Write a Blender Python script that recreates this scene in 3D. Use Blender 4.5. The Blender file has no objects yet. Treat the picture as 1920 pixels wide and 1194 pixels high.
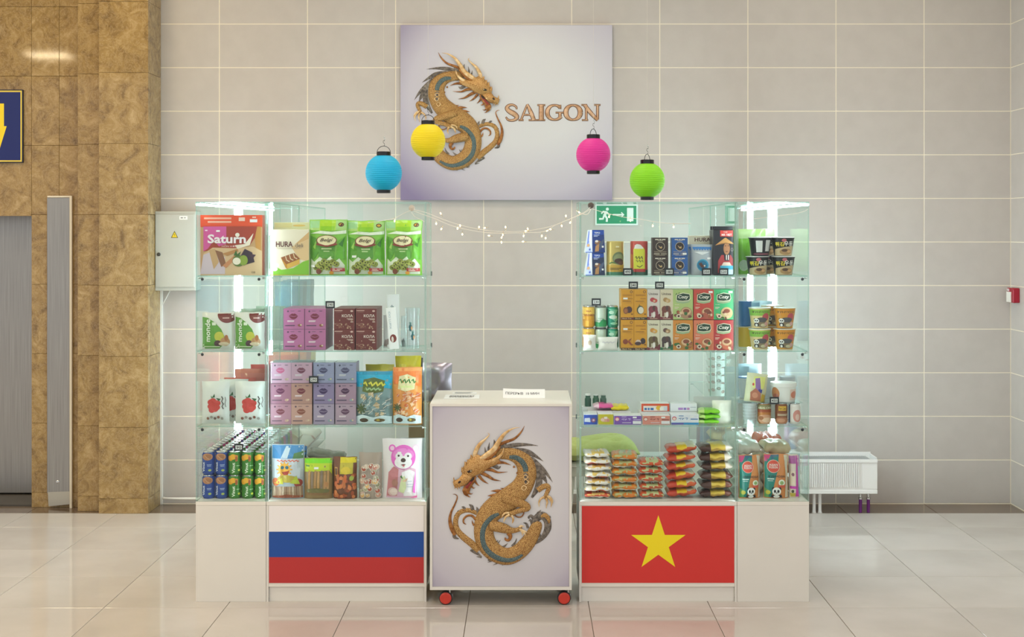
import bpy, math, random
from mathutils import Vector, noise
from mathutils.geometry import tessellate_polygon

random.seed(7)
SC = bpy.context.scene
COL = SC.collection
pi = math.pi

# ---------------------------------------------------------------- camera (photo pixels: 1920 x 1194)
VX, VY, FP, CH = 985.0, 430.0, 2516.0, 1.87       # vanishing point, focal length in px, camera height
def PX(px, Y): return (px - VX) * Y / FP
def PZ(py, Y): return CH - (py - VY) * Y / FP
cam = bpy.data.cameras.new('camera')
cam.sensor_width = 36.0
cam.lens = FP / 1920 * 36.0
cam.shift_x = -(VX - 960) / 1920
cam.shift_y = -(597 - VY) / 1920
cam.clip_end = 100
camo = bpy.data.objects.new('camera', cam); COL.objects.link(camo)
camo.location = (0, 0, CH); camo.rotation_euler = (pi / 2, 0, 0)
SC.camera = camo

# ---------------------------------------------------------------- world, lights, exposure
SC.view_settings.view_transform = 'Standard'
SC.view_settings.look = 'None'
SC.view_settings.gamma = 1.0
SC.view_settings.use_curve_mapping = False
SC.view_settings.exposure = -0.08
SC.cycles.transparent_max_bounces = 48
SC.cycles.max_bounces = 8
SC.cycles.use_denoising = True
SC.cycles.caustics_reflective = False
SC.cycles.caustics_refractive = False
W = bpy.data.worlds.new('hall_daylight'); SC.world = W
W.use_nodes = True
bg = W.node_tree.nodes['Background']
bg.inputs[0].default_value = (0.94, 0.965, 1.0, 1)
bg.inputs[1].default_value = 1.0

CEIL = 4.2
LAMPS = [(x, y) for x in (-6.3, -3.6, -0.9, 1.8) for y in (0.3, 2.9, 5.4)] + [(-5.0, 7.6), (-2.6, 7.6), (-0.2, 7.6), (2.2, 7.6)]
def area(name, loc, size, power, col=(1, 1, 1)):
    l = bpy.data.lights.new(name, 'AREA'); l.shape = 'SQUARE'; l.size = size; l.energy = power; l.color = col
    o = bpy.data.objects.new(name, l); COL.objects.link(o); o.location = loc
    o['kind'] = 'helper'
    return o
for i, (x, y) in enumerate(LAMPS):
    warm = (1.0, 0.78, 0.45) if x < -2 else (1.0, 0.90, 0.74) if y > 7 else (0.98, 0.98, 1.0)
    area('ceiling_lamp_light', (x, y, CEIL - 0.03), 0.55, (15 if x < -2 else 10) if y > 7 else (26 if x < -2 else 13), warm)

# ---------------------------------------------------------------- materials
def lin(h):
    h = h.lstrip('#')
    c = [int(h[i:i + 2], 16) / 255 for i in (0, 2, 4)]
    return tuple(x / 12.92 if x <= 0.04045 else ((x + 0.055) / 1.055) ** 2.4 for x in c) + (1,)
_MC = {}
def newmat(key):
    m = bpy.data.materials.new(key); m.use_nodes = True
    return m, m.node_tree.nodes, m.node_tree.links, m.node_tree.nodes['Principled BSDF']
def P(h, rough=0.42, metal=0.0, emit=0.0):
    k = (h, rough, metal, emit)
    if k in _MC: return _MC[k]
    m, n, l, b = newmat('paint_' + h.strip('#'))
    b.inputs['Base Color'].default_value = lin(h)
    b.inputs['Roughness'].default_value = rough
    b.inputs['Metallic'].default_value = metal
    if emit:
        b.inputs['Emission Color'].default_value = lin(h); b.inputs['Emission Strength'].default_value = emit
    _MC[k] = m
    return m
def noisy(key, ha, hb, scale=20, rough=0.4, metal=0.0, bump=0.0, bscale=None, lo=0.35, hi=0.65, detail=4, stretch=None, rvar=0.0):
    if key in _MC: return _MC[key]
    m, n, l, b = newmat(key)
    tc = n.new('ShaderNodeTexCoord'); src = tc.outputs['Object']
    if rvar:
        oi = n.new('ShaderNodeObjectInfo'); vm = n.new('ShaderNodeVectorMath'); vm.operation = 'ADD'
        ml = n.new('ShaderNodeMath'); ml.operation = 'MULTIPLY'; ml.inputs[1].default_value = rvar
        l.new(oi.outputs['Random'], ml.inputs[0]); l.new(src, vm.inputs[0]); l.new(ml.outputs[0], vm.inputs[1]); src = vm.outputs[0]
    if stretch:
        mp = n.new('ShaderNodeMapping'); mp.inputs['Scale'].default_value = stretch; l.new(src, mp.inputs[0]); src = mp.outputs[0]
    t = n.new('ShaderNodeTexNoise'); t.inputs['Scale'].default_value = scale; t.inputs['Detail'].default_value = detail
    l.new(src, t.inputs['Vector'])
    r = n.new('ShaderNodeValToRGB'); r.color_ramp.elements[0].position = lo; r.color_ramp.elements[1].position = hi
    r.color_ramp.elements[0].color = lin(ha); r.color_ramp.elements[1].color = lin(hb)
    l.new(t.outputs['Fac'], r.inputs[0]); l.new(r.outputs[0], b.inputs['Base Color'])
    b.inputs['Roughness'].default_value = rough; b.inputs['Metallic'].default_value = metal
    if bump:
        t2 = n.new('ShaderNodeTexNoise'); t2.inputs['Scale'].default_value = bscale or scale * 3; t2.inputs['Detail'].default_value = 3
        l.new(src, t2.inputs['Vector'])
        bp = n.new('ShaderNodeBump'); bp.inputs['Strength'].default_value = bump; bp.inputs['Distance'].default_value = 0.01
        l.new(t2.outputs['Fac'], bp.inputs['Height']); l.new(bp.outputs[0], b.inputs['Normal'])
    _MC[key] = m
    return m
def glass(key, tint='#f4fbf8', gloss=1.0, base=0.035, rough=0.0, power=5.0):
    if key in _MC: return _MC[key]
    m, n, l, b = newmat(key); n.remove(b)
    out = n['Material Output']
    tr = n.new('ShaderNodeBsdfTransparent'); tr.inputs[0].default_value = lin(tint)
    gl = n.new('ShaderNodeBsdfGlossy'); gl.inputs['Roughness'].default_value = rough; gl.inputs[0].default_value = (0.95, 1, 0.98, 1)
    lw = n.new('ShaderNodeLayerWeight'); lw.inputs[0].default_value = 0.5
    pw = n.new('ShaderNodeMath'); pw.operation = 'POWER'; pw.inputs[1].default_value = power
    ma = n.new('ShaderNodeMath'); ma.operation = 'MULTIPLY_ADD'; ma.inputs[1].default_value = 0.8 * gloss; ma.inputs[2].default_value = base
    mx = n.new('ShaderNodeMixShader')
    l.new(lw.outputs['Facing'], pw.inputs[0]); l.new(pw.outputs[0], ma.inputs[0]); l.new(ma.outputs[0], mx.inputs[0])
    l.new(tr.outputs[0], mx.inputs[1]); l.new(gl.outputs[0], mx.inputs[2]); l.new(mx.outputs[0], out.inputs[0])
    _MC[key] = m
    return m
def film(key, hex_, alpha=0.5, rough=0.25):
    """thin plastic: part see-through, part coloured"""
    if key in _MC: return _MC[key]
    m, n, l, b = newmat(key)
    b.inputs['Base Color'].default_value = lin(hex_); b.inputs['Roughness'].default_value = rough
    b.inputs['Alpha'].default_value = alpha
    _MC[key] = m
    return m
def emitter(key, hex_, s):
    if key in _MC: return _MC[key]
    m, n, l, b = newmat(key)
    b.inputs['Base Color'].default_value = lin(hex_); b.inputs['Emission Color'].default_value = lin(hex_); b.inputs['Emission Strength'].default_value = s
    _MC[key] = m
    return m
def foil(hex_, rough=0.25, bump=0.25, scale=60):
    """printed plastic film of a snack pack: coloured, glossy, slightly crumpled"""
    k = ('foil', hex_, rough, bump)
    if k in _MC: return _MC[k]
    m, n, l, b = newmat('foil_' + hex_.strip('#'))
    b.inputs['Base Color'].default_value = lin(hex_); b.inputs['Roughness'].default_value = rough
    tc = n.new('ShaderNodeTexCoord'); t = n.new('ShaderNodeTexNoise'); t.inputs['Scale'].default_value = scale; t.inputs['Detail'].default_value = 1.5
    l.new(tc.outputs['Object'], t.inputs['Vector'])
    bp = n.new('ShaderNodeBump'); bp.inputs['Strength'].default_value = bump; bp.inputs['Distance'].default_value = 0.004
    l.new(t.outputs['Fac'], bp.inputs['Height']); l.new(bp.outputs[0], b.inputs['Normal'])
    _MC[k] = m
    return m

# ---------------------------------------------------------------- mesh helpers
class MB:
    def __init__(s): s.v = []; s.f = []; s.mi = []; s.sm = []; s.mats = []
    def m(s, mat):
        if mat not in s.mats: s.mats.append(mat)
        return s.mats.index(mat)
    def add(s, vs, fs, mat, smooth=False):
        o = len(s.v); i = s.m(mat)
        s.v += [tuple(v) for v in vs]
        for f in fs: s.f.append([o + k for k in f]); s.mi.append(i); s.sm.append(smooth)
    def convex(s, vs, fs, mat, smooth=False):
        c = sum((Vector(v) for v in vs), Vector()) / len(vs); out = []
        for f in fs:
            a, b_, d = Vector(vs[f[0]]), Vector(vs[f[1]]), Vector(vs[f[2]])
            nn = (b_ - a).cross(d - a); fc = sum((Vector(vs[k]) for k in f), Vector()) / len(f)
            out.append(list(f) if nn.dot(fc - c) >= 0 else list(f)[::-1])
        s.add(vs, out, mat, smooth)
    def box(s, x0, x1, y0, y1, z0, z1, mat, c=0.0, edge=None):
        """axis box; c: chamfer; edge: other material for the four faces that are not the broad pair"""
        if c <= 0:
            vs = [(x, y, z) for x in (x0, x1) for y in (y0, y1) for z in (z0, z1)]
            fs = [(0, 1, 3, 2), (4, 6, 7, 5), (0, 4, 5, 1), (2, 3, 7, 6), (0, 2, 6, 4), (1, 5, 7, 3)]
            if edge is None: s.add(vs, fs, mat); return
            d = (x1 - x0, y1 - y0, z1 - z0); ax = d.index(min(d))
            s.add(vs, [fs[2 * ax], fs[2 * ax + 1]], mat); s.add(vs, [f for k, f in enumerate(fs) if k // 2 != ax], edge)
            return
        X, Y, Z = (x0, x1), (y0, y1), (z0, z1); vs = []; ix = {}
        for i in (0, 1):
            for j in (0, 1):
                for k in (0, 1):
                    sx, sy, sz = (c if i == 0 else -c), (c if j == 0 else -c), (c if k == 0 else -c)
                    ix[i, j, k] = len(vs)
                    vs += [(X[i], Y[j] + sy, Z[k] + sz), (X[i] + sx, Y[j], Z[k] + sz), (X[i] + sx, Y[j] + sy, Z[k])]
        fs = []
        for a in (0, 1):
            fs.append([ix[a, 0, 0], ix[a, 1, 0], ix[a, 1, 1], ix[a, 0, 1]])
            fs.append([ix[0, a, 0] + 1, ix[1, a, 0] + 1, ix[1, a, 1] + 1, ix[0, a, 1] + 1])
            fs.append([ix[0, 0, a] + 2, ix[1, 0, a] + 2, ix[1, 1, a] + 2, ix[0, 1, a] + 2])
            for b_ in (0, 1):
                fs.append([ix[a, b_, 0], ix[a, b_, 0] + 1, ix[a, b_, 1] + 1, ix[a, b_, 1]])
                fs.append([ix[a, 0, b_], ix[a, 0, b_] + 2, ix[a, 1, b_] + 2, ix[a, 1, b_]])
                fs.append([ix[0, a, b_] + 1, ix[0, a, b_] + 2, ix[1, a, b_] + 2, ix[1, a, b_] + 1])
                for c_ in (0, 1): q = ix[a, b_, c_]; fs.append([q, q + 1, q + 2])
        s.convex(vs, fs, mat)
    def lathe(s, prof, mat, n=20, cx=0, cy=0, smooth=True, ax='z', cz=0):
        """prof: list of (r, h); mat may be a list per segment"""
        vs = []; 
        for r, h in prof:
            for k in range(n):
                a = 2 * pi * k / n; q = (r * math.cos(a), r * math.sin(a), h)
                if ax == 'x': q = (h, q[0], q[1])
                if ax == 'y': q = (q[0], -h, q[1])
                vs.append((q[0] + cx, q[1] + cy, q[2] + cz))
        for j in range(len(prof) - 1):
            mm = mat[j] if isinstance(mat, (list, tuple)) else mat
            fs = [[j * n + k, j * n + (k + 1) % n, (j + 1) * n + (k + 1) % n, (j + 1) * n + k] for k in range(n)]
            s.add(vs[j * n:(j + 2) * n], [[q - j * n for q in f] for f in fs], mm, smooth)
        m0 = mat[0] if isinstance(mat, (list, tuple)) else mat; m1 = mat[-1] if isinstance(mat, (list, tuple)) else mat
        if prof[0][0] > 1e-5: s.add(vs[:n], [list(range(n))[::-1]], m0)
        if prof[-1][0] > 1e-5: s.add(vs[-n:], [list(range(n))], m1)
    def tube(s, pts, r, mat, n=8, smooth=True, cap=True):
        pts = [Vector(p) for p in pts]; N = len(pts); vs = []
        up = Vector((0, 0, 1))
        for i, p in enumerate(pts):
            t = (pts[min(i + 1, N - 1)] - pts[max(i - 1, 0)]).normalized()
            a = t.cross(up)
            if a.length < 1e-3: a = t.cross(Vector((0, 1, 0)))
            a.normalize(); b_ = t.cross(a).normalized()
            rr = r[i] if isinstance(r, (list, tuple)) else r
            for k in range(n):
                q = 2 * pi * k / n; vs.append(p + a * (rr * math.cos(q)) + b_ * (rr * math.sin(q)))
        fs = [[i * n + k, i * n + (k + 1) % n, (i + 1) * n + (k + 1) % n, (i + 1) * n + k][::-1] for i in range(N - 1) for k in range(n)]
        if cap: fs += [list(range(n)), [(N - 1) * n + k for k in range(n)][::-1]]
        s.add(vs, fs, mat, smooth)
    def grid(s, fn, nu, nv, mat, smooth=True, flip=False, matfn=None):
        vs = [fn(i / nu, j / nv) for j in range(nv + 1) for i in range(nu + 1)]
        for j in range(nv):
            for i in range(nu):
                pass
        fs = {}
        for j in range(nv):
            for i in range(nu):
                q = [j * (nu + 1) + i, j * (nu + 1) + i + 1, (j + 1) * (nu + 1) + i + 1, (j + 1) * (nu + 1) + i]
                mm = matfn((i + .5) / nu, (j + .5) / nv) if matfn else mat
                fs.setdefault(mm, []).append(q[::-1] if flip else q)
        o = len(s.v); s.v += [tuple(v) for v in vs]
        for mm, l in fs.items():
            k = s.m(mm)
            for f in l: s.f.append([o + a for a in f]); s.mi.append(k); s.sm.append(smooth)
    def prism(s, pts, y0, y1, mat):
        """closed outline in x,z extruded from y0 (front) to y1"""
        n = len(pts); tri = tessellate_polygon([[Vector((p[0], p[1], 0)) for p in pts]])
        ar = sum(pts[i][0] * pts[(i + 1) % n][1] - pts[(i + 1) % n][0] * pts[i][1] for i in range(n))
        vs = [(p[0], y0, p[1]) for p in pts] + [(p[0], y1, p[1]) for p in pts]
        fs = []
        for t in tri:
            a, b_, c = [Vector(pts[k]) for k in t]
            t = list(t) if (b_ - a).cross(c - a) > 0 else list(t)[::-1]
            fs.append(t); fs.append([k + n for k in t[::-1]])
        for i in range(n):
            q = [i, i + n, (i + 1) % n + n, (i + 1) % n]
            fs.append(q if ar > 0 else q[::-1])
        s.add(vs, fs, mat)
    def build(s, name, parent=None, loc=None, rz=0, rx=0, ry=0):
        me = bpy.data.meshes.new(name); me.from_pydata(s.v, [], s.f)
        for m in s.mats: me.materials.append(m)
        me.polygons.foreach_set('material_index', s.mi); me.polygons.foreach_set('use_smooth', s.sm); me.update()
        o = bpy.data.objects.new(name, me); COL.objects.link(o)
        if parent: o.parent = parent
        if loc: o.location = loc
        o.rotation_euler = (rx, ry, rz)
        return o
def tag(o, label, cat, group=None, kind=None):
    o['label'] = label; o['category'] = cat
    if group: o['group'] = group
    if kind: o['kind'] = kind
    return o
def struct(o): o['kind'] = 'structure'; return o
def empty(name, loc=(0, 0, 0), rz=0):
    o = bpy.data.objects.new(name, None); COL.objects.link(o); o.location = loc; o.rotation_euler = (0, 0, rz); o.empty_display_size = 0.05
    return o
def dup(src, loc, rz=None, label=None, rx=None, ry=None):
    def rec(o, par):
        c = o.copy(); COL.objects.link(c); c.parent = par
        for ch in o.children: rec(ch, c)
        return c
    c = rec(src, None); c.location = loc
    e = list(src.rotation_euler)
    if rx is not None: e[0] = rx
    if ry is not None: e[1] = ry
    if rz is not None: e[2] = rz
    c.rotation_euler = e
    if label: c['label'] = label
    return c
def onebox(name, x0, x1, y0, y1, z0, z1, mat, parent=None, c=0.0, edge=None):
    b = MB(); cx, cy = (x0 + x1) / 2, (y0 + y1) / 2
    if parent is None: b.box(x0 - cx, x1 - cx, y0 - cy, y1 - cy, 0, z1 - z0, mat, c, edge); return b.build(name, None, (cx, cy, z0))
    b.box(x0, x1, y0, y1, z0, z1, mat, c, edge); return b.build(name, parent)

# ---------------------------------------------------------------- printing on surfaces
_TX = {}
def text_mesh(t, bold=0.0, shear=0.0):
    k = (t, bold, shear)
    if k in _TX: return _TX[k]
    cu = bpy.data.curves.new('lettering', 'FONT'); cu.body = t; cu.resolution_u = 2; cu.offset = bold; cu.shear = shear
    ob = bpy.data.objects.new('lettering', cu)
    me = bpy.data.meshes.new_from_object(ob)
    vs = [(v.co.x, v.co.y) for v in me.vertices]; fs = [list(p.vertices) for p in me.polygons]
    bpy.data.objects.remove(ob); bpy.data.curves.remove(cu); bpy.data.meshes.remove(me)
    if vs:
        x0 = min(v[0] for v in vs); x1 = max(v[0] for v in vs); y0 = min(v[1] for v in vs); y1 = max(v[1] for v in vs)
        vs = [((x - x0) / max(x1 - x0, 1e-6), (y - y0) / max(y1 - y0, 1e-6)) for x, y in vs]
    _TX[k] = (vs, fs)
    return _TX[k]
def clip(poly, a, lo, hi):
    for lim, sgn in ((lo, 1), (hi, -1)):
        out = []; n = len(poly)
        for i in range(n):
            p, q = poly[i], poly[(i + 1) % n]
            dp, dq = sgn * (p[a] - lim), sgn * (q[a] - lim)
            if dp >= 0: out.append(p)
            if (dp > 0 > dq) or (dp < 0 < dq):
                t = dp / (dp - dq); out.append((p[0] + (q[0] - p[0]) * t, p[1] + (q[1] - p[1]) * t))
        poly = out
        if len(poly) < 3: return []
    return poly
class Skin:
    """flat print laid on a surface S(u, v); shapes are cut along the surface's own grid"""
    def __init__(s, S, nu=1, nv=1, off=0.0004, step=0.00025, nrm=None, rough=0.4):
        s.S, s.nu, s.nv, s.off, s.step, s.mb, s.k, s.rough = S, nu, nv, off, step, MB(), 0, rough; s.tx = 0.0
        s.nrm = nrm or (lambda u, v: (0, -1, 0))
    def pt(s, u, v, extra=0.0):
        d = s.off + s.k * s.step + extra
        i = min(int(max(u, 0) * s.nu), s.nu - 1); j = min(int(max(v, 0) * s.nv), s.nv - 1)
        if s.nu == 1 and s.nv == 1: p = Vector(s.S(u, v))
        else:
            a, b = u * s.nu - i, v * s.nv - j
            c = [Vector(s.S(x / s.nu, y / s.nv)) for x, y in ((i, j), (i + 1, j), (i + 1, j + 1), (i, j + 1))]
            p = c[0] * (1 - a) * (1 - b) + c[1] * a * (1 - b) + c[2] * a * b + c[3] * (1 - a) * b
        return p + Vector(s.nrm(u, v)) * d
    def mat(s, c): return P(c, s.rough) if isinstance(c, str) else c
    def poly(s, pts, col):
        s.k += 1; m = s.mat(col)
        us = [p[0] for p in pts]; vs = [p[1] for p in pts]
        for i in range(max(0, int(min(us) * s.nu)), min(s.nu, int(max(us) * s.nu) + 1)):
            a = clip(pts, 0, max(0, i / s.nu), min(1, (i + 1) / s.nu)) 
            if not a: continue
            for j in range(max(0, int(min(vs) * s.nv)), min(s.nv, int(max(vs) * s.nv) + 1)):
                q = clip(a, 1, j / s.nv, (j + 1) / s.nv)
                if len(q) < 3: continue
                ar = sum(q[t][0] * q[(t + 1) % len(q)][1] - q[(t + 1) % len(q)][0] * q[t][1] for t in range(len(q)))
                if abs(ar) < 1e-7: continue
                if ar < 0: q = q[::-1]
                V = [s.pt(u, v) for u, v in q]
                if len(q) <= 4 : s.mb.add(V, [list(range(len(q)))], m)
                else:
                    tr = tessellate_polygon([[Vector((u, v, 0)) for u, v in q]])
                    fs = []
                    for t in tr:
                        A, B, C = [Vector(q[k]) for k in t]
                        fs.append(list(t) if (B - A).cross(C - A) > 0 else list(t)[::-1])
                    s.mb.add(V, fs, m)
        return s
    def rect(s, u0, v0, u1, v1, col): return s.poly([(u0, v0), (u1, v0), (u1, v1), (u0, v1)], col)
    def ell(s, cu, cv, ru, rv, col, n=18, rot=0, a0=0, a1=2 * pi):
        c, d = math.cos(rot), math.sin(rot); pts = []
        full = abs(a1 - a0 - 2 * pi) < 1e-6
        for k in range(n if full else n + 1):
            a = a0 + (a1 - a0) * k / n; x, y = math.cos(a), math.sin(a)
            x, y = x * c - y * d, x * d + y * c
            pts.append((cu + ru * x, cv + rv * y))
        return s.poly(pts, col)
    def line(s, pts, w, col, asp=1.0):
        """stroke of half width w (in u); asp = width/height of the surface"""
        L = []; R = []
        for i, p in enumerate(pts):
            a = pts[max(i - 1, 0)]; b = pts[min(i + 1, len(pts) - 1)]
            dx, dy = b[0] - a[0], (b[1] - a[1]) / asp; q = math.hypot(dx, dy) or 1
            nx, ny = -dy / q * w, dx / q * w * asp
            L.append((p[0] + nx, p[1] + ny)); R.append((p[0] - nx, p[1] - ny))
        for i in range(len(pts) - 1):
            s.poly([L[i], R[i], R[i + 1], L[i + 1]], col); s.k -= 1
        s.k += 1
        return s
    def text(s, t, u, v, wd, ht, col, bold=0.0, shear=0.0, rot=0, extra=0.0):
        """centred at (u, v); box wd x ht; rot: quarter turns anticlockwise"""
        s.k += 1
        vs, fs = text_mesh(t, bold, shear); V = []
        for x, y in vs:
            x -= .5; y -= .5
            if rot == 1: x, y = -y, x
            if rot == 3: x, y = y, -x
            if rot == 2: x, y = -x, -y
            V.append(s.pt(u + x * wd, v + y * ht, extra + s.tx))
        s.mb.add(V, fs, s.mat(col))
        return s
    def bars(s, u0, v0, u1, n, pitch, h, col, seed=1):
        r = random.Random(seed)
        for i in range(n):
            e = u1 - (u1 - u0) * r.uniform(0, .35)
            s.rect(u0, v0 - i * pitch - h, e, v0 - i * pitch, col)
        return s
    def done(s, parent, name='printed_label'):
        if not s.mb.f: return None
        return s.mb.build(name, parent)

# ---------------------------------------------------------------- relief strokes traced as outlines (dragon, letters)
def catmull(pts, n=6):
    if len(pts) < 3: 
        a, b = pts; return [tuple(a[k] + (b[k] - a[k]) * t / n for k in range(3)) for t in range(n + 1)]
    out = []; Q = [pts[0]] + list(pts) + [pts[-1]]
    for i in range(1, len(Q) - 2):
        for t in range(n):
            t /= n; r = []
            for k in range(3):
                p0, p1, p2, p3 = (Q[i + d][k] for d in (-1, 0, 1, 2))
                r.append(0.5 * ((2 * p1) + (-p0 + p2) * t + (2 * p0 - 5 * p1 + 4 * p2 - p3) * t * t + (-p0 + 3 * p1 - 3 * p2 + p3) * t ** 3))
            r[2] = max(r[2], 0.05); out.append(tuple(r))
    out.append(tuple(Q[-1]))
    return out
class Relief:
    """half-round raised strokes; mp(px, py, height) -> local point"""
    def __init__(s, mp, unit): s.mp, s.u, s.mb = mp, unit, MB()
    def stroke(s, pts, mat, rel=0.55, lift=0.0, n=6, k=6, c0=1.0):
        P_ = catmull(pts, n); vs = []
        for i, (x, y, w) in enumerate(P_):
            a = P_[max(i - 1, 0)]; b = P_[min(i + 1, len(P_) - 1)]
            dx, dy = b[0] - a[0], b[1] - a[1]; q = math.hypot(dx, dy) or 1
            nx, ny = -dy / q, dx / q
            for j in range(k + 1):
                an = pi * j / k; o = math.cos(an) * w
                vs.append(s.mp(x + nx * o, y + ny * o, lift + math.sin(an) * w * rel))
        fs = [[i * (k + 1) + j, i * (k + 1) + j + 1, (i + 1) * (k + 1) + j + 1, (i + 1) * (k + 1) + j] for i in range(len(P_) - 1) for j in range(k)]
        V = [Vector(v) for v in vs]
        f = fs[len(fs) // 2]
        # winding: raised side must face outwards (towards -y locally)
        tot = 0
        for f in fs[::max(1, len(fs) // 12)]:
            nn = (V[f[1]] - V[f[0]]).cross(V[f[2]] - V[f[0]]); tot += nn.y
        if tot > 0: fs = [f[::-1] for f in fs]
        s.mb.add(vs, fs, mat, True)
    def lump(s, pts, mat, h=4.0, lift=0.0, inner=0.7):
        n = len(pts); cx = sum(p[0] for p in pts) / n; cy = sum(p[1] for p in pts) / n
        vs = [s.mp(x, y, lift) for x, y in pts] + [s.mp(cx + (x - cx) * inner, cy + (y - cy) * inner, lift + h) for x, y in pts] + [s.mp(cx, cy, lift + h * 1.2)]
        fs = [[i, (i + 1) % n, n + (i + 1) % n, n + i] for i in range(n)] + [[n + i, n + (i + 1) % n, 2 * n] for i in range(n)]
        V = [Vector(v) for v in vs]; tot = 0
        for f in fs[n:]: tot += ((V[f[1]] - V[f[0]]).cross(V[f[2]] - V[f[0]])).y
        if tot > 0: fs = [f[::-1] for f in fs]
        s.mb.add(vs, fs, mat, True)

# ================================================================ THE SETTING
YW = 9.14                      # tiled back wall
TX0, TP = 0.316, 0.6           # joint of wall and floor tiles, pitch
ROW = 0.2968
XR = 3.306                     # right wall
M_TILE = noisy('wall_tile_stoneware', '#c0b9b2', '#c4bdb6', 9, 0.42, bump=0.03, bscale=220, rvar=30)
M_GROUT = P('#f0e7d4', 0.8)
M_FLOOR = noisy('polished_floor_tile', '#c6bfb7', '#d1cac3', 2.2, 0.06, rvar=50, detail=6)
M_FGROUT = P('#8f8271', 0.8)
M_DARK = noisy('dark_border_stone', '#6b5a49', '#7c6a58', 5, 0.16, rvar=20)
M_WHITE = noisy('white_laminate', '#e0ddd5', '#e4e1d9', 3, 0.38)
M_WHITE2 = P('#e8e4da', 0.35)
M_STEEL = noisy('brushed_steel', '#918d88', '#a3a09a', 4, 0.30, 0.9, stretch=(60, 60, 0.6))
M_CHROME = P('#c9c9c9', 0.18, 1.0)
M_BLACK = P('#17171a', 0.35)
M_GLASS = glass('cabinet_glass', '#fafefd', .8, .012)
M_SHELF = glass('shelf_glass', '#f7fcfa', 0.5, 0.03)
M_EDGE = glass('glass_cut_edge', '#a9d6c3', 0.4, 0.30, 0.25)
M_LED = emitter('led_diffuser', '#e6f3ff', 60.0)
M_LED2 = emitter('led_edge_strip', '#eef6ff', 24.0)
M_PLASTIC = P('#eceae4', 0.4)

def marble():
    m, n, l, b = newmat('brown_marble')
    tc = n.new('ShaderNodeTexCoord'); oi = n.new('ShaderNodeObjectInfo')
    ml = n.new('ShaderNodeMath'); ml.operation = 'MULTIPLY'; ml.inputs[1].default_value = 37
    ad = n.new('ShaderNodeVectorMath'); ad.operation = 'ADD'
    l.new(oi.outputs['Random'], ml.inputs[0]); l.new(tc.outputs['Object'], ad.inputs[0]); l.new(ml.outputs[0], ad.inputs[1])
    t1 = n.new('ShaderNodeTexNoise'); t1.inputs['Scale'].default_value = 7.5; t1.inputs['Detail'].default_value = 9; t1.inputs['Roughness'].default_value = .66; t1.inputs['Distortion'].default_value = 1.4
    l.new(ad.outputs[0], t1.inputs['Vector'])
    r = n.new('ShaderNodeValToRGB'); e = r.color_ramp.elements
    e[0].position = .30; e[0].color = lin('#6e5530'); e[1].position = .74; e[1].color = lin('#bda274')
    for p, c in ((.45, '#8f7345'), (.57, '#a08350')):
        q = e.new(p); q.color = lin(c)
    l.new(t1.outputs['Fac'], r.inputs[0])
    t2 = n.new('ShaderNodeTexNoise'); t2.inputs['Scale'].default_value = 16; t2.inputs['Detail'].default_value = 8; t2.inputs['Roughness'].default_value = .7; t2.inputs['Distortion'].default_value = 2.5
    l.new(ad.outputs[0], t2.inputs['Vector'])
    r2 = n.new('ShaderNodeValToRGB'); r2.color_ramp.elements[0].position = .49; r2.color_ramp.elements[1].position = .53
    r2.color_ramp.elements[0].color = (0, 0, 0, 1); r2.color_ramp.elements[1].color = (1, 1, 1, 1)
    q = r2.color_ramp.elements.new(.57); q.color = (0, 0, 0, 1)
    l.new(t2.outputs['Fac'], r2.inputs[0])
    mx = n.new('ShaderNodeMix'); mx.data_type = 'RGBA'
    mf = n.new('ShaderNodeMath'); mf.operation = 'MULTIPLY'; mf.inputs[1].default_value = .28
    l.new(r2.outputs[0], mf.inputs[0]); l.new(mf.outputs[0], mx.inputs[0])
    l.new(r.outputs[0], mx.inputs[6]); mx.inputs[7].default_value = lin('#d6bd92')
    l.new(mx.outputs[2], b.inputs['Base Color']); b.inputs['Roughness'].default_value = .05
    return m
M_MARBLE = marble()
M_MJOINT = P('#94774a', .7)

# ---- floor
floor = struct(onebox('floor', -9, XR + .1, -3, 9.9, -.12, -.006, M_FGROUT))
def shared(bx, mat, c=0):
    b = MB(); b.box(*bx, mat, c); me_o = b.build('tile'); return me_o
g = .0016
_tm = {}
def piece(name, parent, dims, loc, mat, c=.0008):
    """one tile / slab; alike pieces share their mesh"""
    k = (name, tuple(round(d, 4) for d in dims), mat.name)
    if k not in _tm:
        b = MB(); b.box(-dims[0] / 2, dims[0] / 2, -dims[1] / 2, dims[1] / 2, -dims[2] / 2, dims[2] / 2, mat, c)
        o = b.build(name); _tm[k] = o.data
    else:
        o = bpy.data.objects.new(name, _tm[k]); COL.objects.link(o)
    o.parent = parent
    pl = parent.location
    o.location = (loc[0] - pl[0], loc[1] - pl[1], loc[2] - pl[2])
    return o
YJ = 8.43; BORD = 8.845
for i in range(-9, 5):
    xa = TX0 + TP * i; xb = xa + TP
    for j in range(0, 12):
        yb = YJ - TP * j; ya = yb - TP
        piece('tile', floor, (TP - 2 * g, TP - 2 * g, .012), ((xa + xb) / 2, (ya + yb) / 2, -.006), M_FLOOR)
    piece('tile', floor, (TP - 2 * g, BORD - YJ - 2 * g, .012), ((xa + xb) / 2, (YJ + BORD) / 2, -.006), M_FLOOR)
for i in range(-9, 5):
    xa = TX0 + TP * i
    piece('border_tile', floor, (TP - 2 * g, 9.9 - BORD - 2 * g, .012), (xa + TP / 2, (BORD + 9.9) / 2, -.006), M_DARK)
onebox('outer_paving', -9 - floor.location[0], TX0 - 9 * TP - floor.location[0], -3 - floor.location[1], BORD - floor.location[1], .0, .1199, M_FLOOR, floor)
onebox('outer_paving', TX0 - 9 * TP - floor.location[0], XR + .1 - floor.location[0], -3 - floor.location[1], YJ - 12 * TP - floor.location[1], .0, .1199, M_FLOOR, floor)

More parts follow.
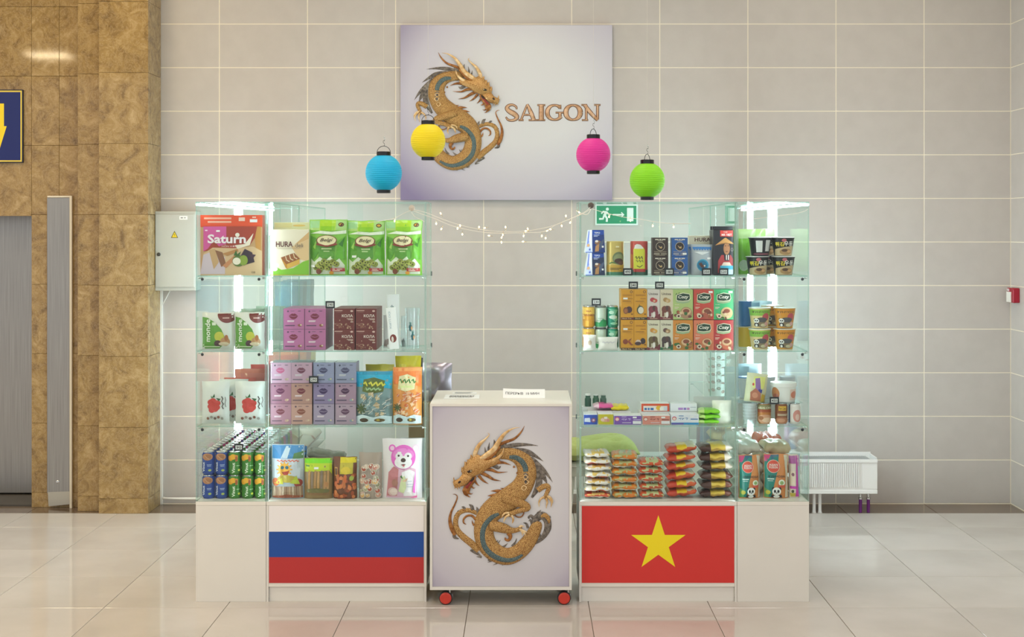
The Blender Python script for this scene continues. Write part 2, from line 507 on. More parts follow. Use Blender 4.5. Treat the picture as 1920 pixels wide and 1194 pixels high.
# ---- tiled back wall
wall = struct(onebox('wall_back', -2.62, XR + .15, YW + .0015, YW + .2, 0, CEIL, M_GROUT))
gj = .0030
xs = [-2.5] + [TX0 + TP * k for k in range(-4, 5)] + [XR]
for i in range(len(xs) - 1):
    for j in range(int(CEIL / ROW)):
        z0 = ROW * j + .004
        piece('tile', wall, (xs[i + 1] - xs[i] - 2 * gj, .012, ROW - 2 * gj), ((xs[i] + xs[i + 1]) / 2, YW + .006, z0 + ROW / 2), M_TILE, .0012)
# ---- right wall
wr = struct(onebox('wall_right', XR + .0015, XR + .2, YW - 8 * TP, YW + .1, 0, CEIL, M_GROUT))
for i in range(8):
    yb = YW - .0 - TP * i
    for j in range(int(CEIL / ROW)):
        piece('tile', wr, (.012, TP - 2 * gj, ROW - 2 * gj), (XR + .006, yb - TP / 2, ROW * j + .004 + ROW / 2), M_TILE, .0012)

# ---- marble lift wall and pillar
YL = 9.03
wl = struct(onebox('wall_left', -3.325, -2.9, YL + .03, YL + .5, 0, CEIL, M_MJOINT))
SL = .467
def slabs(parent, x0, x1, yf, z0, z1, thick=.03, zoff=.10):
    zz = [z0]; k = math.ceil((z0 - zoff + 1e-6) / SL) * SL + zoff
    while k < z1 - .02:
        if k > z0 + .02: zz.append(k)
        k += SL
    zz.append(z1)
    for a, b_ in zip(zz, zz[1:]):
        piece('marble_slab', parent, (x1 - x0 - .0016, thick, b_ - a - .0016), ((x0 + x1) / 2, yf + thick / 2, (a + b_) / 2), M_MARBLE, .001)
XJ = PX(59, YL); XC = PX(111, YL); XD = PX(146, YL) - .06
DTOP = PZ(405, YL)
slabs(wl, XJ, XC, YL, 0, CEIL); slabs(wl, XC, -2.93, YL, 0, CEIL)
wl2 = struct(onebox('wall_above_lift', -9, -3.325, YL + .03, YL + .5, DTOP + .01, CEIL, M_MJOINT))
for k in range(4):
    slabs(wl2, XJ - .62 * (k + 1), XJ - .62 * k, YL, DTOP, CEIL)
pil = struct(onebox('pillar_marble', -2.955, -2.51, 8.946, 9.34, 0, CEIL, M_MJOINT))
XA = PX(185, 8.83); XB = PX(278, 8.83); X146 = PX(146, 8.91)
slabs(pil, XA, XB, 8.83, 0, CEIL, .04)
slabs(pil, X146, XA - .001, 8.905, 0, CEIL, .04)
for k in range(10):
    z0 = max(0, .10 + SL * (k - 1)); z1 = min(CEIL, .10 + SL * k)
    if z1 - z0 > .02: piece('marble_slab', pil, (.03, 9.138 - 8.871, z1 - z0 - .0016), (XB - .0155, (8.871 + 9.138) / 2, (z0 + z1) / 2), M_MARBLE, .001)
# lift door
door = struct(empty('door_1', (XJ - .5, 9.42, 0)))
b = MB(); b.box(-1.2, -.45, 0, .03, .02, DTOP + .15, M_STEEL, .002); b.build('door_leaf', door)
b = MB(); b.box(-.447, .75, 0, .03, .02, DTOP + .15, M_STEEL, .002); b.build('door_leaf', door)
b = MB(); b.box(-1.2, .75, -.36, .1, 0, .012, P('#5b564f', .4, .6)); b.build('threshold', door)
b = MB(); b.box(-1.3, .75, .04, .1, 0, DTOP + .2, P('#3a3835', .6)); b.build('shaft_back', door)
b = MB(); b.box(XJ - .5 * 0 - door.location[0] - .002, XJ - door.location[0], -.37, .04, 0, DTOP + .1, M_MARBLE); b.build('jamb', door)
# steel hatch beside the lift
Yh = YL - .022
h0, h1 = PX(88, Yh), PX(135, Yh)
hat = empty('steel_service_panel', ((h0 + h1) / 2, Yh, 0)); hw = (h1 - h0) / 2
ztop = PZ(367, Yh)
b = MB(); b.box(-hw, hw - .016, 0, .02, .10, ztop - .012, M_STEEL, .002); b.build('panel_face', hat)
b = MB(); b.box(hw - .0155, hw, -.004, .021, 0, ztop, P('#dcd3bf', .5)); b.box(-hw + .004, hw - .0155, -.004, .021, ztop - .0115, ztop, P('#dcd3bf', .5)); b.build('edge_trim', hat)
b = MB(); b.v = []; b.add([(-hw + .012, -.003, .012), (hw - .017, -.003, .026), (hw - .017, -.003, .112), (-hw + .006, -.003, .107),
       (-hw + .012, .006, .012), (hw - .017, .006, .026), (hw - .017, .006, .112), (-hw + .006, .006, .107)],
      [(0, 1, 2, 3), (4, 7, 6, 5), (0, 4, 5, 1), (3, 2, 6, 7), (1, 5, 6, 2), (0, 3, 7, 4)], P('#b7b2a5', .35, .5)); b.build('kick_plate', hat)
b = MB(); b.lathe([(.011, 0), (.011, .006), (.006, .008), (.006, .014), (.001, .014)], M_CHROME, 14, cx=-.01, cz=PZ(903, Yh), ax='y'); b.build('lock_knob', hat)
tag(hat, 'tall narrow brushed steel panel set in the brown marble beside the lift', 'panel')
# blue arrow sign above the lift
Ys = YL - .018
s0, s1 = PX(-49, Ys), PX(43, Ys); sz0, sz1 = PZ(305, Ys), PZ(168, Ys)
sg = empty('direction_sign', ((s0 + s1) / 2, Ys, sz0)); sw, sh = s1 - s0, sz1 - sz0
b = MB(); b.box(-sw / 2, sw / 2, 0, .016, 0, sh, P('#0a1530', .5), .001); b.build('board', sg)
sk = Skin(lambda u, v: ((u - .5) * sw, 0, v * sh))
sk.rect(.02, .013, .98, .987, '#d9c04c').rect(.05, .034, .95, .966, P('#081f66', .6))
sk.poly([(.385, .81), (.385, .5), (.33, .5), (.5, .13), (.67, .5), (.615, .5), (.615, .81)], '#f0d21e')
sk.done(sg, 'arrow_print')
tag(sg, 'navy blue sign with yellow border and yellow down arrow on the marble above the lift', 'sign')

# ---- ceiling with lamp panels
ce = struct(onebox('ceiling', -9, XR + .2, -3, 9.4, CEIL, CEIL + .1, P('#dedad2', .8)))
for i, (x, y) in enumerate(LAMPS):
    o = empty('ceiling_light', (x, y, CEIL - .03))
    b = MB(); q = .30
    for (a, c, d, e) in ((-q, q, -q, -q + .02), (-q, q, q - .02, q), (-q, -q + .02, -q + .0201, q - .0201), (q - .02, q, -q + .0201, q - .0201)): b.box(a, c, d, e, 0, .03, P('#f2f2f0', .4))
    b.build('lamp_frame', o)
    b = MB(); b.box(-.279, .279, -.279, .279, .008, .028, emitter('lamp_diffuser', '#fff3dc', 5.0)); b.build('diffuser', o)
    tag(o, 'square recessed ceiling light, %s row from tiled wall, %s from marble side' % (['fourth', 'third', 'second', 'first'][[.3, 2.9, 5.4, 7.6].index(y)], ['first', 'second', 'third', 'fourth'][sum(1 for a, c in LAMPS if c == y and a < x)]), 'ceiling light', 'ceiling light panels')

# ---- electrical box, conduit, cables
Ye = 8.985
e0, e1, ez0, ez1 = PX(290, Ye), PX(366, Ye), PZ(545, Ye), PZ(396, Ye)
ew, eh = e1 - e0, ez1 - ez0
eb = empty('electrical_box', ((e0 + e1) / 2, Ye, ez0))
M_EB = noisy('grey_enamel', '#b9bab0', '#bebfb5', 5, .45)
b = MB(); b.box(-ew / 2, ew / 2, .008, YW - Ye, 0, eh, M_EB, .003); b.build('housing', eb)
b = MB(); b.box(-ew / 2 + .004, ew / 2 - .006, 0, .0075, .024, eh - .02, M_EB, .002); dr = b.build('box_door', eb)
b = MB(); b.lathe([(.0125, 0), (.0125, .005), (.008, .007), (.001, .007)], P('#5a5a58', .3, .8), 16, cx=-ew / 2 + .028, cz=eh * .458, ax='y'); b.build('lock', dr)
sk = Skin(lambda u, v: ((u - .5) * ew, 0, v * eh))
sk.poly([(.40, .665), (.58, .665), (.49, .755)], '#5c5420').poly([(.425, .673), (.555, .673), (.49, .738)], '#e6c92a')
sk.poly([(.49, .725), (.475, .70), (.492, .702), (.483, .68), (.505, .707), (.49, .706)], '#4a4418')
sk.done(dr, 'warning_label')
sk = Skin(lambda u, v: ((u - .5) * ew, 0, v * eh)); sk.rect(.61, .895, .81, .94, '#f2f2ec').rect(.64, .91, .70, .925, '#8a8a86').rect(.72, .91, .77, .925, '#a5a5a0'); sk.done(dr, 'number_sticker')
tag(eb, 'grey metal electrical box with yellow warning triangle on the tiled wall', 'electrical box')
cx0 = PX(298, 9.12)
b = MB(); b.box(-.011, .011, -.009, .009, 0, ez0, P('#e8e6de', .45), .002); o = b.build('cable_trunking', None, (cx0 + .012, YW - .0095, 0))
tag(o, 'narrow white plastic trunking running down from the electrical box', 'trunking')
for k, (pts, lb) in enumerate(((((-2.455, 9.11, .05), (-2.43, 9.09, .035), (-2.3, 9.09, .02), (-2.05, 9.1, .012), (-1.7, 9.1, .008)), 'white cable lying along the foot of the wall, upper of two'),
                        (((-2.455, 9.08, .006), (-2.3, 9.06, .006), (-2.05, 9.06, .006), (-1.7, 9.08, .006)), 'white cable lying flat on the dark floor border, lower of two'))):
    b = MB(); cc = catmull([tuple(p) for p in pts], 6); b.tube(cc, .006, P('#e9e7df', .5), 6); tag(b.build('floor_cable'), lb, 'cable')
b = MB(); b.tube([(PX(318, 9.12), 9.125, PZ(545, 9.12)), (PX(309, 9.12), 9.13, PZ(562, 9.12)), (PX(301, 9.12), 9.125, PZ(577, 9.12))], .004, P('#e9e7df', .5), 6)
tag(b.build('short_cable'), 'short white cable slanting from the electrical box into the trunking', 'cable')

# ---- exit sign on the back wall
Yx = YW - .008
x0, x1, z0, z1 = PX(1116, Yx), PX(1196, Yx), PZ(422, Yx), PZ(383, Yx)
xw, xh = x1 - x0, z1 - z0
ex = empty('exit_sign', ((x0 + x1) / 2, Yx, z0))
b = MB(); b.box(-xw / 2, xw / 2, 0, .0075, 0, xh, P('#e4efe9', .4), .001); b.build('plate', ex)
sk = Skin(lambda u, v: ((u - .5) * xw, 0, v * xh)); A = xw / xh
sk.rect(.035, .07, .965, .93, '#0b9163')
sk.rect(.745, .19, .895, .83, '#eef6f1')
wt = '#eef6f1'
sk.ell(.285, .77, .036, .075, wt)
sk.line([(.27, .66), (.215, .47)], .032, wt, A).line([(.215, .50), (.18, .30), (.09, .30)], .022, wt, A).line([(.22, .50), (.275, .33), (.27, .16)], .024, wt, A)
sk.line([(.27, .63), (.19, .66), (.145, .55)], .017, wt, A).line([(.27, .64), (.315, .52), (.36, .49)], .017, wt, A)
sk.line([(.41, .50), (.66, .50)], .018, wt, A).line([(.61, .61), (.67, .50), (.61, .39)], .014, wt, A)
sk.done(ex, 'running_man_print')
tag(ex, 'green emergency exit sign with running figure and arrow on tiled wall', 'exit sign')

# ---- fire alarm call point on the right wall
fa = empty('fire_alarm_box', (XR, 9.03, PZ(567, 9.03)))
b = MB(); b.box(-.045, 0, -.06, .055, 0, .098, P('#a3122d', .4), .004); b.build('red_housing', fa)
b = MB(); b.box(-.052, -.0455, -.03, .05, .002, .072, P('#e9e6de', .4), .001); b.build('white_cover', fa)
b = MB(); b.box(-.049, -.0455, .01, .05, .076, .092, P('#d8c7c9', .5), .001); b.build('name_strip', fa)
tag(fa, 'small red fire alarm box with white cover on the side wall', 'fire alarm')

# ---- radiator
RY0, RY1 = 8.80, 8.98
rx0, rx1 = PX(1050, RY0), PX(1645, RY0)
rz0, rz1 = PZ(922, RY0), PZ(861, RY0)
rad = empty('radiator', ((rx0 + rx1) / 2, RY0, 0)); hwid = (rx1 - rx0) / 2; rd = RY1 - RY0
M_RAD = P('#eceae6', .35)
b = MB(); b.box(-hwid, hwid, .004, .01, rz0 + .012, rz1 - .02, M_RAD); b.box(hwid - .1, hwid, 0, .0038, rz0 + .02, rz1 - .02, M_RAD); b.box(-hwid, hwid, -.006, rd, rz0 - .012, rz0 + .012, M_RAD, .002)
b.box(-hwid, hwid, -.006, .004, rz1 - .02, rz1, M_RAD); b.box(-hwid, hwid, rd - .006, rd, rz0 + .012, rz1 + .02, M_RAD); b.box(-hwid, -hwid + .006, .0105, rd - .0065, rz0 + .0125, rz1 + .01, M_RAD); b.box(hwid - .006, hwid, .0105, rd - .0065, rz0 + .0125, rz1 + .01, M_RAD)
b.build('casing', rad)
b = MB(); n = int((2 * hwid - .12) / .0145)
for k in range(n): xk = -hwid + .012 + k * .0145; b.box(xk, xk + .007, -.005, .0038, rz0 + .03, rz1 - .026, M_RAD)
o = b.build('front_fins', rad); o['kind'] = 'stuff'
b = MB(); n = int((2 * hwid - .03) / .012)
for k in range(n): xk = -hwid + .012 + k * .012; b.box(xk, xk + .003, .012, rd - .008, rz1 - .012, rz1 - .004, P('#b9b9b7', .4))
o = b.build('top_grille', rad); o['kind'] = 'stuff'
for dx in (PX(1530, RY0), PX(1541, RY0), PX(1120, RY0)):
    b = MB(); b.lathe([(.016, 0), (.013, .004), (.011, .02), (.011, rz0 - .012)], M_RAD, 12, cx=dx - rad.location[0], cy=.06); b.build('foot', rad)
for dx in (PX(1619, RY0), PX(1634, RY0)):
    b = MB(); b.lathe([(.011, -.01), (.011, .085)], P('#6d1f78', .5), 12, cx=dx - rad.location[0], cy=.08); pp = b.build('purple_pipe', rad)
    b = MB(); b.lathe([(.014, .0855), (.014, .098), (.010, .10), (.010, rz0 - .012)], M_CHROME, 12, cx=dx - rad.location[0], cy=.08); b.build('valve', pp)
tag(rad, 'low white finned radiator with purple pipes along the tiled wall', 'radiator')

# ================================================================ GLASS CABINETS
YF = 6.74
ZB, Z3, Z2, Z1, ZT = .504, .8815, 1.259, 1.637, 2.009
TH = .005
def cabinet(name, label, x0, x1, y0, y1, flag=None, group=None, led=(), clips='x'):
    r = empty(name, ((x0 + x1) / 2, y0, 0)); w = (x1 - x0) / 2; d = y1 - y0
    if flag:
        b = MB(); b.box(-w, w, .006, d, .075, ZB - .02, M_WHITE); b.box(-w, -w + .011, 0, .0055, 0, ZB - .02, M_WHITE); b.box(w - .011, w, 0, .0055, 0, ZB - .02, M_WHITE)
        b.box(-w, w, 0, .0055 + 0, ZB - .0199 - .001, ZB - .0199, M_WHITE); b.build('base_carcass', r)
        b = MB(); b.box(-w + .0112, w - .0112, .002, .0057, .0755, .094, M_WHITE2, .0005); b.build('lower_rail', r)
        b = MB(); b.box(-w + .0112, w - .0112, .012, .03, 0, .0748, M_WHITE, .0005); b.build('plinth', r)
        b = MB(); fw, f0, f1 = w - .0116, .0945, ZB - .0215
        b.box(-fw, fw, 0, .0057, f0, f1, M_WHITE2, .0008); fp = b.build('flag_panel', r)
        sk = Skin(lambda u, v: ((u * 2 - 1) * fw, 0, f0 + v * (f1 - f0)))
        if flag == 'ru':
            sk.rect(.002, .0, .998, .335, '#bb2f2f').rect(.002, .335, .998, .665, '#0f4a9e').rect(.002, .665, .998, .998, '#efeceb')
        else:
            sk.rect(.002, .002, .998, .998, '#d4322c'); A = 2 * fw / (f1 - f0); pts = []
            for k in range(10):
                rr = .187 if k % 2 == 0 else .0715
                a = pi / 2 + k * pi / 5; pts.append((.502 + rr * math.cos(a), .508 + rr * A * math.sin(a)))
            sk.poly(pts, '#f4dd10')
        sk.done(fp, 'flag_print')
    else:
        b = MB(); b.box(-w, w, 0, d, 0, ZB - .0205, M_WHITE, .001); b.build('base_carcass', r)
    b = MB(); b.box(-w, w, 0, d, ZB - .0198, ZB, M_WHITE2, .0008); b.build('base_top_board', r)
    def pane(nm, a, bb, c, dd, e, f, m=M_GLASS):
        q = MB(); q.box(a, bb, c, dd, e, f, m, 0, M_EDGE); return q.build(nm, r)
    zt = ZT - TH - .0005
    pane('front_glass', -w + TH + .001, w - TH - .001, 0, TH, ZB, zt)
    pane('side_glass', -w, -w + TH, 0, d, ZB, zt); pane('side_glass', w - TH, w, 0, d, ZB, zt)
    pane('top_glass', -w, w, 0, d, ZT - TH, ZT, M_SHELF)
    if flag:
        pane('sliding_glass_door', -w + TH + .001, .04, d - .012, d - .012 + .004, ZB, zt); pane('sliding_glass_door', -.04, w - TH - .001, d - .005, d - .001, ZB, zt)
    for z in (Z1, Z2, Z3):
        sh = pane('glass_shelf', -w + TH + .002, w - TH - .002, .010, d - .02, z - TH, z, M_SHELF)
        if flag:
            s_in = 1 if x1 < 0 else -1
            q = MB(); q.box(s_in * (w + .0005), s_in * (w + .004), d - .01, d - .004, z - .012, z + .012, M_BLACK); q.build('edge_clip', r)
        for sx in (-1, 1):
            for yy in (.035, d - .06):
                q = MB(); q.lathe([(.004, 0), (.004, .014), (.0065, .014), (.0065, .018), (.002, .018)], M_CHROME, 8, cx=0, cy=0, ax='x'); 
                o = q.build('shelf_stud', sh); o.location = (sx * (w - TH - .001), yy, z - TH - .0075); o.rotation_euler = (0, 0, 0 if sx < 0 else pi)
                if flag is None and yy < .1:
                    q = MB(); q.lathe([(.0075, 0), (.0075, .004), (.002, .006)], P('#3d4245', .3, .7), 10, ax='y'); o = q.build('front_stud', sh); o.location = (sx * (w - .034), -.0002, z - TH - .012)
    for (lx, ly, orient) in led:
        q = MB()
        if orient == 'v':
            q.box(lx - r.location[0] - .0013, lx - r.location[0] + .0013, ly - y0, ly - y0 + .005, ZB + .004, zt - .004, M_LED2); q.build('led_strip', r); q = MB(); q.box(lx - r.location[0] - .0022, lx - r.location[0] + .0022, ly - y0 - .0018, ly - y0 - .0002, ZB + .002, zt - .002, P('#c4d6cd', .4)); q.build('led_glare_cap', r); continue  # second box: opaque cap added to hide the strip's glare from the front
        if orient == 'V': q.box(lx - r.location[0] - .004, lx - r.location[0] + .004, ly - y0 - .017, ly - y0 + .017, ZB + .004, zt - .004, M_LED)
        if orient == 't': q.box(lx - r.location[0] - .006, lx - r.location[0] + .006, ly - y0, d - .02, zt - .012, zt - .004, M_LED)
        q.build('led_strip', r)
    tag(r, label, 'display cabinet', group)
    return r
LX0, LX1, LX2 = PX(367, YF), PX(499, YF), PX(799.5, YF)
RX0, RX1, RX2 = PX(1086, YF), PX(1382, YF), PX(1517, YF)
cabinet('glass_display_cabinet', 'glass display cabinet on a white base bearing a white, blue and red striped flag', LX1 + .001, LX2, YF, 7.10, 'ru', led=[(LX2 - .008, YF + .008, 'v'), (LX1 + .008, YF + .008, 'v')])
cabinet('glass_display_cabinet', 'glass display cabinet on a white base bearing a red flag with yellow star', RX0, RX1 - .001, YF, 7.10, 'vn', led=[(RX0 + .008, YF + .008, 'v'), (RX1 - .008, YF + .008, 'v')])
cabinet('narrow_glass_cabinet', 'narrow glass cabinet with plain white base holding drink cans at the bottom', LX0, LX1 - .001, YF, 7.74, led=[(LX0 + .012, 7.72, 'V'), (LX0 + .016, YF + .012, 't')])
cabinet('narrow_glass_cabinet', 'narrow glass cabinet standing behind the one with drink cans', LX0, LX1 - .001, 7.745, 8.745, led=[(LX0 + .012, 8.69, 'V'), (LX0 + .016, 7.757, 't')])
cabinet('narrow_glass_cabinet', 'narrow glass cabinet with plain white base holding noodle cups and panda bags', RX1 + .001, RX2, YF, 7.74, led=[(RX2 - .012, 7.70, 'V'), (RX2 - .016, YF + .012, 't')])
cabinet('narrow_glass_cabinet', 'narrow glass cabinet standing behind the one with noodle cups and panda bags', RX1 + .001, RX2, 7.745, 8.745, led=[(RX2 - .012, 8.5, 'V'), (RX2 - .016, 7.757, 't')])

# ================================================================ DRAGON ARTWORK AND SIGN BOARD
def gold(key, ha, hb, scale, bump):
    m, n, l, b = newmat(key)
    tc = n.new('ShaderNodeTexCoord'); v = n.new('ShaderNodeTexVoronoi'); v.inputs['Scale'].default_value = scale
    l.new(tc.outputs['Object'], v.inputs['Vector'])
    r = n.new('ShaderNodeValToRGB'); r.color_ramp.elements[0].position = .05; r.color_ramp.elements[1].position = .75
    r.color_ramp.elements[0].color = lin(hb); r.color_ramp.elements[1].color = lin(ha)
    l.new(v.outputs['Distance'], r.inputs[0]); l.new(r.outputs[0], b.inputs['Base Color'])
    b.inputs['Metallic'].default_value = .4; b.inputs['Roughness'].default_value = .3
    bp = n.new('ShaderNodeBump'); bp.inputs['Strength'].default_value = bump; bp.inputs['Distance'].default_value = .003; bp.invert = True
    l.new(v.outputs['Distance'], bp.inputs['Height']); l.new(bp.outputs[0], b.inputs['Normal'])
    return m
G_BODY = gold('dragon_gold_scales', '#86562a', '#efc67a', 300, .7)
G_HEAD = gold('dragon_gold_head', '#a06d34', '#e6be7c', 260, .3)
G_HORN = noisy('dragon_horn', '#c89a5c', '#ecd0a0', 40, .35, .35)
G_SPIKE = noisy('dragon_bronze_spike', '#7c4a22', '#b57a3c', 60, .4, .4)
G_TEAL = gold('dragon_teal_scales', '#3a4c4e', '#7c9292', 330, .6)
G_MANE = noisy('dragon_mane', '#4c453f', '#8a8074', 70, .45, .2, stretch=(1, 1, 1))
G_DARK = P('#2a150d', .5); G_RED = P('#8d2d22', .4)
def dragon(parent, mp, y=0):
    def part(nm, par, fn):
        R = Relief(mp, 1); fn(R); return R.mb.build(nm, par)
    def body(R):
        R.stroke([(897, 1033, 6), (885, 1020, 6.5), (870, 1008, 6.2), (858, 995, 5.5), (854, 980, 5), (858, 965, 4.5), (868, 958, 4.5), (880, 957, 4.2), (894, 962, 4)], G_BODY, .5)
        R.stroke([(930, 856, 7), (938, 851, 10), (955, 851, 11.5), (972, 857, 14), (984, 869, 17), (988, 884, 18), (985, 900, 18.5), (976, 916, 20), (960, 931, 22), (940, 945, 23), (922, 958, 21), (911, 974, 19.5), (907, 992, 18.5), (909, 1010, 18.5), (918, 1027, 18), (934, 1039, 17), (953, 1043, 16), (972, 1035, 15), (988, 1019, 14.3), (999, 1002, 12.5), (1007, 984, 10), (1009, 977, 5)], G_BODY, .42, 1, 7, 8)
    bo = part('dragon_emblem', parent, body)
    def teal(R):
        R.stroke([(955, 856, 3), (967, 857, 4.5), (977, 863, 5), (984, 873, 5), (986, 883, 4.6)], G_TEAL, .3, 8.2)
        R.stroke([(984, 886, 3), (987, 893, 4), (985, 900, 3.8), (984, 907, 2.5)], G_MANE, .3, 8.4)
        R.stroke([(935, 961, 4), (922, 968, 5), (912, 979, 5), (906, 992, 4.8), (905, 1008, 4.8), (909, 1023, 5), (919, 1036, 5), (934, 1045, 4.8), (950, 1049, 4), (965, 1047, 3.4), (980, 1039, 2)], G_TEAL, .3, 8.3)
        for p in ([(985, 889, .9), (981, 893, .9), (985, 897, .9), (990, 893, .9), (985, 889, .9)], [(985, 897, .9), (982, 902, .9), (986, 907, .9), (991, 902, .9), (985, 897, .9)], [(981, 909, .9), (978, 914, .9), (983, 918, .9), (987, 912, .9), (981, 909, .9)]):
            R.stroke(p, G_HORN, .8, 10)
    part('belly_band', bo, teal)
    LOCKS = ([(940, 840, 3), (962, 835, 4.2), (985, 833.5, 2.6), (1009, 835.5, .2)], [(965, 842, 3), (988, 847, 5), (1004, 855, 3), (1019, 865, .2)], [(995, 858, 4), (1012, 875, 5), (1025, 888, 2.8), (1036, 904, .2)],
                  [(1003, 872, 5), (1015, 888, 6), (1022, 899, 3), (1026, 908, .3)], [(1006, 882, 4), (1011, 898, 6), (1008, 914, 5.5), (997, 933, 2)], [(925, 845, 3), (928, 834, 3), (926, 824, .3)], [(917, 850, 2), (916, 840, 2), (918, 829, .2)], [(912, 853, 2), (910, 845, 1.6), (909, 838, .2)],
                  [(934, 845, 4), (945, 834, 4), (950, 826, .4)], [(925, 872, 4), (934, 877, 3), (939, 874, .4)])
    FINS = ([(903, 1044, 2.5), (899, 1044, 1.5), (893, 1043.5, .2)], [(915, 1049, 2), (921, 1052, 1.4), (914, 1054, .2)], [(930, 1053, 2.2), (932, 1056, 1.4), (924, 1059.5, .2)], [(948, 1055, 2.2), (947, 1057, 1.4), (941, 1060, .2)], [(955, 1052, 2), (958, 1053, 1.2), (957.5, 1056, .2)], [(967, 1047, 2), (970, 1047, 1.2), (970, 1050, .2)],
                  [(929, 1022, 2.5), (934, 1018, 1.6), (938, 1012.5, .2)], [(941, 1027, 2.4), (947, 1023, 1.6), (952, 1018.5, .2)], [(960, 1024, 2.2), (966, 1017, 1.6), (969, 1009, .2)], [(927, 1014, 2), (932, 1015, 1), (934, 1012, .2)],
                  [(858, 967, 2), (854, 966, 1.5), (851, 967.5, .2)], [(862, 961, 2), (860, 958, 1.5), (857, 959, .2)], [(872, 955, 2.5), (869, 951, 2), (865, 950.5, .2)], [(886, 956, 3.5), (884, 949, 3), (879, 945.5, .2)], [(896, 960, 3), (895, 954, 2), (893, 950, .2)], [(906, 952, 2.5), (903, 950, 1.5), (901, 951, .2)],
                  [(852, 1000, 2.5), (852, 1007, 3), (860, 1010, .8)], [(882, 1031, 2), (892, 1036, 3), (901, 1042, 1)])
    for p in LOCKS: part('mane_lock', bo, lambda R: R.stroke(p, G_MANE, .35, .4))
    for p in FINS: part('back_fin', bo, lambda R: R.stroke(p, G_MANE, .5, .6))
    def head(R):
        R.lump([(866, 887), (868, 876), (874, 866), (884, 856), (893, 850), (903, 855), (916, 860), (930, 856), (938, 862), (930, 871), (915, 878), (905, 886), (893, 891), (884, 896), (874, 894)], G_HEAD, 7, 5, .72)
        R.lump([(849, 902), (854, 899.5), (861, 896), (867, 888), (878, 886), (888, 890), (886, 897), (878, 905), (870, 910), (862, 912), (855, 914), (851, 910)], G_HEAD, 5.5, 6, .7)
        R.lump([(890, 891), (894, 894), (889, 905), (883, 914), (880, 923), (875, 930), (870, 927), (867, 920), (870, 911), (878, 906), (884, 899)], G_SPIKE, 3.5, 4.5, .7)
        R.lump([(872, 912), (877, 907), (886, 896), (890, 893), (888, 900), (882, 908), (876, 916)], G_RED, 1.2, 8.2, .7)
        R.lump([(881, 901), (887, 894), (890, 893), (889, 898), (884, 902)], G_DARK, 1, 9.6, .7)
        R.lump([(876, 882), (881, 879.5), (886, 880), (884, 884), (878, 885)], G_DARK, .8, 13.0, .7)
        R.lump([(882.2, 880.6), (884.4, 880.4), (884.2, 882.4), (882.4, 882.6)], P('#e6cf9a', .2), .6, 14.0, .7)
        R.lump([(859, 902), (862, 899.5), (865, 900), (864, 903.5), (860, 905)], G_DARK, .7, 12.2, .7)
        for p in ([(855, 903, 2), (851.5, 899, 1.5), (851, 893, .2)], [(854, 910, 1.5), (853, 914, .8), (853.6, 916, .1)], [(858, 911, 1.5), (858, 915, .8), (859, 917, .1)], [(862, 910, 1.5), (862, 914, .7), (862.5, 916, .1)],
                  [(868, 884, 3), (867, 878, 2), (866, 874, .2)], [(873, 876, 3), (873, 868, 2), (871, 864, .2)], [(879, 869, 3), (878, 863, 2), (876, 860, .2)], [(886, 862, 3), (884, 855, 2), (883, 851, .2)], [(872, 883, 2), (880, 876, 2.4), (890, 872, 2), (900, 862, 1.2)], [(890, 880, 3), (902, 876, 3.5), (914, 870, 2)]): R.stroke(p, G_HEAD, .8, 8)
        R.lump([(867, 918), (869, 914), (875, 916), (877, 922), (873, 926)], G_SPIKE, 2, 7, .6)
    part('head', bo, head)
    def horns(R):
        R.stroke([(935, 834, 3), (950, 828, 2.8), (965, 822, 2.2), (977, 810, 1.4), (983.5, 798, .2)], G_SPIKE, .7, 1)
        R.stroke([(890, 858, 4.2), (892, 846, 4.2), (900, 832, 3.2), (910, 823, 1.8), (916.5, 816, 1), (917, 813, .6), (914, 811, .2)], G_HORN, .7, 5)
        R.stroke([(898, 862, 4), (912, 853, 5.4), (926, 842, 5.2), (936, 826, 4.2), (945, 814, 3), (956, 805.5, 1.8), (966, 801.5, .9), (975, 800.5, .2)], G_HORN, .7, 8)
        R.stroke([(901, 862, 2), (916, 858, 3.4), (928, 848, 3), (938, 836, 1.6)], G_SPIKE, .7, 8.5)
        R.stroke([(900, 868, 2.6), (918, 866, 3.4), (934, 857, 3), (942, 848, 2), (944.5, 838, .3)], G_HORN, .7, 9)
    part('horns', bo, horns)
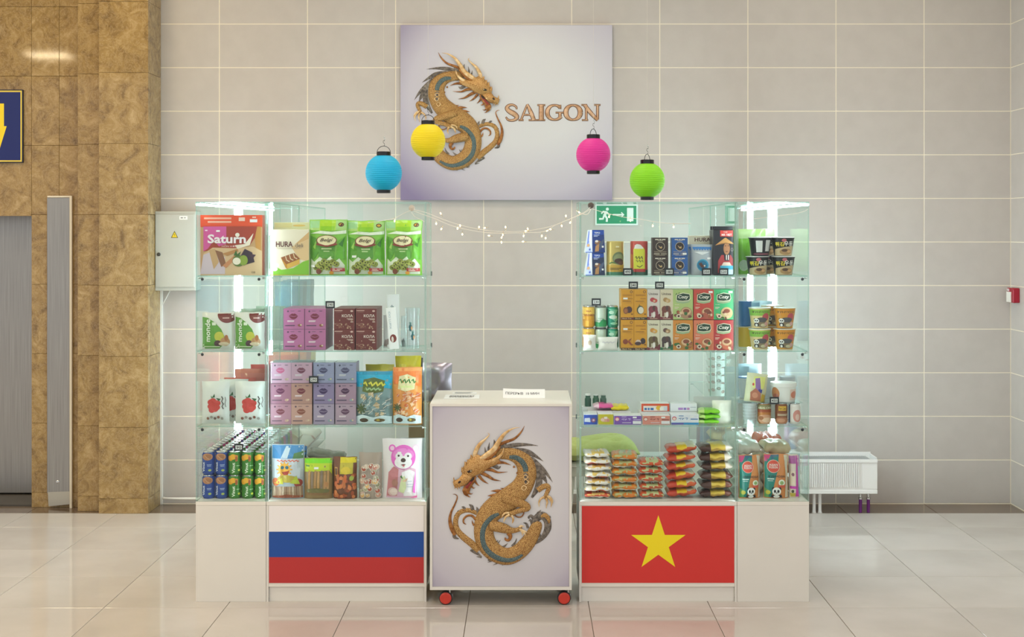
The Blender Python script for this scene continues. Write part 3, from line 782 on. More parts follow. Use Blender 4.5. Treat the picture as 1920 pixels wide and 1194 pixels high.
    def spikes(R):
        for p in ([(906, 874, 3), (922, 869, 3.8), (942, 867, 2.4), (958, 872, .2)], [(908, 879, 3), (922, 881, 3), (934, 885.5, 1.6), (952, 884.5, .2)], [(900, 885, 3.4), (914, 892, 3), (926, 899, 1.8), (939.5, 901.5, .2)], [(897, 891, 3), (906, 901, 2), (916, 907, .2)], [(890, 901, 2.5), (894, 907, 1.5), (899, 911, .2)], [(884, 912, 2), (888, 915, 1), (891, 914, .1)], [(878, 924, 2), (883, 926, 1), (887, 924.5, .1)], [(876, 928, 2), (879, 931, 1), (883, 932, .1)],
                  [(950, 930, 6), (936, 921, 3.6), (920, 920.5, .2)], [(944, 938, 6), (930, 929, 3.8), (914, 929.5, .2)], [(938, 948, 5.5), (922, 942, 3.8), (906, 944, .2)], [(952, 922, 4), (945, 917, 2), (938, 915, .2)], [(966, 910, 3), (960, 912, 2), (957, 911, .2)], [(970, 900, 2.5), (967, 901, 1.4), (965, 899, .2)], [(971, 886, 2.5), (969, 887, 1.4), (968, 888, .2)], [(965, 874, 2.5), (963, 876, 1.4), (962, 877, .2)],
                  [(853, 1003, 3), (847, 991, 3.8), (843.5, 975, 3), (846, 960, 2), (853, 945, 1.5), (857.5, 932, 1), (854, 927, .7), (849, 926.3, .3)], [(892, 974, 2.5), (885, 967, 2.2), (876, 967, 2), (869.5, 973, 1.8), (869.5, 980, 1.4), (874, 983, .5)], [(889, 985, 2), (886, 980, 1.3), (885, 975, .2)]): R.stroke(p, G_SPIKE, .65, 1.5)
    part('spikes', bo, spikes)
    def limbs(R):
        R.stroke([(942, 932, 8), (955, 936, 9.5), (972, 941, 8.5), (986, 946, 6.6), (989, 951, 6), (982, 954, 5.2), (968, 958, 4.6), (957, 963, 5), (953, 965, 3)], G_BODY, .6, 9)
        for p in ([(955, 960, 2.2), (948, 960, 2), (943, 964, 1.6), (940.5, 970, .3)], [(956, 963, 2.3), (949, 967, 2.1), (946, 972, 1.7), (944.5, 978, .3)], [(959, 964, 2.4), (962, 970, 2), (962, 975, 1.6), (960, 980, .3)]): R.stroke(p, G_HORN, .8, 12)
        R.stroke([(964, 965, 1), (971, 969, 1.2), (978, 968, 1.2), (982, 962, 1.1), (981, 957, .9)], G_SPIKE, .8, 3)
        R.stroke([(1008, 919, 5.5), (1017, 913, 5.4), (1026, 911, 4.8), (1028.5, 916, 4.2), (1025, 925, 3.8), (1023, 932, 4), (1024, 935, 2)], G_BODY, .6, 1)
        for p in ([(1021, 931, 2), (1014, 935, 1.8), (1010.5, 942, 1.4), (1011, 950, .3)], [(1024, 933, 2), (1026, 941, 1.8), (1025, 946, 1.3), (1024, 953, .3)], [(1027, 931, 2), (1032.5, 937, 1.8), (1034.5, 943, 1.3), (1033, 951, .3)], [(1025, 930, 1.6), (1031, 931, 1.5), (1036, 938, 1.2), (1036, 943, .3)]): R.stroke(p, G_HORN, .8, 3)
        R.stroke([(918, 985, 9), (930, 986, 10), (946, 990, 9), (958, 993.5, 6), (968, 993, 4.4), (976, 990, 4), (979, 989, 2)], G_BODY, .6, 6)
        for p in ([(974, 990, 2), (979, 996, 1.7), (980, 1003, .3)], [(976, 991, 2), (984, 995, 1.7), (989, 996.5, .3)], [(974, 987, 2), (978, 984.5, 1.6), (983, 987, .3)], [(976, 992, 1.8), (984, 999, 1.4), (984, 1005, .3)]): R.stroke(p, G_HORN, .8, 9)
        R.stroke([(953, 998, 4.5), (957, 1005, 3.6), (954, 1012, 2.6), (948.5, 1011, 2.2), (947, 1007, 1)], G_SPIKE, .7, 4)
    part('claws', bo, limbs)
    def tuft(R):
        R.stroke([(1002, 980, 6), (1008, 970, 7), (1018, 967, 7.5), (1026, 976, 7), (1027, 990, 6.5), (1021, 1003, 5), (1012, 1013, 3.4), (1003, 1020, 1)], G_MANE, .45, .5)
        R.stroke([(1014, 968, 3), (1022, 966, 4.5), (1028, 973, 4), (1029, 981, 2)], G_BODY, .5, 2.5)
        for p in ([(1008, 970, 3), (1009, 962, 2.4), (1014.5, 956, .2)], [(1001, 973, 3), (996, 967, 2.6), (991, 970, 1.6), (993, 973, .3)], [(998, 982, 3), (995, 975, 2), (991, 977, .3)], [(1016, 964, 2), (1021, 962, 1), (1024, 962.5, .1)], [(1026, 970, 2), (1031, 968, 1.2), (1033, 971, .1)], [(990, 990, 2.4), (987, 982, 2), (981, 980, .3)], [(998, 1016, 3), (990, 1028, 3.4), (977, 1039, 1)], [(1008, 1000, 3), (1013, 1005, 2), (1010, 1013, .4)]): R.stroke(p, G_MANE, .5, 1)
    part('tail_tuft', bo, tuft)
    return bo

def board_mat(key, cx, cz, rx, rz):
    """printed backdrop: pale lilac white running to lilac at the rim of the print"""
    m, n, l, b = newmat(key)
    tc = n.new('ShaderNodeTexCoord'); mp = n.new('ShaderNodeMapping')
    mp.inputs['Location'].default_value = (-cx / rx, 0, -cz / rz); mp.inputs['Scale'].default_value = (1 / rx, 0, 1 / rz)
    g_ = n.new('ShaderNodeTexGradient'); g_.gradient_type = 'QUADRATIC_SPHERE'
    ln = n.new('ShaderNodeVectorMath'); ln.operation = 'LENGTH'
    l.new(tc.outputs['Object'], mp.inputs[0]); l.new(mp.outputs[0], ln.inputs[0])
    r = n.new('ShaderNodeValToRGB'); e = r.color_ramp.elements
    e[0].position = .35; e[0].color = lin('#d6d5d6'); e[1].position = 1.0; e[1].color = lin('#85799a')
    q = e.new(.72); q.color = lin('#c2bdc8')
    l.new(ln.outputs['Value'], r.inputs[0]); l.new(r.outputs[0], b.inputs['Base Color'])
    b.inputs['Roughness'].default_value = .35
    n.remove(g_)
    return m
# ---- SAIGON sign board on the wall
YS = 9.105
sx0, sx1, sz0, sz1 = PX(751, YS), PX(1148, YS), PZ(375, YS), PZ(47, YS)
sbw, sbh = sx1 - sx0, sz1 - sz0
sb = empty('shop_sign', ((sx0 + sx1) / 2, YS, sz0))
b = MB(); b.box(-sbw / 2, sbw / 2, 0, .03, 0, sbh, board_mat('sign_backdrop', .12, sbh * .60, 1.08, .95), .001); b.build('sign_board', sb)
ks = YS / FP
def mp_sign(x, y, h):
    sx = 942 - (x - 843) * (167 / 195.0); sy = 98 + (y - 798) * (222 / 262.0)
    return (PX(sx, YS) - sb.location[0], -.0005 - h * ks * .8, PZ(sy, YS) - sz0)
dragon(sb, mp_sign)
R = Relief(lambda x, y, h: (PX(x, YS) - sb.location[0], -.0005 - h * ks * .9, PZ(y, YS) - sz0), 1)
M_COP = noisy('copper_letter', '#b88a62', '#dcb592', 30, .35, .35); M_COPD = P('#6d4630', .45, .2)
letters = []
def arc(cx, cy, rx, ry, a0, a1, thick, thin, n=14):
    return [(cx + rx * math.cos(a), cy - ry * math.sin(a), thin + (thick - thin) * abs(math.cos(a)) ** 1.4) for a in [a0 + (a1 - a0) * k / n for k in range(n + 1)]]
letters.append([(969, 205, .7), (967.5, 200, 1.3), (961, 196.6, 1.5), (954, 198, 2.2), (950.5, 203, 3.2), (955, 208.5, 3.8), (963, 213, 4.2), (969, 218.5, 3.6), (967, 223.5, 2.4), (960, 225.8, 1.6), (952.5, 224.5, 1.4), (948.5, 219, .7)])
letters += [[(988.5, 196, .9), (983, 210, 1.4), (977, 225, 1.3)], [(988.5, 195.5, 1.5), (995, 210, 3.2), (1001, 225, 3)], [(981.5, 215.3, 1), (995.5, 215.3, 1)], [(972, 225.2, .9), (982, 225.2, .9)], [(991, 225.2, .9), (1008, 225.2, .9)]]
letters += [[(1015, 197, 3.9), (1015, 225, 3.9)], [(1007.3, 197, .9), (1022.5, 197, .9)], [(1007.3, 225.2, .9), (1022.5, 225.2, .9)]]
letters += [arc(1040, 211, 13.8, 13.6, .75, 2 * pi - .55, 3.6, 1.3), [(1051, 204.5, .8), (1050.6, 196.5, 1)], [(1050, 211.5, 2.4), (1050, 222.5, 2.2)], [(1041.5, 211.2, .9), (1056, 211.2, .9)]]
letters += [arc(1074.5, 211, 13.6, 13.6, 0, 2 * pi, 4.2, 1.4, 20)]
letters += [[(1099.2, 197, 1.6), (1099.2, 225, 1.6)], [(1096, 196.6, 2.4), (1107, 211, 3.2), (1120.5, 225.5, 2)], [(1120.4, 197, 1.9), (1120.4, 224, 1.9)], [(1090, 196.8, .9), (1101, 196.8, .9)], [(1114, 196.8, .9), (1126, 196.8, .9)], [(1091, 225.2, .9), (1103, 225.2, .9)]]
for L in letters:
    R.stroke([(x, y, w + .9) for x, y, w in L], M_COPD, .3, 0, 5, 4)
for L in letters:
    R.stroke([(x, y, max(w - .25, .4)) for x, y, w in L], M_COP, .6, 1.0, 5, 6)
R.mb.build('sign_lettering', sb)
tag(sb, 'large pale sign board with bronze lettering and a golden dragon on the tiled wall', 'sign')

# ================================================================ COUNTER ON CASTORS
YC = 6.66
c0, c1 = PX(806, YC), PX(1072, YC); cz0, cz1 = PZ(1106, YC), PZ(757, YC)
cw = (c1 - c0) / 2; CD = .56
ct = empty('counter', ((c0 + c1) / 2, YC, 0))
ft = .0125
b = MB(); b.box(-cw, -cw + ft, 0, CD, cz0, cz1 - ft - .0003, M_WHITE); b.box(cw - ft, cw, 0, CD, cz0, cz1 - ft - .0003, M_WHITE); b.box(-cw + ft + .0002, cw - ft - .0002, 0, CD, cz0, cz0 + .016, M_WHITE); b.box(-cw + ft + .0002, cw - ft - .0002, .02, .036, cz0 + .0163, cz1 - ft - .0006, M_WHITE)
b.build('carcass', ct)
b = MB(); b.box(-cw, cw, 0, CD, cz1 - ft, cz1, M_WHITE2, .0006); b.build('counter_top', ct)
b = MB(); b.box(-cw + ft + .0005, cw - ft - .0005, .004, .0195, cz0 + .0168, cz1 - ft - .0009, board_mat('counter_backdrop', 0, .56, .62, .72), .0005); b.build('picture_panel', ct)
kc = YC / FP
dragon(ct, lambda x, y, h: (PX(x, YC) - ct.location[0], .0035 - h * kc * .75, PZ(y, YC)))
for sx in (-1, 1):
    for yy in (.035, CD - .06):
        cxp = (PX(835, YC) if sx < 0 else PX(1058, YC)) - ct.location[0]
        cs = empty('castor'); cs.parent = ct; cs.location = (cxp, yy, 0)
        rr = .034
        b = MB(); b.lathe([(rr - .004, 0), (rr, .004), (rr, .02), (rr - .004, .024)], P('#2b2b2d', .5), 22, ax='y', cz=rr, cy=.012); b.build('tyre', cs)
        b = MB(); b.lathe([(.029, 0), (.029, .003), (.024, .006), (.001, .006)], P('#cf3b2c', .35), 22, ax='y', cz=rr, cy=-.0125); b.build('red_hub', cs)
        b = MB(); b.box(.016, .024, -.008, .03, rr, cz0 - .006, M_CHROME, .002); b.box(-.022, .03, -.014, .034, cz0 - .0055, cz0 - .0005, M_CHROME, .001); b.box(.022, .036, -.006, .02, rr - .01, rr + .02, P('#8d9196', .3, .8), .004); b.build('fork', cs)
tag(ct, 'white counter on red castors with a golden dragon picture on its front', 'counter')
# papers on the counter top
M_PAPER = P('#f4f4f1', .6)
def sheet(name, label, px0, px1, yc, dep, prints, z=None, rz=0):
    X0, X1 = PX(px0, yc), PX(px1, yc)
    w_ = (X1 - X0)
    b = MB(); b.box(-w_ / 2, w_ / 2, 0, dep, 0, .0008, M_PAPER); o = b.build(name, None, ((X0 + X1) / 2, yc, cz1 + .0006 if z is None else z), rz)
    sk = Skin(lambda u, v: ((u - .5) * w_, v * dep, .0008), nrm=lambda u, v: (0, 0, 1)); prints(sk); sk.done(o)
    return tag(o, label, 'paper')
def pr(sk):
    for r in range(6):
        rr = random.Random(r); u = .14
        while u < .82:
            q = rr.uniform(.02, .07); sk.rect(u, .72 - r * .09, min(u + q, .86), .77 - r * .09, '#6a6a68'); u += q + rr.uniform(.01, .03); sk.k -= 1
sheet('printed_sheet', 'white sheet with dense small grey print lying flat on the counter', 832, 898, 6.86, .16, pr)
def pr2(sk): sk.bars(.1, .8, .9, 3, .25, .1, '#8a8a88', 3)
sheet('printed_slip', 'narrow printed slip behind the dense sheet on the counter', 848, 893, 7.06, .07, pr2)
X0, X1, YP = PX(943, 6.85), PX(1022, 6.85), 6.85; w_ = X1 - X0
b = MB()
def curl(u, v):
    t = v * .9; return ((u - .5) * w_, .034 + .034 * v * .9 - .004 * math.sin(u * pi), .0006 + .004 * (1 - u) ** 3 * v + .042 * v - .002 * math.sin(u * pi) * (1 - v))
b.grid(curl, 12, 3, M_PAPER); b.grid(lambda u, v: ((u - .5) * w_, .034 + .036 * v - .004 * math.sin(u * pi) - .07 + .07, .0002 + .0 * v), 12, 1, M_PAPER, flip=True)
o = b.build('break_notice', None, ((X0 + X1) / 2, YP, cz1 + .0003))
sk = Skin(curl, 12, 3, nrm=lambda u, v: (0, -.75, .66)); sk.text('ПЕРЕРЫВ  10 МИН', .46, .52, .80, .26, '#3c3c40', .01); sk.done(o)
tag(o, 'curled white paper notice about a ten minute break standing on the counter', 'paper')

# ================================================================ GOODS: shapes
def carton(name, w, h, d, col, c=.0012, rough=.38, side=None):
    b = MB(); m = P(col, rough) if isinstance(col, str) else col
    b.box(-w / 2, w / 2, 0, d, 0, h, m, c)
    o = b.build(name)
    return o, Skin(lambda u, v: ((u - .5) * w, 0, v * h))
def pouch(name, w, h, d, mat, kind='stand', nu=10, nv=14, seed=0, wr=.07, waist=.05, lean=0.0, zig=False):
    """soft bag; front face is S(u, v)"""
    if isinstance(mat, str): mat = foil(mat)
    def thick(u, v):
        fu = max(0, 1 - abs(2 * u - 1) ** 3) ** .75
        if kind == 'stand': fv = max(0, 1 - v ** 3) ** .9 * min(1, .55 + v * 4)
        else: fv = max(0, 1 - abs(2 * v - 1) ** 5) ** .8
        return d / 2 * fu * fv
    def xz(u, v):
        k = 1 - waist * math.sin(pi * v) - (.03 * noise.noise((v * 6, seed, .3)))
        z = h * v
        if zig and v > .999: z += h * .012 * (1 if int(u * nu * 2) % 2 else -1)
        if v > .9: z += h * .012 * noise.noise((u * 4, seed * 1.7, 2))
        return (u - .5) * w * k, z
    def S(u, v):
        x, z = xz(u, v); t = thick(u, v)
        return (x, d / 2 - t - noise.noise((x * 38, z * 30, seed)) * d * wr * min(1, t / (d * .2)) + lean * v * h, z)
    def B(u, v):
        x, z = xz(u, v); t = thick(u, v)
        return (x, d / 2 + t + .0004 + lean * v * h, z)
    b = MB(); b.grid(S, nu, nv, mat); b.grid(B, nu, nv, mat, flip=True)
    o = b.build(name)
    sk = Skin(S, nu, nv, off=.0009, step=.0003, rough=.28); sk.tx = .0022
    return o, sk
def pack(name, w, l, t, fn, seed=0, nx=18, ns=16):
    """soft pack lying flat, ends crimped; fn(u, angle) -> material; front at y = 0"""
    b = MB()
    def S(u, a):
        e = abs(2 * u - 1)
        f = max(.06, max(0, 1 - e ** 9) ** .6) if e < .95 else .06
        ca, sa = math.cos(a), math.sin(a)
        y = l / 2 * (1 - .05 * e ** 4) * math.copysign(abs(ca) ** .55, ca)
        z = t / 2 * f * math.copysign(abs(sa) ** .75, sa)
        n_ = noise.noise((u * 6 + seed, a * 1.3, seed * .7)) * (0 if abs(a - 2 * pi) < 1e-6 or a < 1e-6 else 1)
        z += n_ * t * .22 * f; y += n_ * l * .035
        z += t * .10 * noise.noise((u * 2.2, seed * 3.1, 1)) * (e > .8)
        return ((u - .5) * w, l / 2 + y, t / 2 + z)
    b.grid(lambda u, v: S(u, v * 2 * pi), nx, ns, None, matfn=lambda u, v: fn(u, v * 2 * pi))
    z0 = min(v[2] for v in b.v); z1 = max(v[2] for v in b.v); b.v = [(v[0], v[1], (v[2] - z0) / (z1 - z0) * t) for v in b.v]
    o = b.build(name)
    return o
def rskin(rf, h, span=pi, nu=16, nv=6, R=None, off=.0006):
    R = R if R is not None else max(rf(k / 10) for k in range(11))
    def S(u, v):
        a = -pi / 2 + (u - .5) * span; r = rf(v); return (r * math.cos(a), R + r * math.sin(a), v * h)
    return Skin(S, nu, nv, off=off, step=.0002, nrm=lambda u, v: (math.cos(-pi / 2 + (u - .5) * span), math.sin(-pi / 2 + (u - .5) * span), 0), rough=.3)
M_ALU = P('#c9ccd0', .25, .9)
def can(name, r, h, mat, lid=True):
    b = MB(); b.lathe([(r * .80, 0), (r * .84, .003), (r, .012), (r, h - .012), (r * .86, h - .003), (r * .86, h)], mat, 20, cy=r); o = b.build(name)
    if lid:
        b = MB(); b.lathe([(r * .88, h - .0025), (r * .90, h + .0005), (r * .86, h + .002), (r * .82, h + .0008), (r * .02, h + .0008)], M_ALU, 20, cy=r)
        b.box(-.006, .006, r - .014, r + .006, h + .0012, h + .0028, M_ALU, .0005); b.build('can_lid', o)
    return o, rskin(lambda v: r, h, R=r)
def cup(name, r0, r1, h, mat, lid=None):
    b = MB(); b.lathe([(r0, 0), (r1, h * .94), (r1 * 1.05, h * .945), (r1 * 1.05, h * .975)], mat, 22, cy=r1 * 1.05); o = b.build(name)
    if lid:
        b = MB(); b.lathe([(r1 * 1.06, h * .976), (r1 * 1.06, h), (r1 * .98, h + .001), (.001, h + .0012)], lid, 22, cy=r1 * 1.05); b.build('cup_lid', o)
    return o, rskin(lambda v: r0 + (r1 - r0) * v / .94 if v < .94 else r1, h, R=r1 * 1.05)
def price_tag(num, px, Y, z, label):
    w_, h_ = .047, .037
    o = empty('price_tag', (PX(px, Y), Y, z))
    b = MB()
    for q in ((-w_ / 2, w_ / 2, 0, .004, 0, .0085), (-w_ / 2, w_ / 2, 0, .004, h_ - .0085, h_), (-w_ / 2, -w_ / 2 + .007, 0, .004, .00851, h_ - .00851), (w_ / 2 - .007, w_ / 2, 0, .004, .00851, h_ - .00851)): b.box(*q, P('#1d1f24', .4))
    b.box(-w_ / 2, w_ / 2, .0041, .016, 0, .003, P('#1d1f24', .4)); b.build('tag_frame', o)
    b = MB(); b.box(-w_ / 2 + .0072, w_ / 2 - .0072, .0018, .0035, .0087, h_ - .0087, P('#f2f2f0', .5)); cd = b.build('price_card', o)
    sk = Skin(lambda u, v: ((u - .5) * w_, .0018, v * h_)); sk.text(num, .5, .5, .56, .36, '#232326', .02); sk.done(cd, 'price_number')
    return tag(o, label, 'price tag')
def sticker(sk, u, v, w=.18, h=.05): sk.rect(u - w / 2, v - h / 2, u + w / 2, v + h / 2, '#f2f2ef'); return sk
def squiggle(sk, u0, u1, v, amp, w, col, n=9, asp=1.0):
    sk.line([(u0 + (u1 - u0) * k / (2 * n), v + amp * math.sin(k * 2.1) * (1 if k % 3 else .5)) for k in range(2 * n + 1)], w, col, asp)
YQ = 6.79
SH = {1: Z1, 2: Z2, 3: Z3, 0: ZB}
def span(p0, p1, Y=YQ): return (PX(p0, Y) + PX(p1, Y)) / 2, (p1 - p0) * Y / FP
def hpx(n, Y=YQ): return n * Y / FP
EPS = .0004

# ================================================================ LEFT MAIN CABINET
# -- shelf 1: wafer box, green biscuit bags
def hura(name, w, h, d, full=True, tv=.68):
    o, sk = carton(name, w, h, d, '#efe6cf')
    if full:
        sk.poly([(.55, .62), (1, .82), (1, 0.3), (.75, .35)], '#e6c594').poly([(.62, .66), (1, .95), (1, .8)], '#dcb37c')
        sk.poly([(.08, 0), (1, 0), (1, .34), (.85, .30), (.6, .16), (.3, .12), (.08, .22)], '#86c436')
        sk.ell(.15, .22, .09, .05, '#f2f7e4').ell(.12, .14, .08, .05, '#e8f3d0')  # white glow at the left side, painted into the print
        sk.poly([(.28, .38), (.40, .17), (.44, .14), (.76, .25), (.76, .36), (.66, .42)], '#e0b350').poly([(.28, .38), (.44, .24), (.44, .14), (.40, .17)], '#c98f30')
        sk.poly([(.28, .39), (.62, .49), (.77, .36), (.42, .24)], '#9c5f33')
        for k in range(3):
            sk.line([(.40 + .1 * k, .42 + .03 * k), (.43 + .1 * k, .33 + .03 * k), (.50 + .1 * k, .30 + .03 * k)], .012, '#e4cfa8', w / h)
        sk.rect(.0, .0, 1, .012, '#d8b23c')
    sk.text('HURA', .37, tv, .43, .12 if full else .10, '#5c1f18', .015).text('deli', .75, tv - .025, .20, .085, '#77706a')
    sk.bars(.17, .60, .86, 1, .03, .006, '#b5a58c'); sk.bars(.2, .58, .8, 1, .03, .005, '#b5a58c')
    sk.done(o); return o
x, w = span(504, 577); o = hura('wafer_box', w, hpx(86), .055); o.location = (x, YQ, Z1 + EPS)
tag(o, 'cream wafer carton with waffle picture beside the green biscuit bags', 'box')
x, w = span(508, 575, 6.9); o, sk = carton('wafer_box', w, PZ(417, 6.9) - Z1, .05, '#f3edc0'); sk.rect(.02, .9, .5, .99, '#efe3a0').ell(.7, .94, .18, .02, '#f2d079'); sk.done(o); o.location = (x, 6.9, Z1 + EPS)
tag(o, 'pale yellow carton standing behind the cream wafer carton', 'box')
def green_bag(i, p0, p1, top, label):
    x, w = span(p0, p1); h = hpx(518 - top); o, sk = pouch('biscuit_bag', w * 1.02, h, .075, '#8ccf48', 'stand', 10, 14, 3 + i, .10, .03, zig=True); A = w / h
    sk.rect(.02, .80, .98, .985, '#b9e07f').rect(.28, .79, .70, .985, '#b6dd1f').rect(.30, .79, .68, .87, '#93cf12')
    sk.poly([(.02, .84), (.26, .84), (.27, .97), (.02, .97)], '#a7db9a').poly([(.72, .82), (.98, .84), (.98, .97), (.72, .97)], '#b8e08a')
    sk.ell(.84, .90, .075, .038, '#5b2a12').ell(.84, .90, .05, .022, '#d9a52c')
    sk.poly([(.02, .74), (.3, .79), (.6, .77), (.98, .80), (.98, .74), (.6, .72), (.25, .74)], '#eef7e2')
    sk.poly([(.03, .28), (.03, .70), (.2, .66), (.28, .45), (.16, .30)], '#5da32c').poly([(.72, .30), (.80, .62), (.97, .70), (.97, .28)], '#6bb62c').poly([(.8, .55), (.95, .68), (.9, .5)], '#3f7f22').poly([(.10, .5), (.2, .62), (.17, .46)], '#a6d95e')
    sk.rect(.26, .30, .70, .55, '#5f9e35').rect(.34, .46, .62, .485, '#cfe6a8').rect(.4, .42, .56, .435, '#cfe6a8')
    sk.poly([(.05, .02), (.05, .30), (.15, .24), (.3, .33), (.45, .26), (.6, .34), (.7, .24), (.82, .30), (.95, .18), (.95, .02)], '#dfe8cf')
    for (u, v) in ((.2, .14), (.3, .20), (.42, .25), (.55, .22), (.66, .24), (.4, .15), (.55, .14), (.3, .09), (.75, .20), (.48, .19)):
        sk.ell(u, v, .085, .05, '#8f9a3c', 12).ell(u, v, .03, .02, '#4f4a1c', 8)
    for (u, v) in ((.25, .17), (.36, .22), (.49, .23), (.6, .19), (.7, .22), (.34, .13), (.5, .12)): sk.ell(u, v, .06, .034, '#a9b052', 10).ell(u + .01, v, .022, .014, '#3f3d18', 8)
    sk.ell(.28, .07, .07, .05, '#8b4f3a').rect(.60, .07, .96, .13, '#b5393a').rect(.65, .105, .90, .118, '#f0d9c8').rect(.65, .082, .84, .094, '#f0d9c8').ell(.62, .045, .06, .03, '#e8a13a')
    sk.ell(.49, .615, .275, .098, '#7d2f22', 22).ell(.49, .618, .25, .086, '#eee3b6', 22).text('Belgi', .49, .62, .34, .075, '#4a2a1d', .008, .35, extra=.001)
    sk.poly([(.2, .56), (.26, .57), (.49, .525), (.73, .57), (.79, .56), (.75, .535), (.49, .50), (.23, .535)], '#8b3326')
    if i == 0: sticker(sk, .12, .165, .12, .04)
    if i == 1: sticker(sk, .20, .34, .12, .04)
    sk.done(o); o.location = (x, YQ + .012 * (i % 2), Z1 + EPS); o.rotation_euler = (0, 0, (-.04, .03, -.02)[i])
    return tag(o, label, 'bag', 'green biscuit bags on the top shelf')
green_bag(0, 578, 649, 412, 'glossy green biscuit bag with oval cream logo beside the wafer carton')
green_bag(1, 650, 720, 414, 'glossy green biscuit bag with oval cream logo, middle one of three')
green_bag(2, 722, 790, 413, 'glossy green biscuit bag with oval cream logo beside the cabinet edge and string light hook')
# -- kiss boxes and cola boxes
UPL = [(-1, .12), (-.72, .42), (-.4, .72), (-.15, .8), (0, .62), (.15, .8), (.4, .72), (.72, .42), (1, .12), (.55, .16), (.25, .02), (0, -.02), (-.3, .10), (-.6, .16)]
LWL = [(-1, .08), (-.6, .02), (-.28, -.08), (0, -.16), (.28, -.10), (.6, .05), (1, .06), (.72, -.42), (.35, -.78), (0, -.85), (-.35, -.78), (-.72, -.42)]
def kiss_box(w, h, d, col, lip, ink='#5d4660', deco='#8d5a44'):
    o, sk = carton('candy_box', w, h, d, col, .0008)
    sk.poly([(.48 + .22 * x, .63 + .17 * y) for x, y in UPL], lip).poly([(.48 + .22 * x, .63 + .17 * y) for x, y in LWL], lip)
    sk.ell(.22, .87, .045, .045, ink, 10).rect(.34, .875, .52, .895, ink).rect(.70, .87, .84, .90, ink)
    sk.rect(.19, .395, .52, .425, '#f0e4ea').rect(.19, .355, .50, .38, '#e8d8e2')
    sk.rect(.08, .16, .55, .20, ink).ell(.78, .19, .09, .065, deco, 10).ell(.84, .21, .05, .04, '#d8c4a8', 8).rect(.0, .0, 1, .012, ink).rect(.0, .0, .012, 1, ink)
    sk.done(o); return o
ORD = ['first', 'second', 'third', 'fourth', 'fifth', 'sixth', 'seventh', 'eighth', 'ninth', 'tenth', 'eleventh', 'twelfth']
def stack(proto, xs, zs, y0, pitch, layers, label, cat, group, first_label=None):
    first = True
    for k in range(layers):
        for i, xx in enumerate(xs):
            for j, zz in enumerate(zs):
                loc = (xx, y0 + k * pitch, zz)
                if first: o = proto; o.location = loc; first = False
                else: o = dup(proto, loc)
                tag(o, '%s, %s row, %s column, %s from the front' % (label, ('lower', 'upper')[j], ('first', 'second')[i], ORD[k]), cat, group)
Yk = 6.80
wk = hpx(39.6, Yk); hk = hpx(38.8, Yk)
p = kiss_box(wk - .0012, hk - .0006, .043, '#b8709f', '#7c2c44')
stack(p, [PX(551, Yk), PX(591, Yk)], [Z2 + EPS, Z2 + EPS + hk], Yk, .0445, 6, 'pink lips candy box', 'box', 'pink lip print candy boxes')
def cola_box(w, h, d):
    o, sk = carton('cola_box', w, h, d, noisy('cola_carton', '#74322e', '#6a2927', 14, .4), .0008)
    rr = random.Random(4)
    for k in range(26):
        u, v = rr.uniform(.05, .95), rr.uniform(.03, .46); sk.ell(u, v, rr.uniform(.02, .06), rr.uniform(.015, .04), rr.choice(['#a8826a', '#8a5546', '#c2a184', '#5a2420', '#93604c']), 8); sk.k -= .8
    sk.text('КОЛА', .65, .655, .52, .14, '#f0e2d8', .012).rect(.62, .50, .92, .525, '#d8bfb2').rect(.68, .455, .92, .478, '#d8bfb2').rect(.8, .34, .93, .375, '#e2cfc4')
    sk.rect(.04, .885, .42, .925, '#c9a298').ell(.86, .885, .07, .045, '#d7b7ac', 10).rect(.1, .83, .38, .845, '#a57a70')
    sk.done(o); return o
p = cola_box(wk - .0012, hk - .0006, .043)
stack(p, [PX(645.5, Yk), PX(686.5, Yk)], [Z2 + EPS, Z2 + EPS + hk], Yk, .0445, 6, 'dark brown cola box', 'box', 'brown cola candy boxes')
price_tag('290', 619, Yk + .012, Z2 + EPS + 2 * hk + .0002, 'black framed price card on top of the cola boxes')
# -- white stick packs and clear packs
x, w = span(726, 748, 6.90); o, sk = carton('white_stick_pack', w, hpx(101, 6.9), .02, '#f3f5f5'); sk.rect(.30, .735, .52, .752, '#4b6a70').rect(.28, .765, .56, .778, '#4b6a70').rect(.34, .79, .46, .80, '#4b6a70'); sk.done(o); o.location = (x, 6.90, Z2 + EPS)
tag(o, 'tall narrow white pack standing upright behind a leaning one', 'box')
x, w = span(728, 746, 6.82); o, sk = carton('white_stick_pack', w, hpx(78, 6.82), .015, '#f4f5f5'); A = w / hpx(78, 6.82)
sk.ell(.5, .26, .34, .34 * A * 1.25, '#7d2f26').ell(.42, .24, .12, .30 * A, '#e8e0d8').text('IDO LUPIX', .32, .70, .20, .42, '#9db4bd', 0, 0, 3); sk.done(o); o.location = (x + .006, 6.82, Z2 + .0015); o.rotation_euler = (0, -.09, .05)
tag(o, 'white pack with round brown print leaning against the tall white pack', 'box')
M_CLEAR = glass('clear_packaging', '#f1f6f7', .9, .13, .12, 3)
x, w = span(757, 787, 6.84); h = hpx(77, 6.84)
b = MB(); b.lathe([(w * .40, 0), (w * .42, .004), (w * .47, h)], M_CLEAR, 18, cy=w / 2); o = b.build('clear_tumbler', None, (x, 6.84, Z2 + EPS))
sk = rskin(lambda v: w * (.42 + .05 * v), h, R=w / 2)
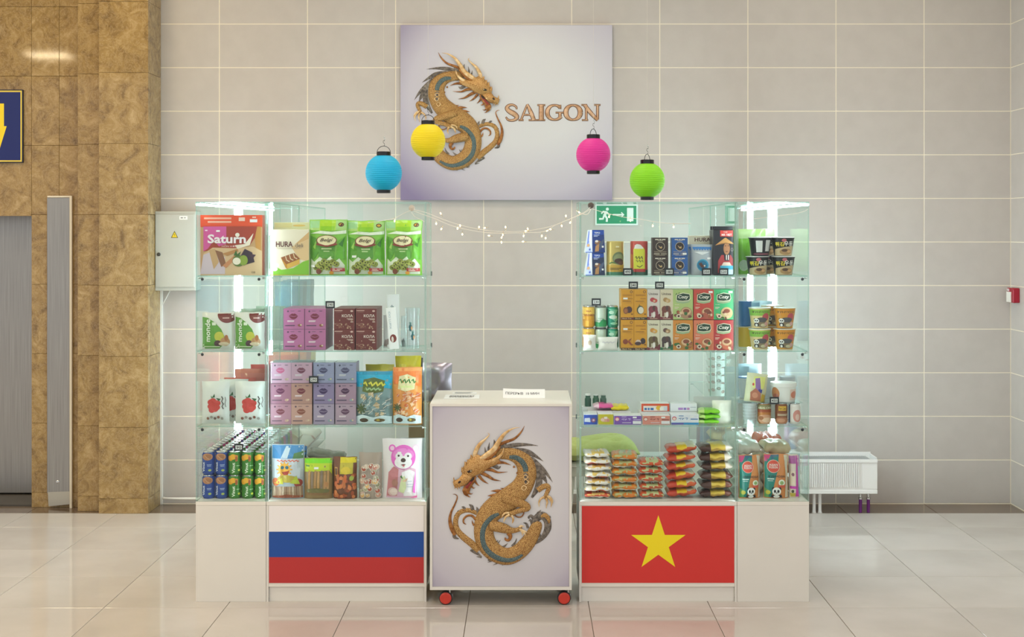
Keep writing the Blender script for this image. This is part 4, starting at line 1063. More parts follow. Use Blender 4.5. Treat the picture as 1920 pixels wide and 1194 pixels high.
for cu, cv in ((.44, .52), (.54, .30)):
    sk.ell(cu, cv, .085, .085, '#23595f', 12).ell(cu + .05, cv - .01, .03, .05, '#e0a060', 8)
    for k in range(5): a = -.6 + k * .3; sk.line([(cu, cv + .07), (cu + .10 * math.sin(a), cv + .07 + .075 * math.cos(a))], .008, '#2f6f68', .6)
    sk.line([(cu - .16, cv - .04), (cu - .05, cv - .02)], .008, '#cfdcdc').line([(cu + .06, cv - .05), (cu + .15, cv + .01)], .008, '#d8c8b8')
sk.done(o)
tag(o, 'clear plastic tumbler with teal pineapple prints next to the cabinet edge', 'tumbler')
x, w = span(750, 762, 6.95); b = MB(); b.lathe([(w * .42, 0), (w * .48, .05), (w * .4, .10), (w * .4, hpx(60))], M_CLEAR, 14, cy=w / 2); o = b.build('clear_bottle', None, (x, 6.95, Z2 + EPS))
b = MB(); b.lathe([(w * .2, .002), (w * .3, .03), (.001, .045)], P('#6a6c66', .5), 10, cy=w / 2); b.build('filling', o)
tag(o, 'slim clear plastic bottle behind the white packs and tumbler', 'bottle')
x, w = span(718, 733, 6.9); o, sk = pouch('clear_pouch', w, hpx(62, 6.9), .03, film('pouch_clear_film', '#e3e6e6', .5), 'stand', 6, 8, 5); sk.poly([(.1, .05), (.9, .05), (.8, .3), (.2, .25)], '#9c8c86'); sk.done(o); o.location = (x, 6.9, Z2 + EPS)
tag(o, 'small clear pouch squeezed between the cola boxes and white packs', 'pouch')
# -- shelf 3: kiss boxes
cols3 = [525, 565.5, 607, 648]
hue = [['#b5889a', '#c39b90', '#a79ab5', '#b19aae'], ['#a8788f', '#b48c82', '#8d80a8', '#a78aa2'], ['#dba8c4', '#d3a0bb', '#a19bc4', '#a39cc0']]
lips = [['#7d4350', '#8a5346', '#57456b', '#64425f'], ['#6b3557', '#73303f', '#402c5c', '#4c2c4f'], ['#d0608c', '#7d2f4c', '#4b3f6e', '#52456e']]
nm = ['rose', 'tan', 'violet', 'mauve']; rw = ['bottom', 'middle', 'top']
hk3 = hpx(38.6, Yk)
for j in range(3):
    for i in range(4):
        p = kiss_box(wk - .0014, hk3 - .0008, .043, hue[j][i], lips[j][i], '#5f4a5c' if i < 2 else '#463f5c', '#caa79a' if i < 2 else '#8fa0ae')
        zj = Z3 + EPS + hk3 * j + (.0004 if j == 2 else 0)
        for k in range(3):
            o = p if k == 0 else dup(p, (0, 0, 0))
            o.location = (PX(cols3[i], Yk), Yk + .0445 * k, zj)
            if k: tag(o, '%s lips box behind the %s row of the four-wide stack, %s from front' % (nm[i], rw[j], ORD[k]), 'box', 'lip print candy boxes, lower stack')
            else: tag(o, '%s candy box with lips print in the %s row of the four-wide stack' % (nm[i] if j < 2 else ['bright pink', 'pink', 'lilac', 'pale lilac'][i], rw[j]), 'box', 'lip print candy boxes, lower stack')
        if j == 2:
            b = MB(); q = wk / 2 - .0002
            b.box(-q, q, -.0075, -.006, .0005, hk3 + .0024, M_GLASS); b.box(-q, q, -.0059, .13, hk3 + .0012, hk3 + .0024, M_GLASS)
            o = b.build('clear_case', None, (PX(cols3[i], Yk), Yk, zj)); tag(o, 'clear plastic cover over the %s box on top of the lower stack' % ['bright pink', 'pink', 'lilac', 'pale lilac'][i], 'cover', 'clear covers on candy boxes')
price_tag('290', 588, Yk - .022, Z3 + EPS + 2 * hk3 - .0 + .002, 'black framed price card in front of the pink and lilac boxes')
# -- dried fruit bags
def fruit_bag(p0, p1, top, base, head, logo, cube, deep, label, seed, Y=YQ):
    x, w = span(p0, p1, Y); h = hpx(797 - top, Y); o, sk = pouch('candy_bag', w * 1.03, h, .07, base, 'stand', 10, 14, seed, .12, .03); A = w / h
    sk.poly([(.02, .70), (.5, .73), (.98, .66), (.98, .985), (.02, .985)], head).rect(.02, .93, .98, .985, deep)
    sk.poly([(.18, .62), (.22, .84), (.5, .88), (.8, .82), (.76, .62), (.45, .58)], logo[0]); squiggle(sk, .22, .8, .76, .035, .028, logo[1], 6, A); squiggle(sk, .24, .7, .665, .02, .022, logo[2], 6, A)
    rr = random.Random(seed)
    for k in range(34):
        u, v = rr.uniform(.10, .90), rr.uniform(.18, .56); q = rr.uniform(.06, .10); a = rr.uniform(0, 1.5)
        pts = [(u + q * math.cos(a + t * pi / 2), v + q * A * math.sin(a + t * pi / 2)) for t in range(4)]
        sk.poly(pts, rr.choice(cube)); sk.line([pts[0], pts[2]], .006, '#ece3d4', A); sk.k -= 1.5
    for k in range(8): a = k * pi / 4; sk.line([(.16, .30), (.16 + .14 * math.cos(a), .30 + .14 * A * math.sin(a))], .022, '#4b5e33', A); sk.k -= .8
    sk.poly([(.02, .015), (.02, .15), (.2, .19), (.5, .14), (.75, .18), (.98, .15), (.98, .015)], '#d4e9f0')
    sk.ell(.24, .085, .12, .04, '#4b3b2c', 12).ell(.66, .085, .15, .035, '#6b5a3a', 12).ell(.62, .09, .05, .02, '#c8b04a', 8)
    sk.done(o); o.location = (x, Y, Z3 + EPS)
    return tag(o, label, 'bag', 'candy bags on the third shelf')
fruit_bag(666, 735, 697, '#7e9a9c', '#17a9d2', ('#5a6a2c', '#d9d44c', '#9fc08a'), ['#b8a27e', '#8aa4a8', '#c7b48e', '#6d8486'], '#0e93bd', 'clear bag of wrapped candies with bright blue header', 21)
fruit_bag(736, 790, 690, '#e79a4c', '#f0813a', ('#e7dfae', '#3f7d33', '#dff0a0'), ['#d98350', '#e8a56e', '#f0c08c', '#d06a34'], '#f5a45c', 'clear bag of orange candies with orange header by the cabinet edge', 33)
x, w = span(740, 789, 6.93); o, sk = pouch('yellow_bag', w, PZ(668, 6.93) - Z3, .06, '#e3d21c', 'pillow', 8, 10, 8, .2); o.location = (x, 6.93, Z3 + EPS); sk.ell(.3, .85, .15, .03, '#f0e25a').ell(.6, .83, .14, .03, '#e8c51a'); sk.done(o)
tag(o, 'crumpled bright yellow bag standing behind the orange candy bag', 'bag')
x, w = span(684, 738, 6.95); o, sk = pouch('yellow_bag', w, PZ(684, 6.95) - Z3, .06, '#d8ca42', 'pillow', 8, 10, 9, .1); o.location = (x, 6.95, Z3 + EPS)
tag(o, 'dull yellow bag standing behind the blue candy bag', 'bag')
x, w = span(768, 792, 7.0); o, sk = pouch('dark_bag', w, PZ(672, 7.0) - Z3, .05, '#3a3638', 'pillow', 6, 8, 10, .2); o.location = (x, 7.01, Z3 + EPS)
tag(o, 'dark grey foil bag behind the crumpled yellow bag', 'bag')
# -- bottom: candy bags
x, w = span(506, 566); h = hpx(101); A = w / h
o, sk = pouch('candy_bag', w * 1.03, h, .085, '#c3d3dc', 'stand', 10, 14, 41, .1, .02)
sk.rect(.02, .74, .98, .985, '#4f93cf').poly([(.3, .75), (.45, .97), (.6, .97), (.5, .75)], '#cfe3f2').poly([(.66, .74), (.98, .74), (.98, .88), (.7, .84)], '#5d8a58').rect(.02, .40, .98, .745, '#cdd6e2')
squiggle(sk, .18, .86, .705, .016, .016, '#d8654a', 9, A)
for k in range(12): a = k * pi / 6; sk.line([(.42, .55), (.42 + .25 * math.cos(a), .55 + .25 * A * math.sin(a))], .02, '#e7a93a', A); sk.k -= .9
sk.ell(.42, .55, .19, .19 * A, '#efb548', 20).ell(.36, .585, .055, .03, '#3a6f80').ell(.50, .585, .055, .03, '#3a6f80').poly([(.34, .50), (.52, .52), (.58, .54), (.54, .46), (.42, .44)], '#a83a2c')
sk.ell(.15, .32, .13, .075, '#d97a54').ell(.85, .30, .12, .08, '#a3423c').ell(.5, .38, .3, .07, '#c2b24a').poly([(.1, .3), (.35, .40), (.4, .28)], '#dfe04f').poly([(.6, .3), (.8, .44), (.9, .28)], '#b8c43a')
sk.rect(.03, .03, .97, .24, '#a58a72')
for k in range(9): sk.rect(.08 + .1 * k, .03, .115 + .1 * k, .24, ['#d9cbb5', '#8d6c52', '#c7a98a'][k % 3]); sk.k -= .9
sk.poly([(.03, .02), (.97, .02), (.97, .06), (.5, .09), (.03, .05)], '#9c5236'); sk.done(o); o.location = (x, YQ, ZB + EPS)
tag(o, 'blue and clear candy bag with smiling sun print', 'bag', 'candy bags on the cabinet floor')
x, w = span(512, 572, 6.9); o, sk = pouch('blue_bag', w, PZ(838, 6.9) - ZB, .06, '#3f7fc0', 'pillow', 8, 10, 42, .2); o.location = (x, 6.9, ZB + EPS); sk.poly([(.6, .6), (.98, .6), (.98, .98), (.8, .95)], '#4c6a50'); sk.done(o)
tag(o, 'blue bag standing behind the candy bag with sun print', 'bag')
x, w = span(569, 621); h = hpx(76); o, sk = pouch('biscuit_stick_bag', w * 1.04, h, .075, '#9c8258', 'stand', 10, 12, 43, .1, .02); A = w / h
sk.rect(.02, .86, .98, .985, '#83e01c').poly([(.02, .66), (.02, .87), (.98, .87), (.98, .60), (.9, .70)], '#c2d92a').rect(.05, .79, .3, .83, '#5a8f2a')
for k in range(7): sk.poly([(.16 + .11 * k, .25), (.23 + .11 * k, .25), (.24 + .11 * k, .70 - .04 * (k % 2)), (.17 + .11 * k, .70)], ['#c89a62', '#8e7a68', '#b98c58'][k % 3]); sk.k -= .9
sk.ell(.5, .20, .42, .07, '#6f6a3a').rect(.1, .10, .9, .16, '#8d6a45').ell(.8, .36, .08, .07, '#c08a58'); sticker(sk, .45, .76, .16, .05); sk.done(o); o.location = (x, YQ, ZB + EPS)
tag(o, 'bag of biscuit sticks with lime green header', 'bag', 'candy bags on the cabinet floor')
x, w = span(624, 667); h = hpx(78); o, sk = pouch('gummy_bag', w * 1.04, h, .075, '#7a4a34', 'stand', 10, 12, 44, .12, .02); A = w / h; rr = random.Random(12)
sk.rect(.3, .86, .98, .985, '#e8d420').rect(.3, .60, .85, .86, '#c9b93c').ell(.55, .68, .2, .09, '#e6c93c').rect(.06, .55, .2, .76, '#c98f4a').rect(.09, .58, .17, .73, '#5a3a26')
for k in range(46): sk.ell(rr.uniform(.08, .92), rr.uniform(.05, .58), rr.uniform(.05, .10), rr.uniform(.03, .07), rr.choice(['#d06a3a', '#e08750', '#a8502e', '#c9743f', '#8a4a2e']), 10); sk.k -= .8
sk.ell(.8, .5, .09, .06, '#a9b84a'); sk.done(o); o.location = (x, YQ, ZB + EPS)
tag(o, 'bag of orange gummies with yellow header', 'bag', 'candy bags on the cabinet floor')
x, w = span(672, 714); h = hpx(86); o, sk = pouch('jelly_bag', w * 1.04, h, .08, film('jelly_film', '#b7a498', .82), 'stand', 10, 12, 45, .15, .02); A = w / h; rr = random.Random(15)
for k in range(30):
    u, v = rr.uniform(.12, .88), rr.uniform(.07, .76); q = rr.uniform(.10, .14); c_ = rr.choice(['#c98072', '#d9a08c', '#8f8a66', '#b0543f', '#d8b09a', '#e0b070', '#a9a684'])
    sk.ell(u, v, q, q * A, '#d9cdbf', 12).ell(u, v, q * .8, q * .8 * A, c_, 12).ell(u - .02, v + .02, q * .3, q * .3 * A, '#ecdfd2', 8); sk.k -= 2.4
sk.k += 3; sk.done(o); o.location = (x, YQ, ZB + EPS)
tag(o, 'clear bag filled with small round jelly cups', 'bag', 'candy bags on the cabinet floor')
x, w = span(716, 790); h = hpx(112); o, sk = pouch('bear_bag', w * 1.02, h, .085, '#eee6ea', 'stand', 12, 16, 46, .04, .03); A = w / h
PKM = '#e668c8'
sk.poly([(.10, .02), (.14, .30), (.24, .53), (.72, .53), (.86, .5), (.88, .02)], '#e2b7cc').poly([(.12, .05), (.16, .45), (.30, .55), (.42, .5), (.38, .05)], '#c97f86').poly([(.55, .05), (.5, .45), (.7, .5), (.84, .45), (.86, .05)], '#f4eff2')
sk.ell(.25, .845, .09, .09 * A, PKM, 16).ell(.25, .845, .055, .055 * A, '#eec3df', 14).ell(.85, .845, .09, .09 * A, '#f0d3e6', 16).ell(.85, .845, .06, .06 * A, '#f7eef4', 14)
sk.ell(.54, .70, .315, .315 * A * .96, PKM, 26).ell(.54, .745, .27, .10, '#ec8ad4', 20).ell(.43, .715, .095, .06, '#f5f0f4', 14).ell(.66, .715, .095, .06, '#f5f0f4', 14).ell(.54, .615, .225, .105, '#f6f2f5', 22)
sk.ell(.42, .725, .027, .027 * A, '#3d3334', 10).ell(.66, .72, .027, .027 * A, '#3d3334', 10).ell(.54, .652, .065, .034, '#4a3630', 14).poly([(.47, .575), (.55, .59), (.61, .58), (.55, .56)], '#6b3a3a').ell(.55, .562, .025, .016, '#d86a72', 8)
sk.ell(.28, .13, .13, .075, '#d9b6b6', 14).ell(.3, .13, .1, .055, '#e6cfc8', 14).ell(.33, .28, .08, .06, '#b07a6c', 12).poly([(.42, .14), (.5, .36), (.58, .40), (.62, .2), (.55, .10)], '#d3dbab').poly([(.5, .30), (.66, .36), (.62, .30)], '#e8c0a0').poly([(.46, .38), (.54, .34), (.5, .41)], '#4c7a3c')
sk.rect(.66, .30, .76, .31, '#b9c6d2').rect(.64, .25, .8, .26, '#b9c6d2').rect(.64, .21, .78, .22, '#b9c6d2').poly([(.78, .12), (.86, .5), (.84, .1)], PKM).poly([(.7, .02), (.88, .02), (.88, .06)], '#e86aa8'); sticker(sk, .44, .77, .1, .04)
sk.done(o); o.location = (x, YQ, ZB + EPS)
tag(o, 'large white pouch with a pink bear face', 'bag', 'candy bags on the cabinet floor')
o = pack('grey_bag', .20, .12, .05, lambda u, a: foil('#8f9080'), 5); o.location = (PX(612, 6.96), 6.93, ZB + .165); o.rotation_euler = (.1, .15, .1)
b = MB(); b.box(-.09, .09, 0, .10, 0, .155, P('#6f6a58', .6), .004); c_ = b.build('brown_carton', None, (PX(612, 6.96), 6.945, ZB + EPS)); tag(c_, 'small brown carton hidden behind the biscuit stick bag', 'box')
tag(o, 'crumpled grey green foil bag lying on top behind the candy bags', 'bag')
o = dup(o, (PX(770, 6.98), 6.985, ZB + EPS), 0); 
o2, sk = pouch('white_bag', .13, PZ(822, 6.98) - ZB, .05, '#dfe6ea', 'pillow', 8, 10, 50, .1); bpy.data.objects.remove(o); o2.location = (PX(774, 6.98), 6.98, ZB + EPS); tag(o2, 'plain pale bag behind the pink bear pouch', 'bag')

# ================================================================ LEFT NARROW CABINET
YN = 6.80
x, w = span(374, 490, YN); h = hpx(113, YN); A = w / h
o, sk = carton('assorted_biscuit_box', w, h, .10, '#e2572f')
sk.rect(0, 0, 1, .80, '#c9a074').rect(.0, .82, 1, 1, '#e8542c').rect(.06, .93, .5, .96, '#f3b9a0').rect(.12, .87, .5, .90, '#f3b9a0').rect(.62, .90, .72, .96, '#f4d2c4').rect(.8, .88, .92, .93, '#eef0f4').rect(.84, .95, .90, .975, '#f2c0b0')
sk.poly([(.05, .81), (.92, .81), (.88, .62), (.80, .50), (.55, .42), (.05, .40)], '#a8402c').poly([(.05, .40), (.05, .81), (.42, .81), (.42, .52), (.3, .48), (.22, .58), (.12, .44)], '#d65aa0').poly([(.88, .62), (.92, .81), (.98, .81), (.98, .30), (.9, .42)], '#c28a45')
sk.poly([(.0, .0), (.05, .36), (.2, .46), (.55, .45), (.85, .48), (1, .40), (1, 0)], '#d8b890').poly([(.0, .02), (.05, .34), (.2, .40), (.4, .3), (.4, .02)], '#d2c2cf')
sk.poly([(.56, .50), (.72, .52), (.86, .70), (.80, .50), (.6, .44)], '#efe2d0').ell(.60, .67, .035, .035, '#f2ece2')
sk.poly([(.14, .42), (.24, .44), (.30, .22), (.22, .10)], '#caa477').poly([(.24, .42), (.36, .38), (.42, .18), (.34, .14)], '#8d5f42').poly([(.36, .16), (.56, .34), (.60, .30), (.42, .12)], '#c98a5e').poly([(.36, .36), (.60, .44), (.62, .40), (.44, .32)], '#b9854f')
sk.poly([(.64, .30), (.72, .44), (.84, .38), (.88, .22), (.74, .18)], '#3b2a38').poly([(.78, .36), (.90, .34), (.84, .26)], '#4a3040').ell(.62, .24, .10, .095, '#5d7a35').ell(.70, .25, .07, .085, '#8ba23a').ell(.59, .235, .065, .06, '#efe8d6').poly([(.54, .33), (.58, .42), (.60, .35), (.66, .40), (.63, .32)], '#3f6a2c')
sk.text('Saturn', .43, .605, .62, .15, '#f5ecf2', .03).text('HỖN HỢP', .47, .485, .24, .05, '#f0d9d8').rect(.08, .735, .12, .755, '#f3d8ec').rect(.26, .72, .32, .75, '#f5f0f4').text('08', .86, .05, .06, .035, '#5a3a26')
sk.done(o); o.location = (x, YN, Z1 + EPS)
tag(o, 'large orange and pink assorted biscuit box on the narrow cabinet top shelf', 'box')
o, sk = carton('orange_box', .25, .26, .08, '#dd6a3a'); o.location = (x + .03, 6.93, Z1 + EPS); tag(o, 'plain orange box behind the large assorted biscuit box', 'box')
def monde(p0, p1, label, rz, sd):
    x, w = span(p0, p1, YN); h = hpx(70, YN); o, sk = pouch('biscuit_pack', w * 1.04, h, .06, '#dedfd8', 'pillow', 10, 12, sd, .06, .01); A = w / h
    sk.poly([(.02, .03), (.02, .88), (.2, .86), (.42, .74), (.62, .56), (.72, .36), (.70, .15), (.55, .03)], '#63a03a').ell(.80, .97, .30, .25, '#7b3b36', 22, 0, pi, 2 * pi).rect(.66, .84, .86, .865, '#d8b8b0')
    sk.text('monde', .20, .52, .17, .60, '#eff5e6', .02, 0, 1)
    sk.ell(.56, .36, .15, .13, '#c3c348').ell(.52, .17, .12, .09, '#54393c').ell(.74, .22, .15, .12, '#b98a5e').ell(.78, .32, .06, .08, '#a8683c').ell(.70, .16, .16, .05, '#d9c7a8').rect(.34, .66, .46, .74, '#dfe9d3').bars(.08, .1, .6, 1, .05, .03, '#cfe2b8')
    sk.done(o); o.location = (x, YN, Z2 + EPS); o.rotation_euler = (0, 0, rz)
    return tag(o, label, 'pack', 'green and white biscuit packs')
monde(377, 435, 'green and white biscuit pack by the outer glass', .06, 61); monde(439, 493, 'green and white biscuit pack beside the red edged pack', -.03, 62)
x, w = span(486, 499, 6.86); o, sk = pouch('red_edged_pack', .05, hpx(62), .05, '#a84a52', 'pillow', 6, 8, 63); o.location = (x, 6.86, Z2 + EPS); sk.poly([(.0, .2), (.5, .9), (.6, .3)], '#e2c9d2'); sk.done(o); tag(o, 'dark red pack behind the two green and white biscuit packs', 'pack')
def lychee(p0, p1, label, sd, Y, rz=0):
    x, w = span(p0, p1, Y); h = hpx(80, Y); o, sk = pouch('fruit_candy_bag', w * 1.05, h, .06, film('milky_film', '#e6eae8', .93), 'pillow', 10, 12, sd, .14, .03); A = w / h
    for u, v in ((.36, .42), (.5, .48), (.44, .55), (.58, .40), (.36, .52), (.52, .36), (.40, .34), (.6, .5)): sk.ell(u, v, .12, .12 * A * .9, '#c8453f', 14); sk.k -= .9
    sk.k += 2
    sk.poly([(.4, .62), (.5, .72), (.52, .64)], '#3f6a44').poly([(.55, .62), (.72, .60), (.66, .54)], '#3a5f3f').poly([(.44, .62), (.36, .68), (.38, .62)], '#57804f')
    sk.line([(.76, .66), (.80, .60), (.76, .54), (.82, .48), (.77, .42), (.82, .36)], .018, '#4c4a4a', A).line([(.88, .64), (.90, .56), (.87, .48), (.90, .40)], .010, '#77706e', A)
    for k in range(5): sk.ell(.25 + .13 * k, .14 + .03 * (k % 2), .05, .035, ['#8c5a4c', '#a3a09a', '#74605a'][k % 3], 8)
    sk.done(o); o.location = (x, Y, Z3 + EPS); o.rotation_euler = (0, 0, rz)
    return tag(o, label, 'bag', 'milky white fruit candy bags')
lychee(374, 424, 'milky white bag with red fruit print by the outer glass', 71, YN); lychee(440, 497, 'milky white bag with red fruit print beside the lip print boxes', 72, YN); lychee(410, 462, 'milky white bag with red fruit print wedged behind two others', 73, 6.875)
# cans
CR, CHT = .0322, .1165
def soda(kind):
    col = {'blue': '#2b4a9a', 'green': '#3c7f2c', 'pink': '#c2317f'}[kind]
    o, sk = can('drink_can', CR, CHT, P(col, .25, .15))
    if kind == 'blue': sk.ell(.5, .80, .28, .155, '#b8825e', 16).ell(.54, .80, .16, .10, '#a56f4c', 14).line([(.34, .88), (.5, .74), (.6, .70)], .02, '#c99a78').text('Vinut', .30, .36, .13, .42, '#e4ebf6', .02, 0, 1).rect(.48, .44, .70, .47, '#9fb2d8').rect(.50, .39, .68, .415, '#9fb2d8').ell(.62, .22, .08, .05, '#a8b860', 12).rect(.02, .0, .16, .95, '#c9d4ee')
    elif kind == 'green': sk.ell(.32, .74, .17, .12, '#e3a326', 14).ell(.48, .80, .16, .12, '#edb233', 14).poly([(.55, .90), (.72, .86), (.70, .62), (.60, .60)], '#d98a3a').ell(.64, .72, .06, .11, '#a8572a', 12).text('Vinut', .50, .32, .15, .46, '#e8f2dc', .02, 0, 1).rect(.64, .40, .84, .43, '#9cc58a').ell(.78, .22, .07, .05, '#d9e04a', 12)
    else: sk.ell(.5, .72, .25, .14, '#e9a0c4', 14).text('Vinut', .50, .32, .15, .46, '#f6e4ee', .02, 0, 1)
    sk.done(o); return o
protos = {k: soda(k) for k in ('blue', 'green', 'pink')}; used = set()
for r in range(12):
    for c_ in range(5):
        for lv in range(2):
            kind = ('blue' if c_ < 2 else 'green') if r < 3 else (('pink', 'green', 'pink', 'green', 'pink')[(c_ + r) % 5] if r < 6 else ('green', 'pink', 'blue')[(c_ * 2 + r) % 3])
            loc = (-1.6118 + .0664 * c_, YN + .0662 * r, ZB + EPS + lv * (CHT + .003))
            if kind in used: o = dup(protos[kind], loc)
            else: o = protos[kind]; o.location = loc; used.add(kind)
            fr = r == 0
            lb = {'blue': 'blue coconut drink can', 'green': 'green mango drink can', 'pink': 'magenta drink can'}[kind]
            tag(o, '%s, %s layer, %s row from front, %s from outer glass' % (lb, ('lower', 'upper')[lv], ORD[r], ORD[c_]), 'can', 'drink cans on the narrow cabinet floor')
price_tag('90', 447.5, YN + .012, ZB + 2 * (CHT + .003) + .002, 'black framed price card standing on the drink cans')

# ================================================================ stock inside the narrow cabinets, further back
GN = {}
def stock(name, label, cat, X, Y, z, w, h, d, col, sd, kind='pillow', group=None, prints=None, lean=0, rz=0, waist=.04):
    o, sk = pouch(name, w, h, d, col, kind, 8, 10, sd, .14, waist, lean)
    if prints: prints(sk); sk.done(o)
    o.location = (X, Y, z + EPS); o.rotation_euler = (0, 0, rz)
    if group: GN[group] = GN.get(group, -1) + 1; label += ', %s from front' % ORD[GN[group]]
    return tag(o, label, cat, group)
XLc = (LX0 + LX1) / 2; XRc = (RX1 + RX2) / 2
M_FILM1 = film('clear_noodle_film', '#dfe5e2', .78, .18); M_FILM2 = film('clear_green_film', '#a9c9b4', .75, .18); M_FILM3 = film('clear_rose_film', '#d98c84', .85, .2)
for k in range(4): stock('clear_bag', 'clear crinkled bag standing behind the green and white biscuit packs', 'bag', XLc - .07 + .09 * (k % 2) + .02 * k, 6.98 + .12 * k, Z2, .16, .17 + .02 * (k % 2), .06, (M_FILM1, M_FILM2)[k % 2], 80 + k, 'pillow', 'clear bags behind biscuit packs')
for k in range(4): stock('rose_bag', 'rose red bag standing behind the milky white fruit bags', 'bag', XLc - .02 + .06 * (k % 2), 7.02 + .13 * k, Z3, .17, .21 + .01 * k, .06, ('#c9625a', M_FILM3, '#d98a7c', '#b84a48')[k], 90 + k, 'pillow', 'rose red bags behind the fruit bags')
for k in range(4): stock('dark_blue_bag', 'glossy dark teal bag in the rear narrow cabinet beside the wafer carton', 'bag', XLc + .08, 7.9 + .14 * k, Z2, .17, .30, .07, ('#2f6a80', '#22505f', '#3a7a8c', '#28596a')[k], 100 + k, 'pillow', 'teal bags in the rear narrow cabinet')
for k in range(4): stock('red_noodle_bag', 'red and orange noodle bag on the rear cabinet third shelf', 'bag', XLc + .06, 7.85 + .19 * k, Z3, .20, .25, .08, ('#c23a30', '#d9683a', '#a83a44', '#c8a24a')[k], 110 + k, 'pillow', 'red bags in the rear narrow cabinet')
for k in range(3): stock('clear_green_bag', 'clear green bag on the top shelf of the rear narrow cabinet', 'bag', XLc + .04, 7.85 + .2 * k, Z1, .18, .2, .07, M_FILM2, 115 + k, 'pillow', 'clear green bags, top shelf')
for k in range(2):
    o = pack('dark_red_bag', .28, .3, .10, lambda u, a: foil('#9a2f28') if math.sin(a) < .5 else foil('#c9b9a8'), 7 + k); o.location = (XLc + .02, 8.1 + .31 * k, ZB + EPS); tag(o, 'dark red bag lying on the rear narrow cabinet floor, %s one' % ('nearer', 'farther')[k], 'bag', 'dark red bags on cabinet floor')
for k in range(3):
    o = pack('brown_noodle_bag', .2, .16, .10, lambda u, a: foil('#b08a58') if math.sin(a) < .4 else foil('#d9cba8'), 12 + k); o.location = (XLc + .06, 7.8, ZB + EPS + .099 * k); tag(o, 'tan noodle bag in the rear narrow cabinet behind the cans, layer %s' % ORD[k], 'bag', 'tan noodle bags behind cans')

# ================================================================ RIGHT MAIN CABINET
# -- shelf 1
def snack_carton(z, label, dark, rz):
    w, h, d = hpx(37), hpx(42.5), .07; b = MB(); t = .56
    vs = [(-w / 2, 0, 0), (w / 2, 0, 0), (w / 2, d, 0), (-w / 2, d, 0), (-w / 2 * t - .004, .012, h), (w / 2 * .92, .012, h), (w / 2 * .92, d - .012, h), (-w / 2 * t - .004, d - .012, h)]
    b.convex(vs, [(0, 1, 5, 4), (1, 2, 6, 5), (2, 3, 7, 6), (3, 0, 4, 7), (0, 3, 2, 1), (4, 5, 6, 7)], P('#e9ebf2', .35)); o = b.build('snack_carton')
    def S(u, v):
        lo = -w / 2 + (w / 2 * (1 - t) - .004) * v; hi = w / 2 - w / 2 * .08 * v
        return (lo + (hi - lo) * u, .012 * v, h * v)
    sk = Skin(S, 1, 4)
    sk.poly([(0, 0), (.30, 0), (.12, 1), (0, 1)], '#c9d4f0').poly([(.02, .2), (.16, .55), (.06, .95), (0, .95)], '#7d8fd8').poly([(.10, .55), (.34, 0), (.42, 0), (.22, 1), (.08, 1)], '#f2f3f8')
    sk.poly([(.22, 1), (.36, 0), (1, 0), (1, 1)], dark).poly([(.3, .75), (1, .80), (1, .98), (.24, .98)], '#1c48a8').text('TIPO', .56, .87, .36, .08, '#eef2fb', .02).rect(.36, .76, .7, .785, '#c7d2ee').rect(.36, .71, .6, .735, '#c7d2ee')
    sk.ell(.62, .44, .18, .10, '#8a6248').ell(.55, .5, .09, .05, '#e9ddd2').poly([(.5, .3), (.7, .38), (.68, .06), (.48, .04)], '#b98858').poly([(.7, .42), (.98, .62), (.98, .5), (.74, .1)], '#4c5878').rect(.84, .22, .94, .30, '#f0f0f0').rect(0, 0, .4, .03, '#2b59b8').ell(.10, .32, .08, .07, '#d8a878').ell(.2, .14, .05, .05, '#5d6fc2')
    sk.done(o); o.location = (PX(1116, YQ), YQ, z); o.rotation_euler = (0, 0, rz); return tag(o, label, 'carton', 'blue and white snack cartons')
snack_carton(Z1 + EPS, 'blue and white tapered snack carton, lower of two', '#1f2c52', .10); snack_carton(Z1 + EPS + hpx(42.5) + .0005, 'blue and white tapered snack carton, upper of two', '#16357e', .07)
x, w = span(1138, 1171); r = w / 2; h = hpx(64)
def tin(name, mat):
    b = MB(); b.lathe([(r * .98, 0), (r, .003), (r, h - .004), (r * .97, h - .002), (r * .95, h), (.001, h)], mat, 26, cy=r); return b.build(name), rskin(lambda v: r, h, R=r)
o, sk = tin('gold_tin', P('#cdb566', .3, .35)); sk.rect(0, 0, 1, .10, '#3d7a5c').rect(0, .10, 1, .30, '#c9a038').ell(.62, .50, .24, .19, '#6d7a52', 18).ell(.62, .48, .20, .15, '#8a9468', 16).ell(.62, .42, .17, .08, '#4b2f22', 14).ell(.70, .36, .12, .06, '#6a4330', 12).line([(.26, .34), (.36, .38), (.5, .36)], .02, '#5a7a3c').rect(.5, .82, .62, .86, '#e8deb2').rect(.46, .78, .66, .79, '#a89250').bars(.3, .22, .75, 2, .04, .018, '#6d5a20'); sk.done(o); o.location = (x, YQ, Z1 + EPS)
tag(o, 'golden cylindrical tin with a round picture beside the snack cartons', 'tin')
x, w = span(1183, 1216)
o, sk = tin('red_tin', P('#c9564e', .3, .1)); sk.rect(0, 0, 1, .16, '#2f5a48').poly([(.03, .16), (.20, .16), (.24, .60), (.03, .66)], '#d98a4a').poly([(.26, .12), (.26, .75), (.30, .82), (.64, .82), (.70, .74), (.70, .12)], '#d6d63a').poly([(.30, .78), (.32, .88), (.40, .92), (.52, .90), (.60, .84), (.64, .78)], '#e9e6e0').rect(.26, .10, .72, .19, '#b53a34'); squiggle(sk, .34, .6, .52, .05, .018, '#5a5a24', 4, .5); squiggle(sk, .36, .62, .42, .04, .014, '#5a5a24', 4, .5); sk.line([(.4, .28), (.5, .24), (.6, .30)], .012, '#5a5a24'); sk.done(o); o.location = (x, YQ, Z1 + EPS)
tag(o, 'red cylindrical tin with a yellow bottle shaped label', 'tin')
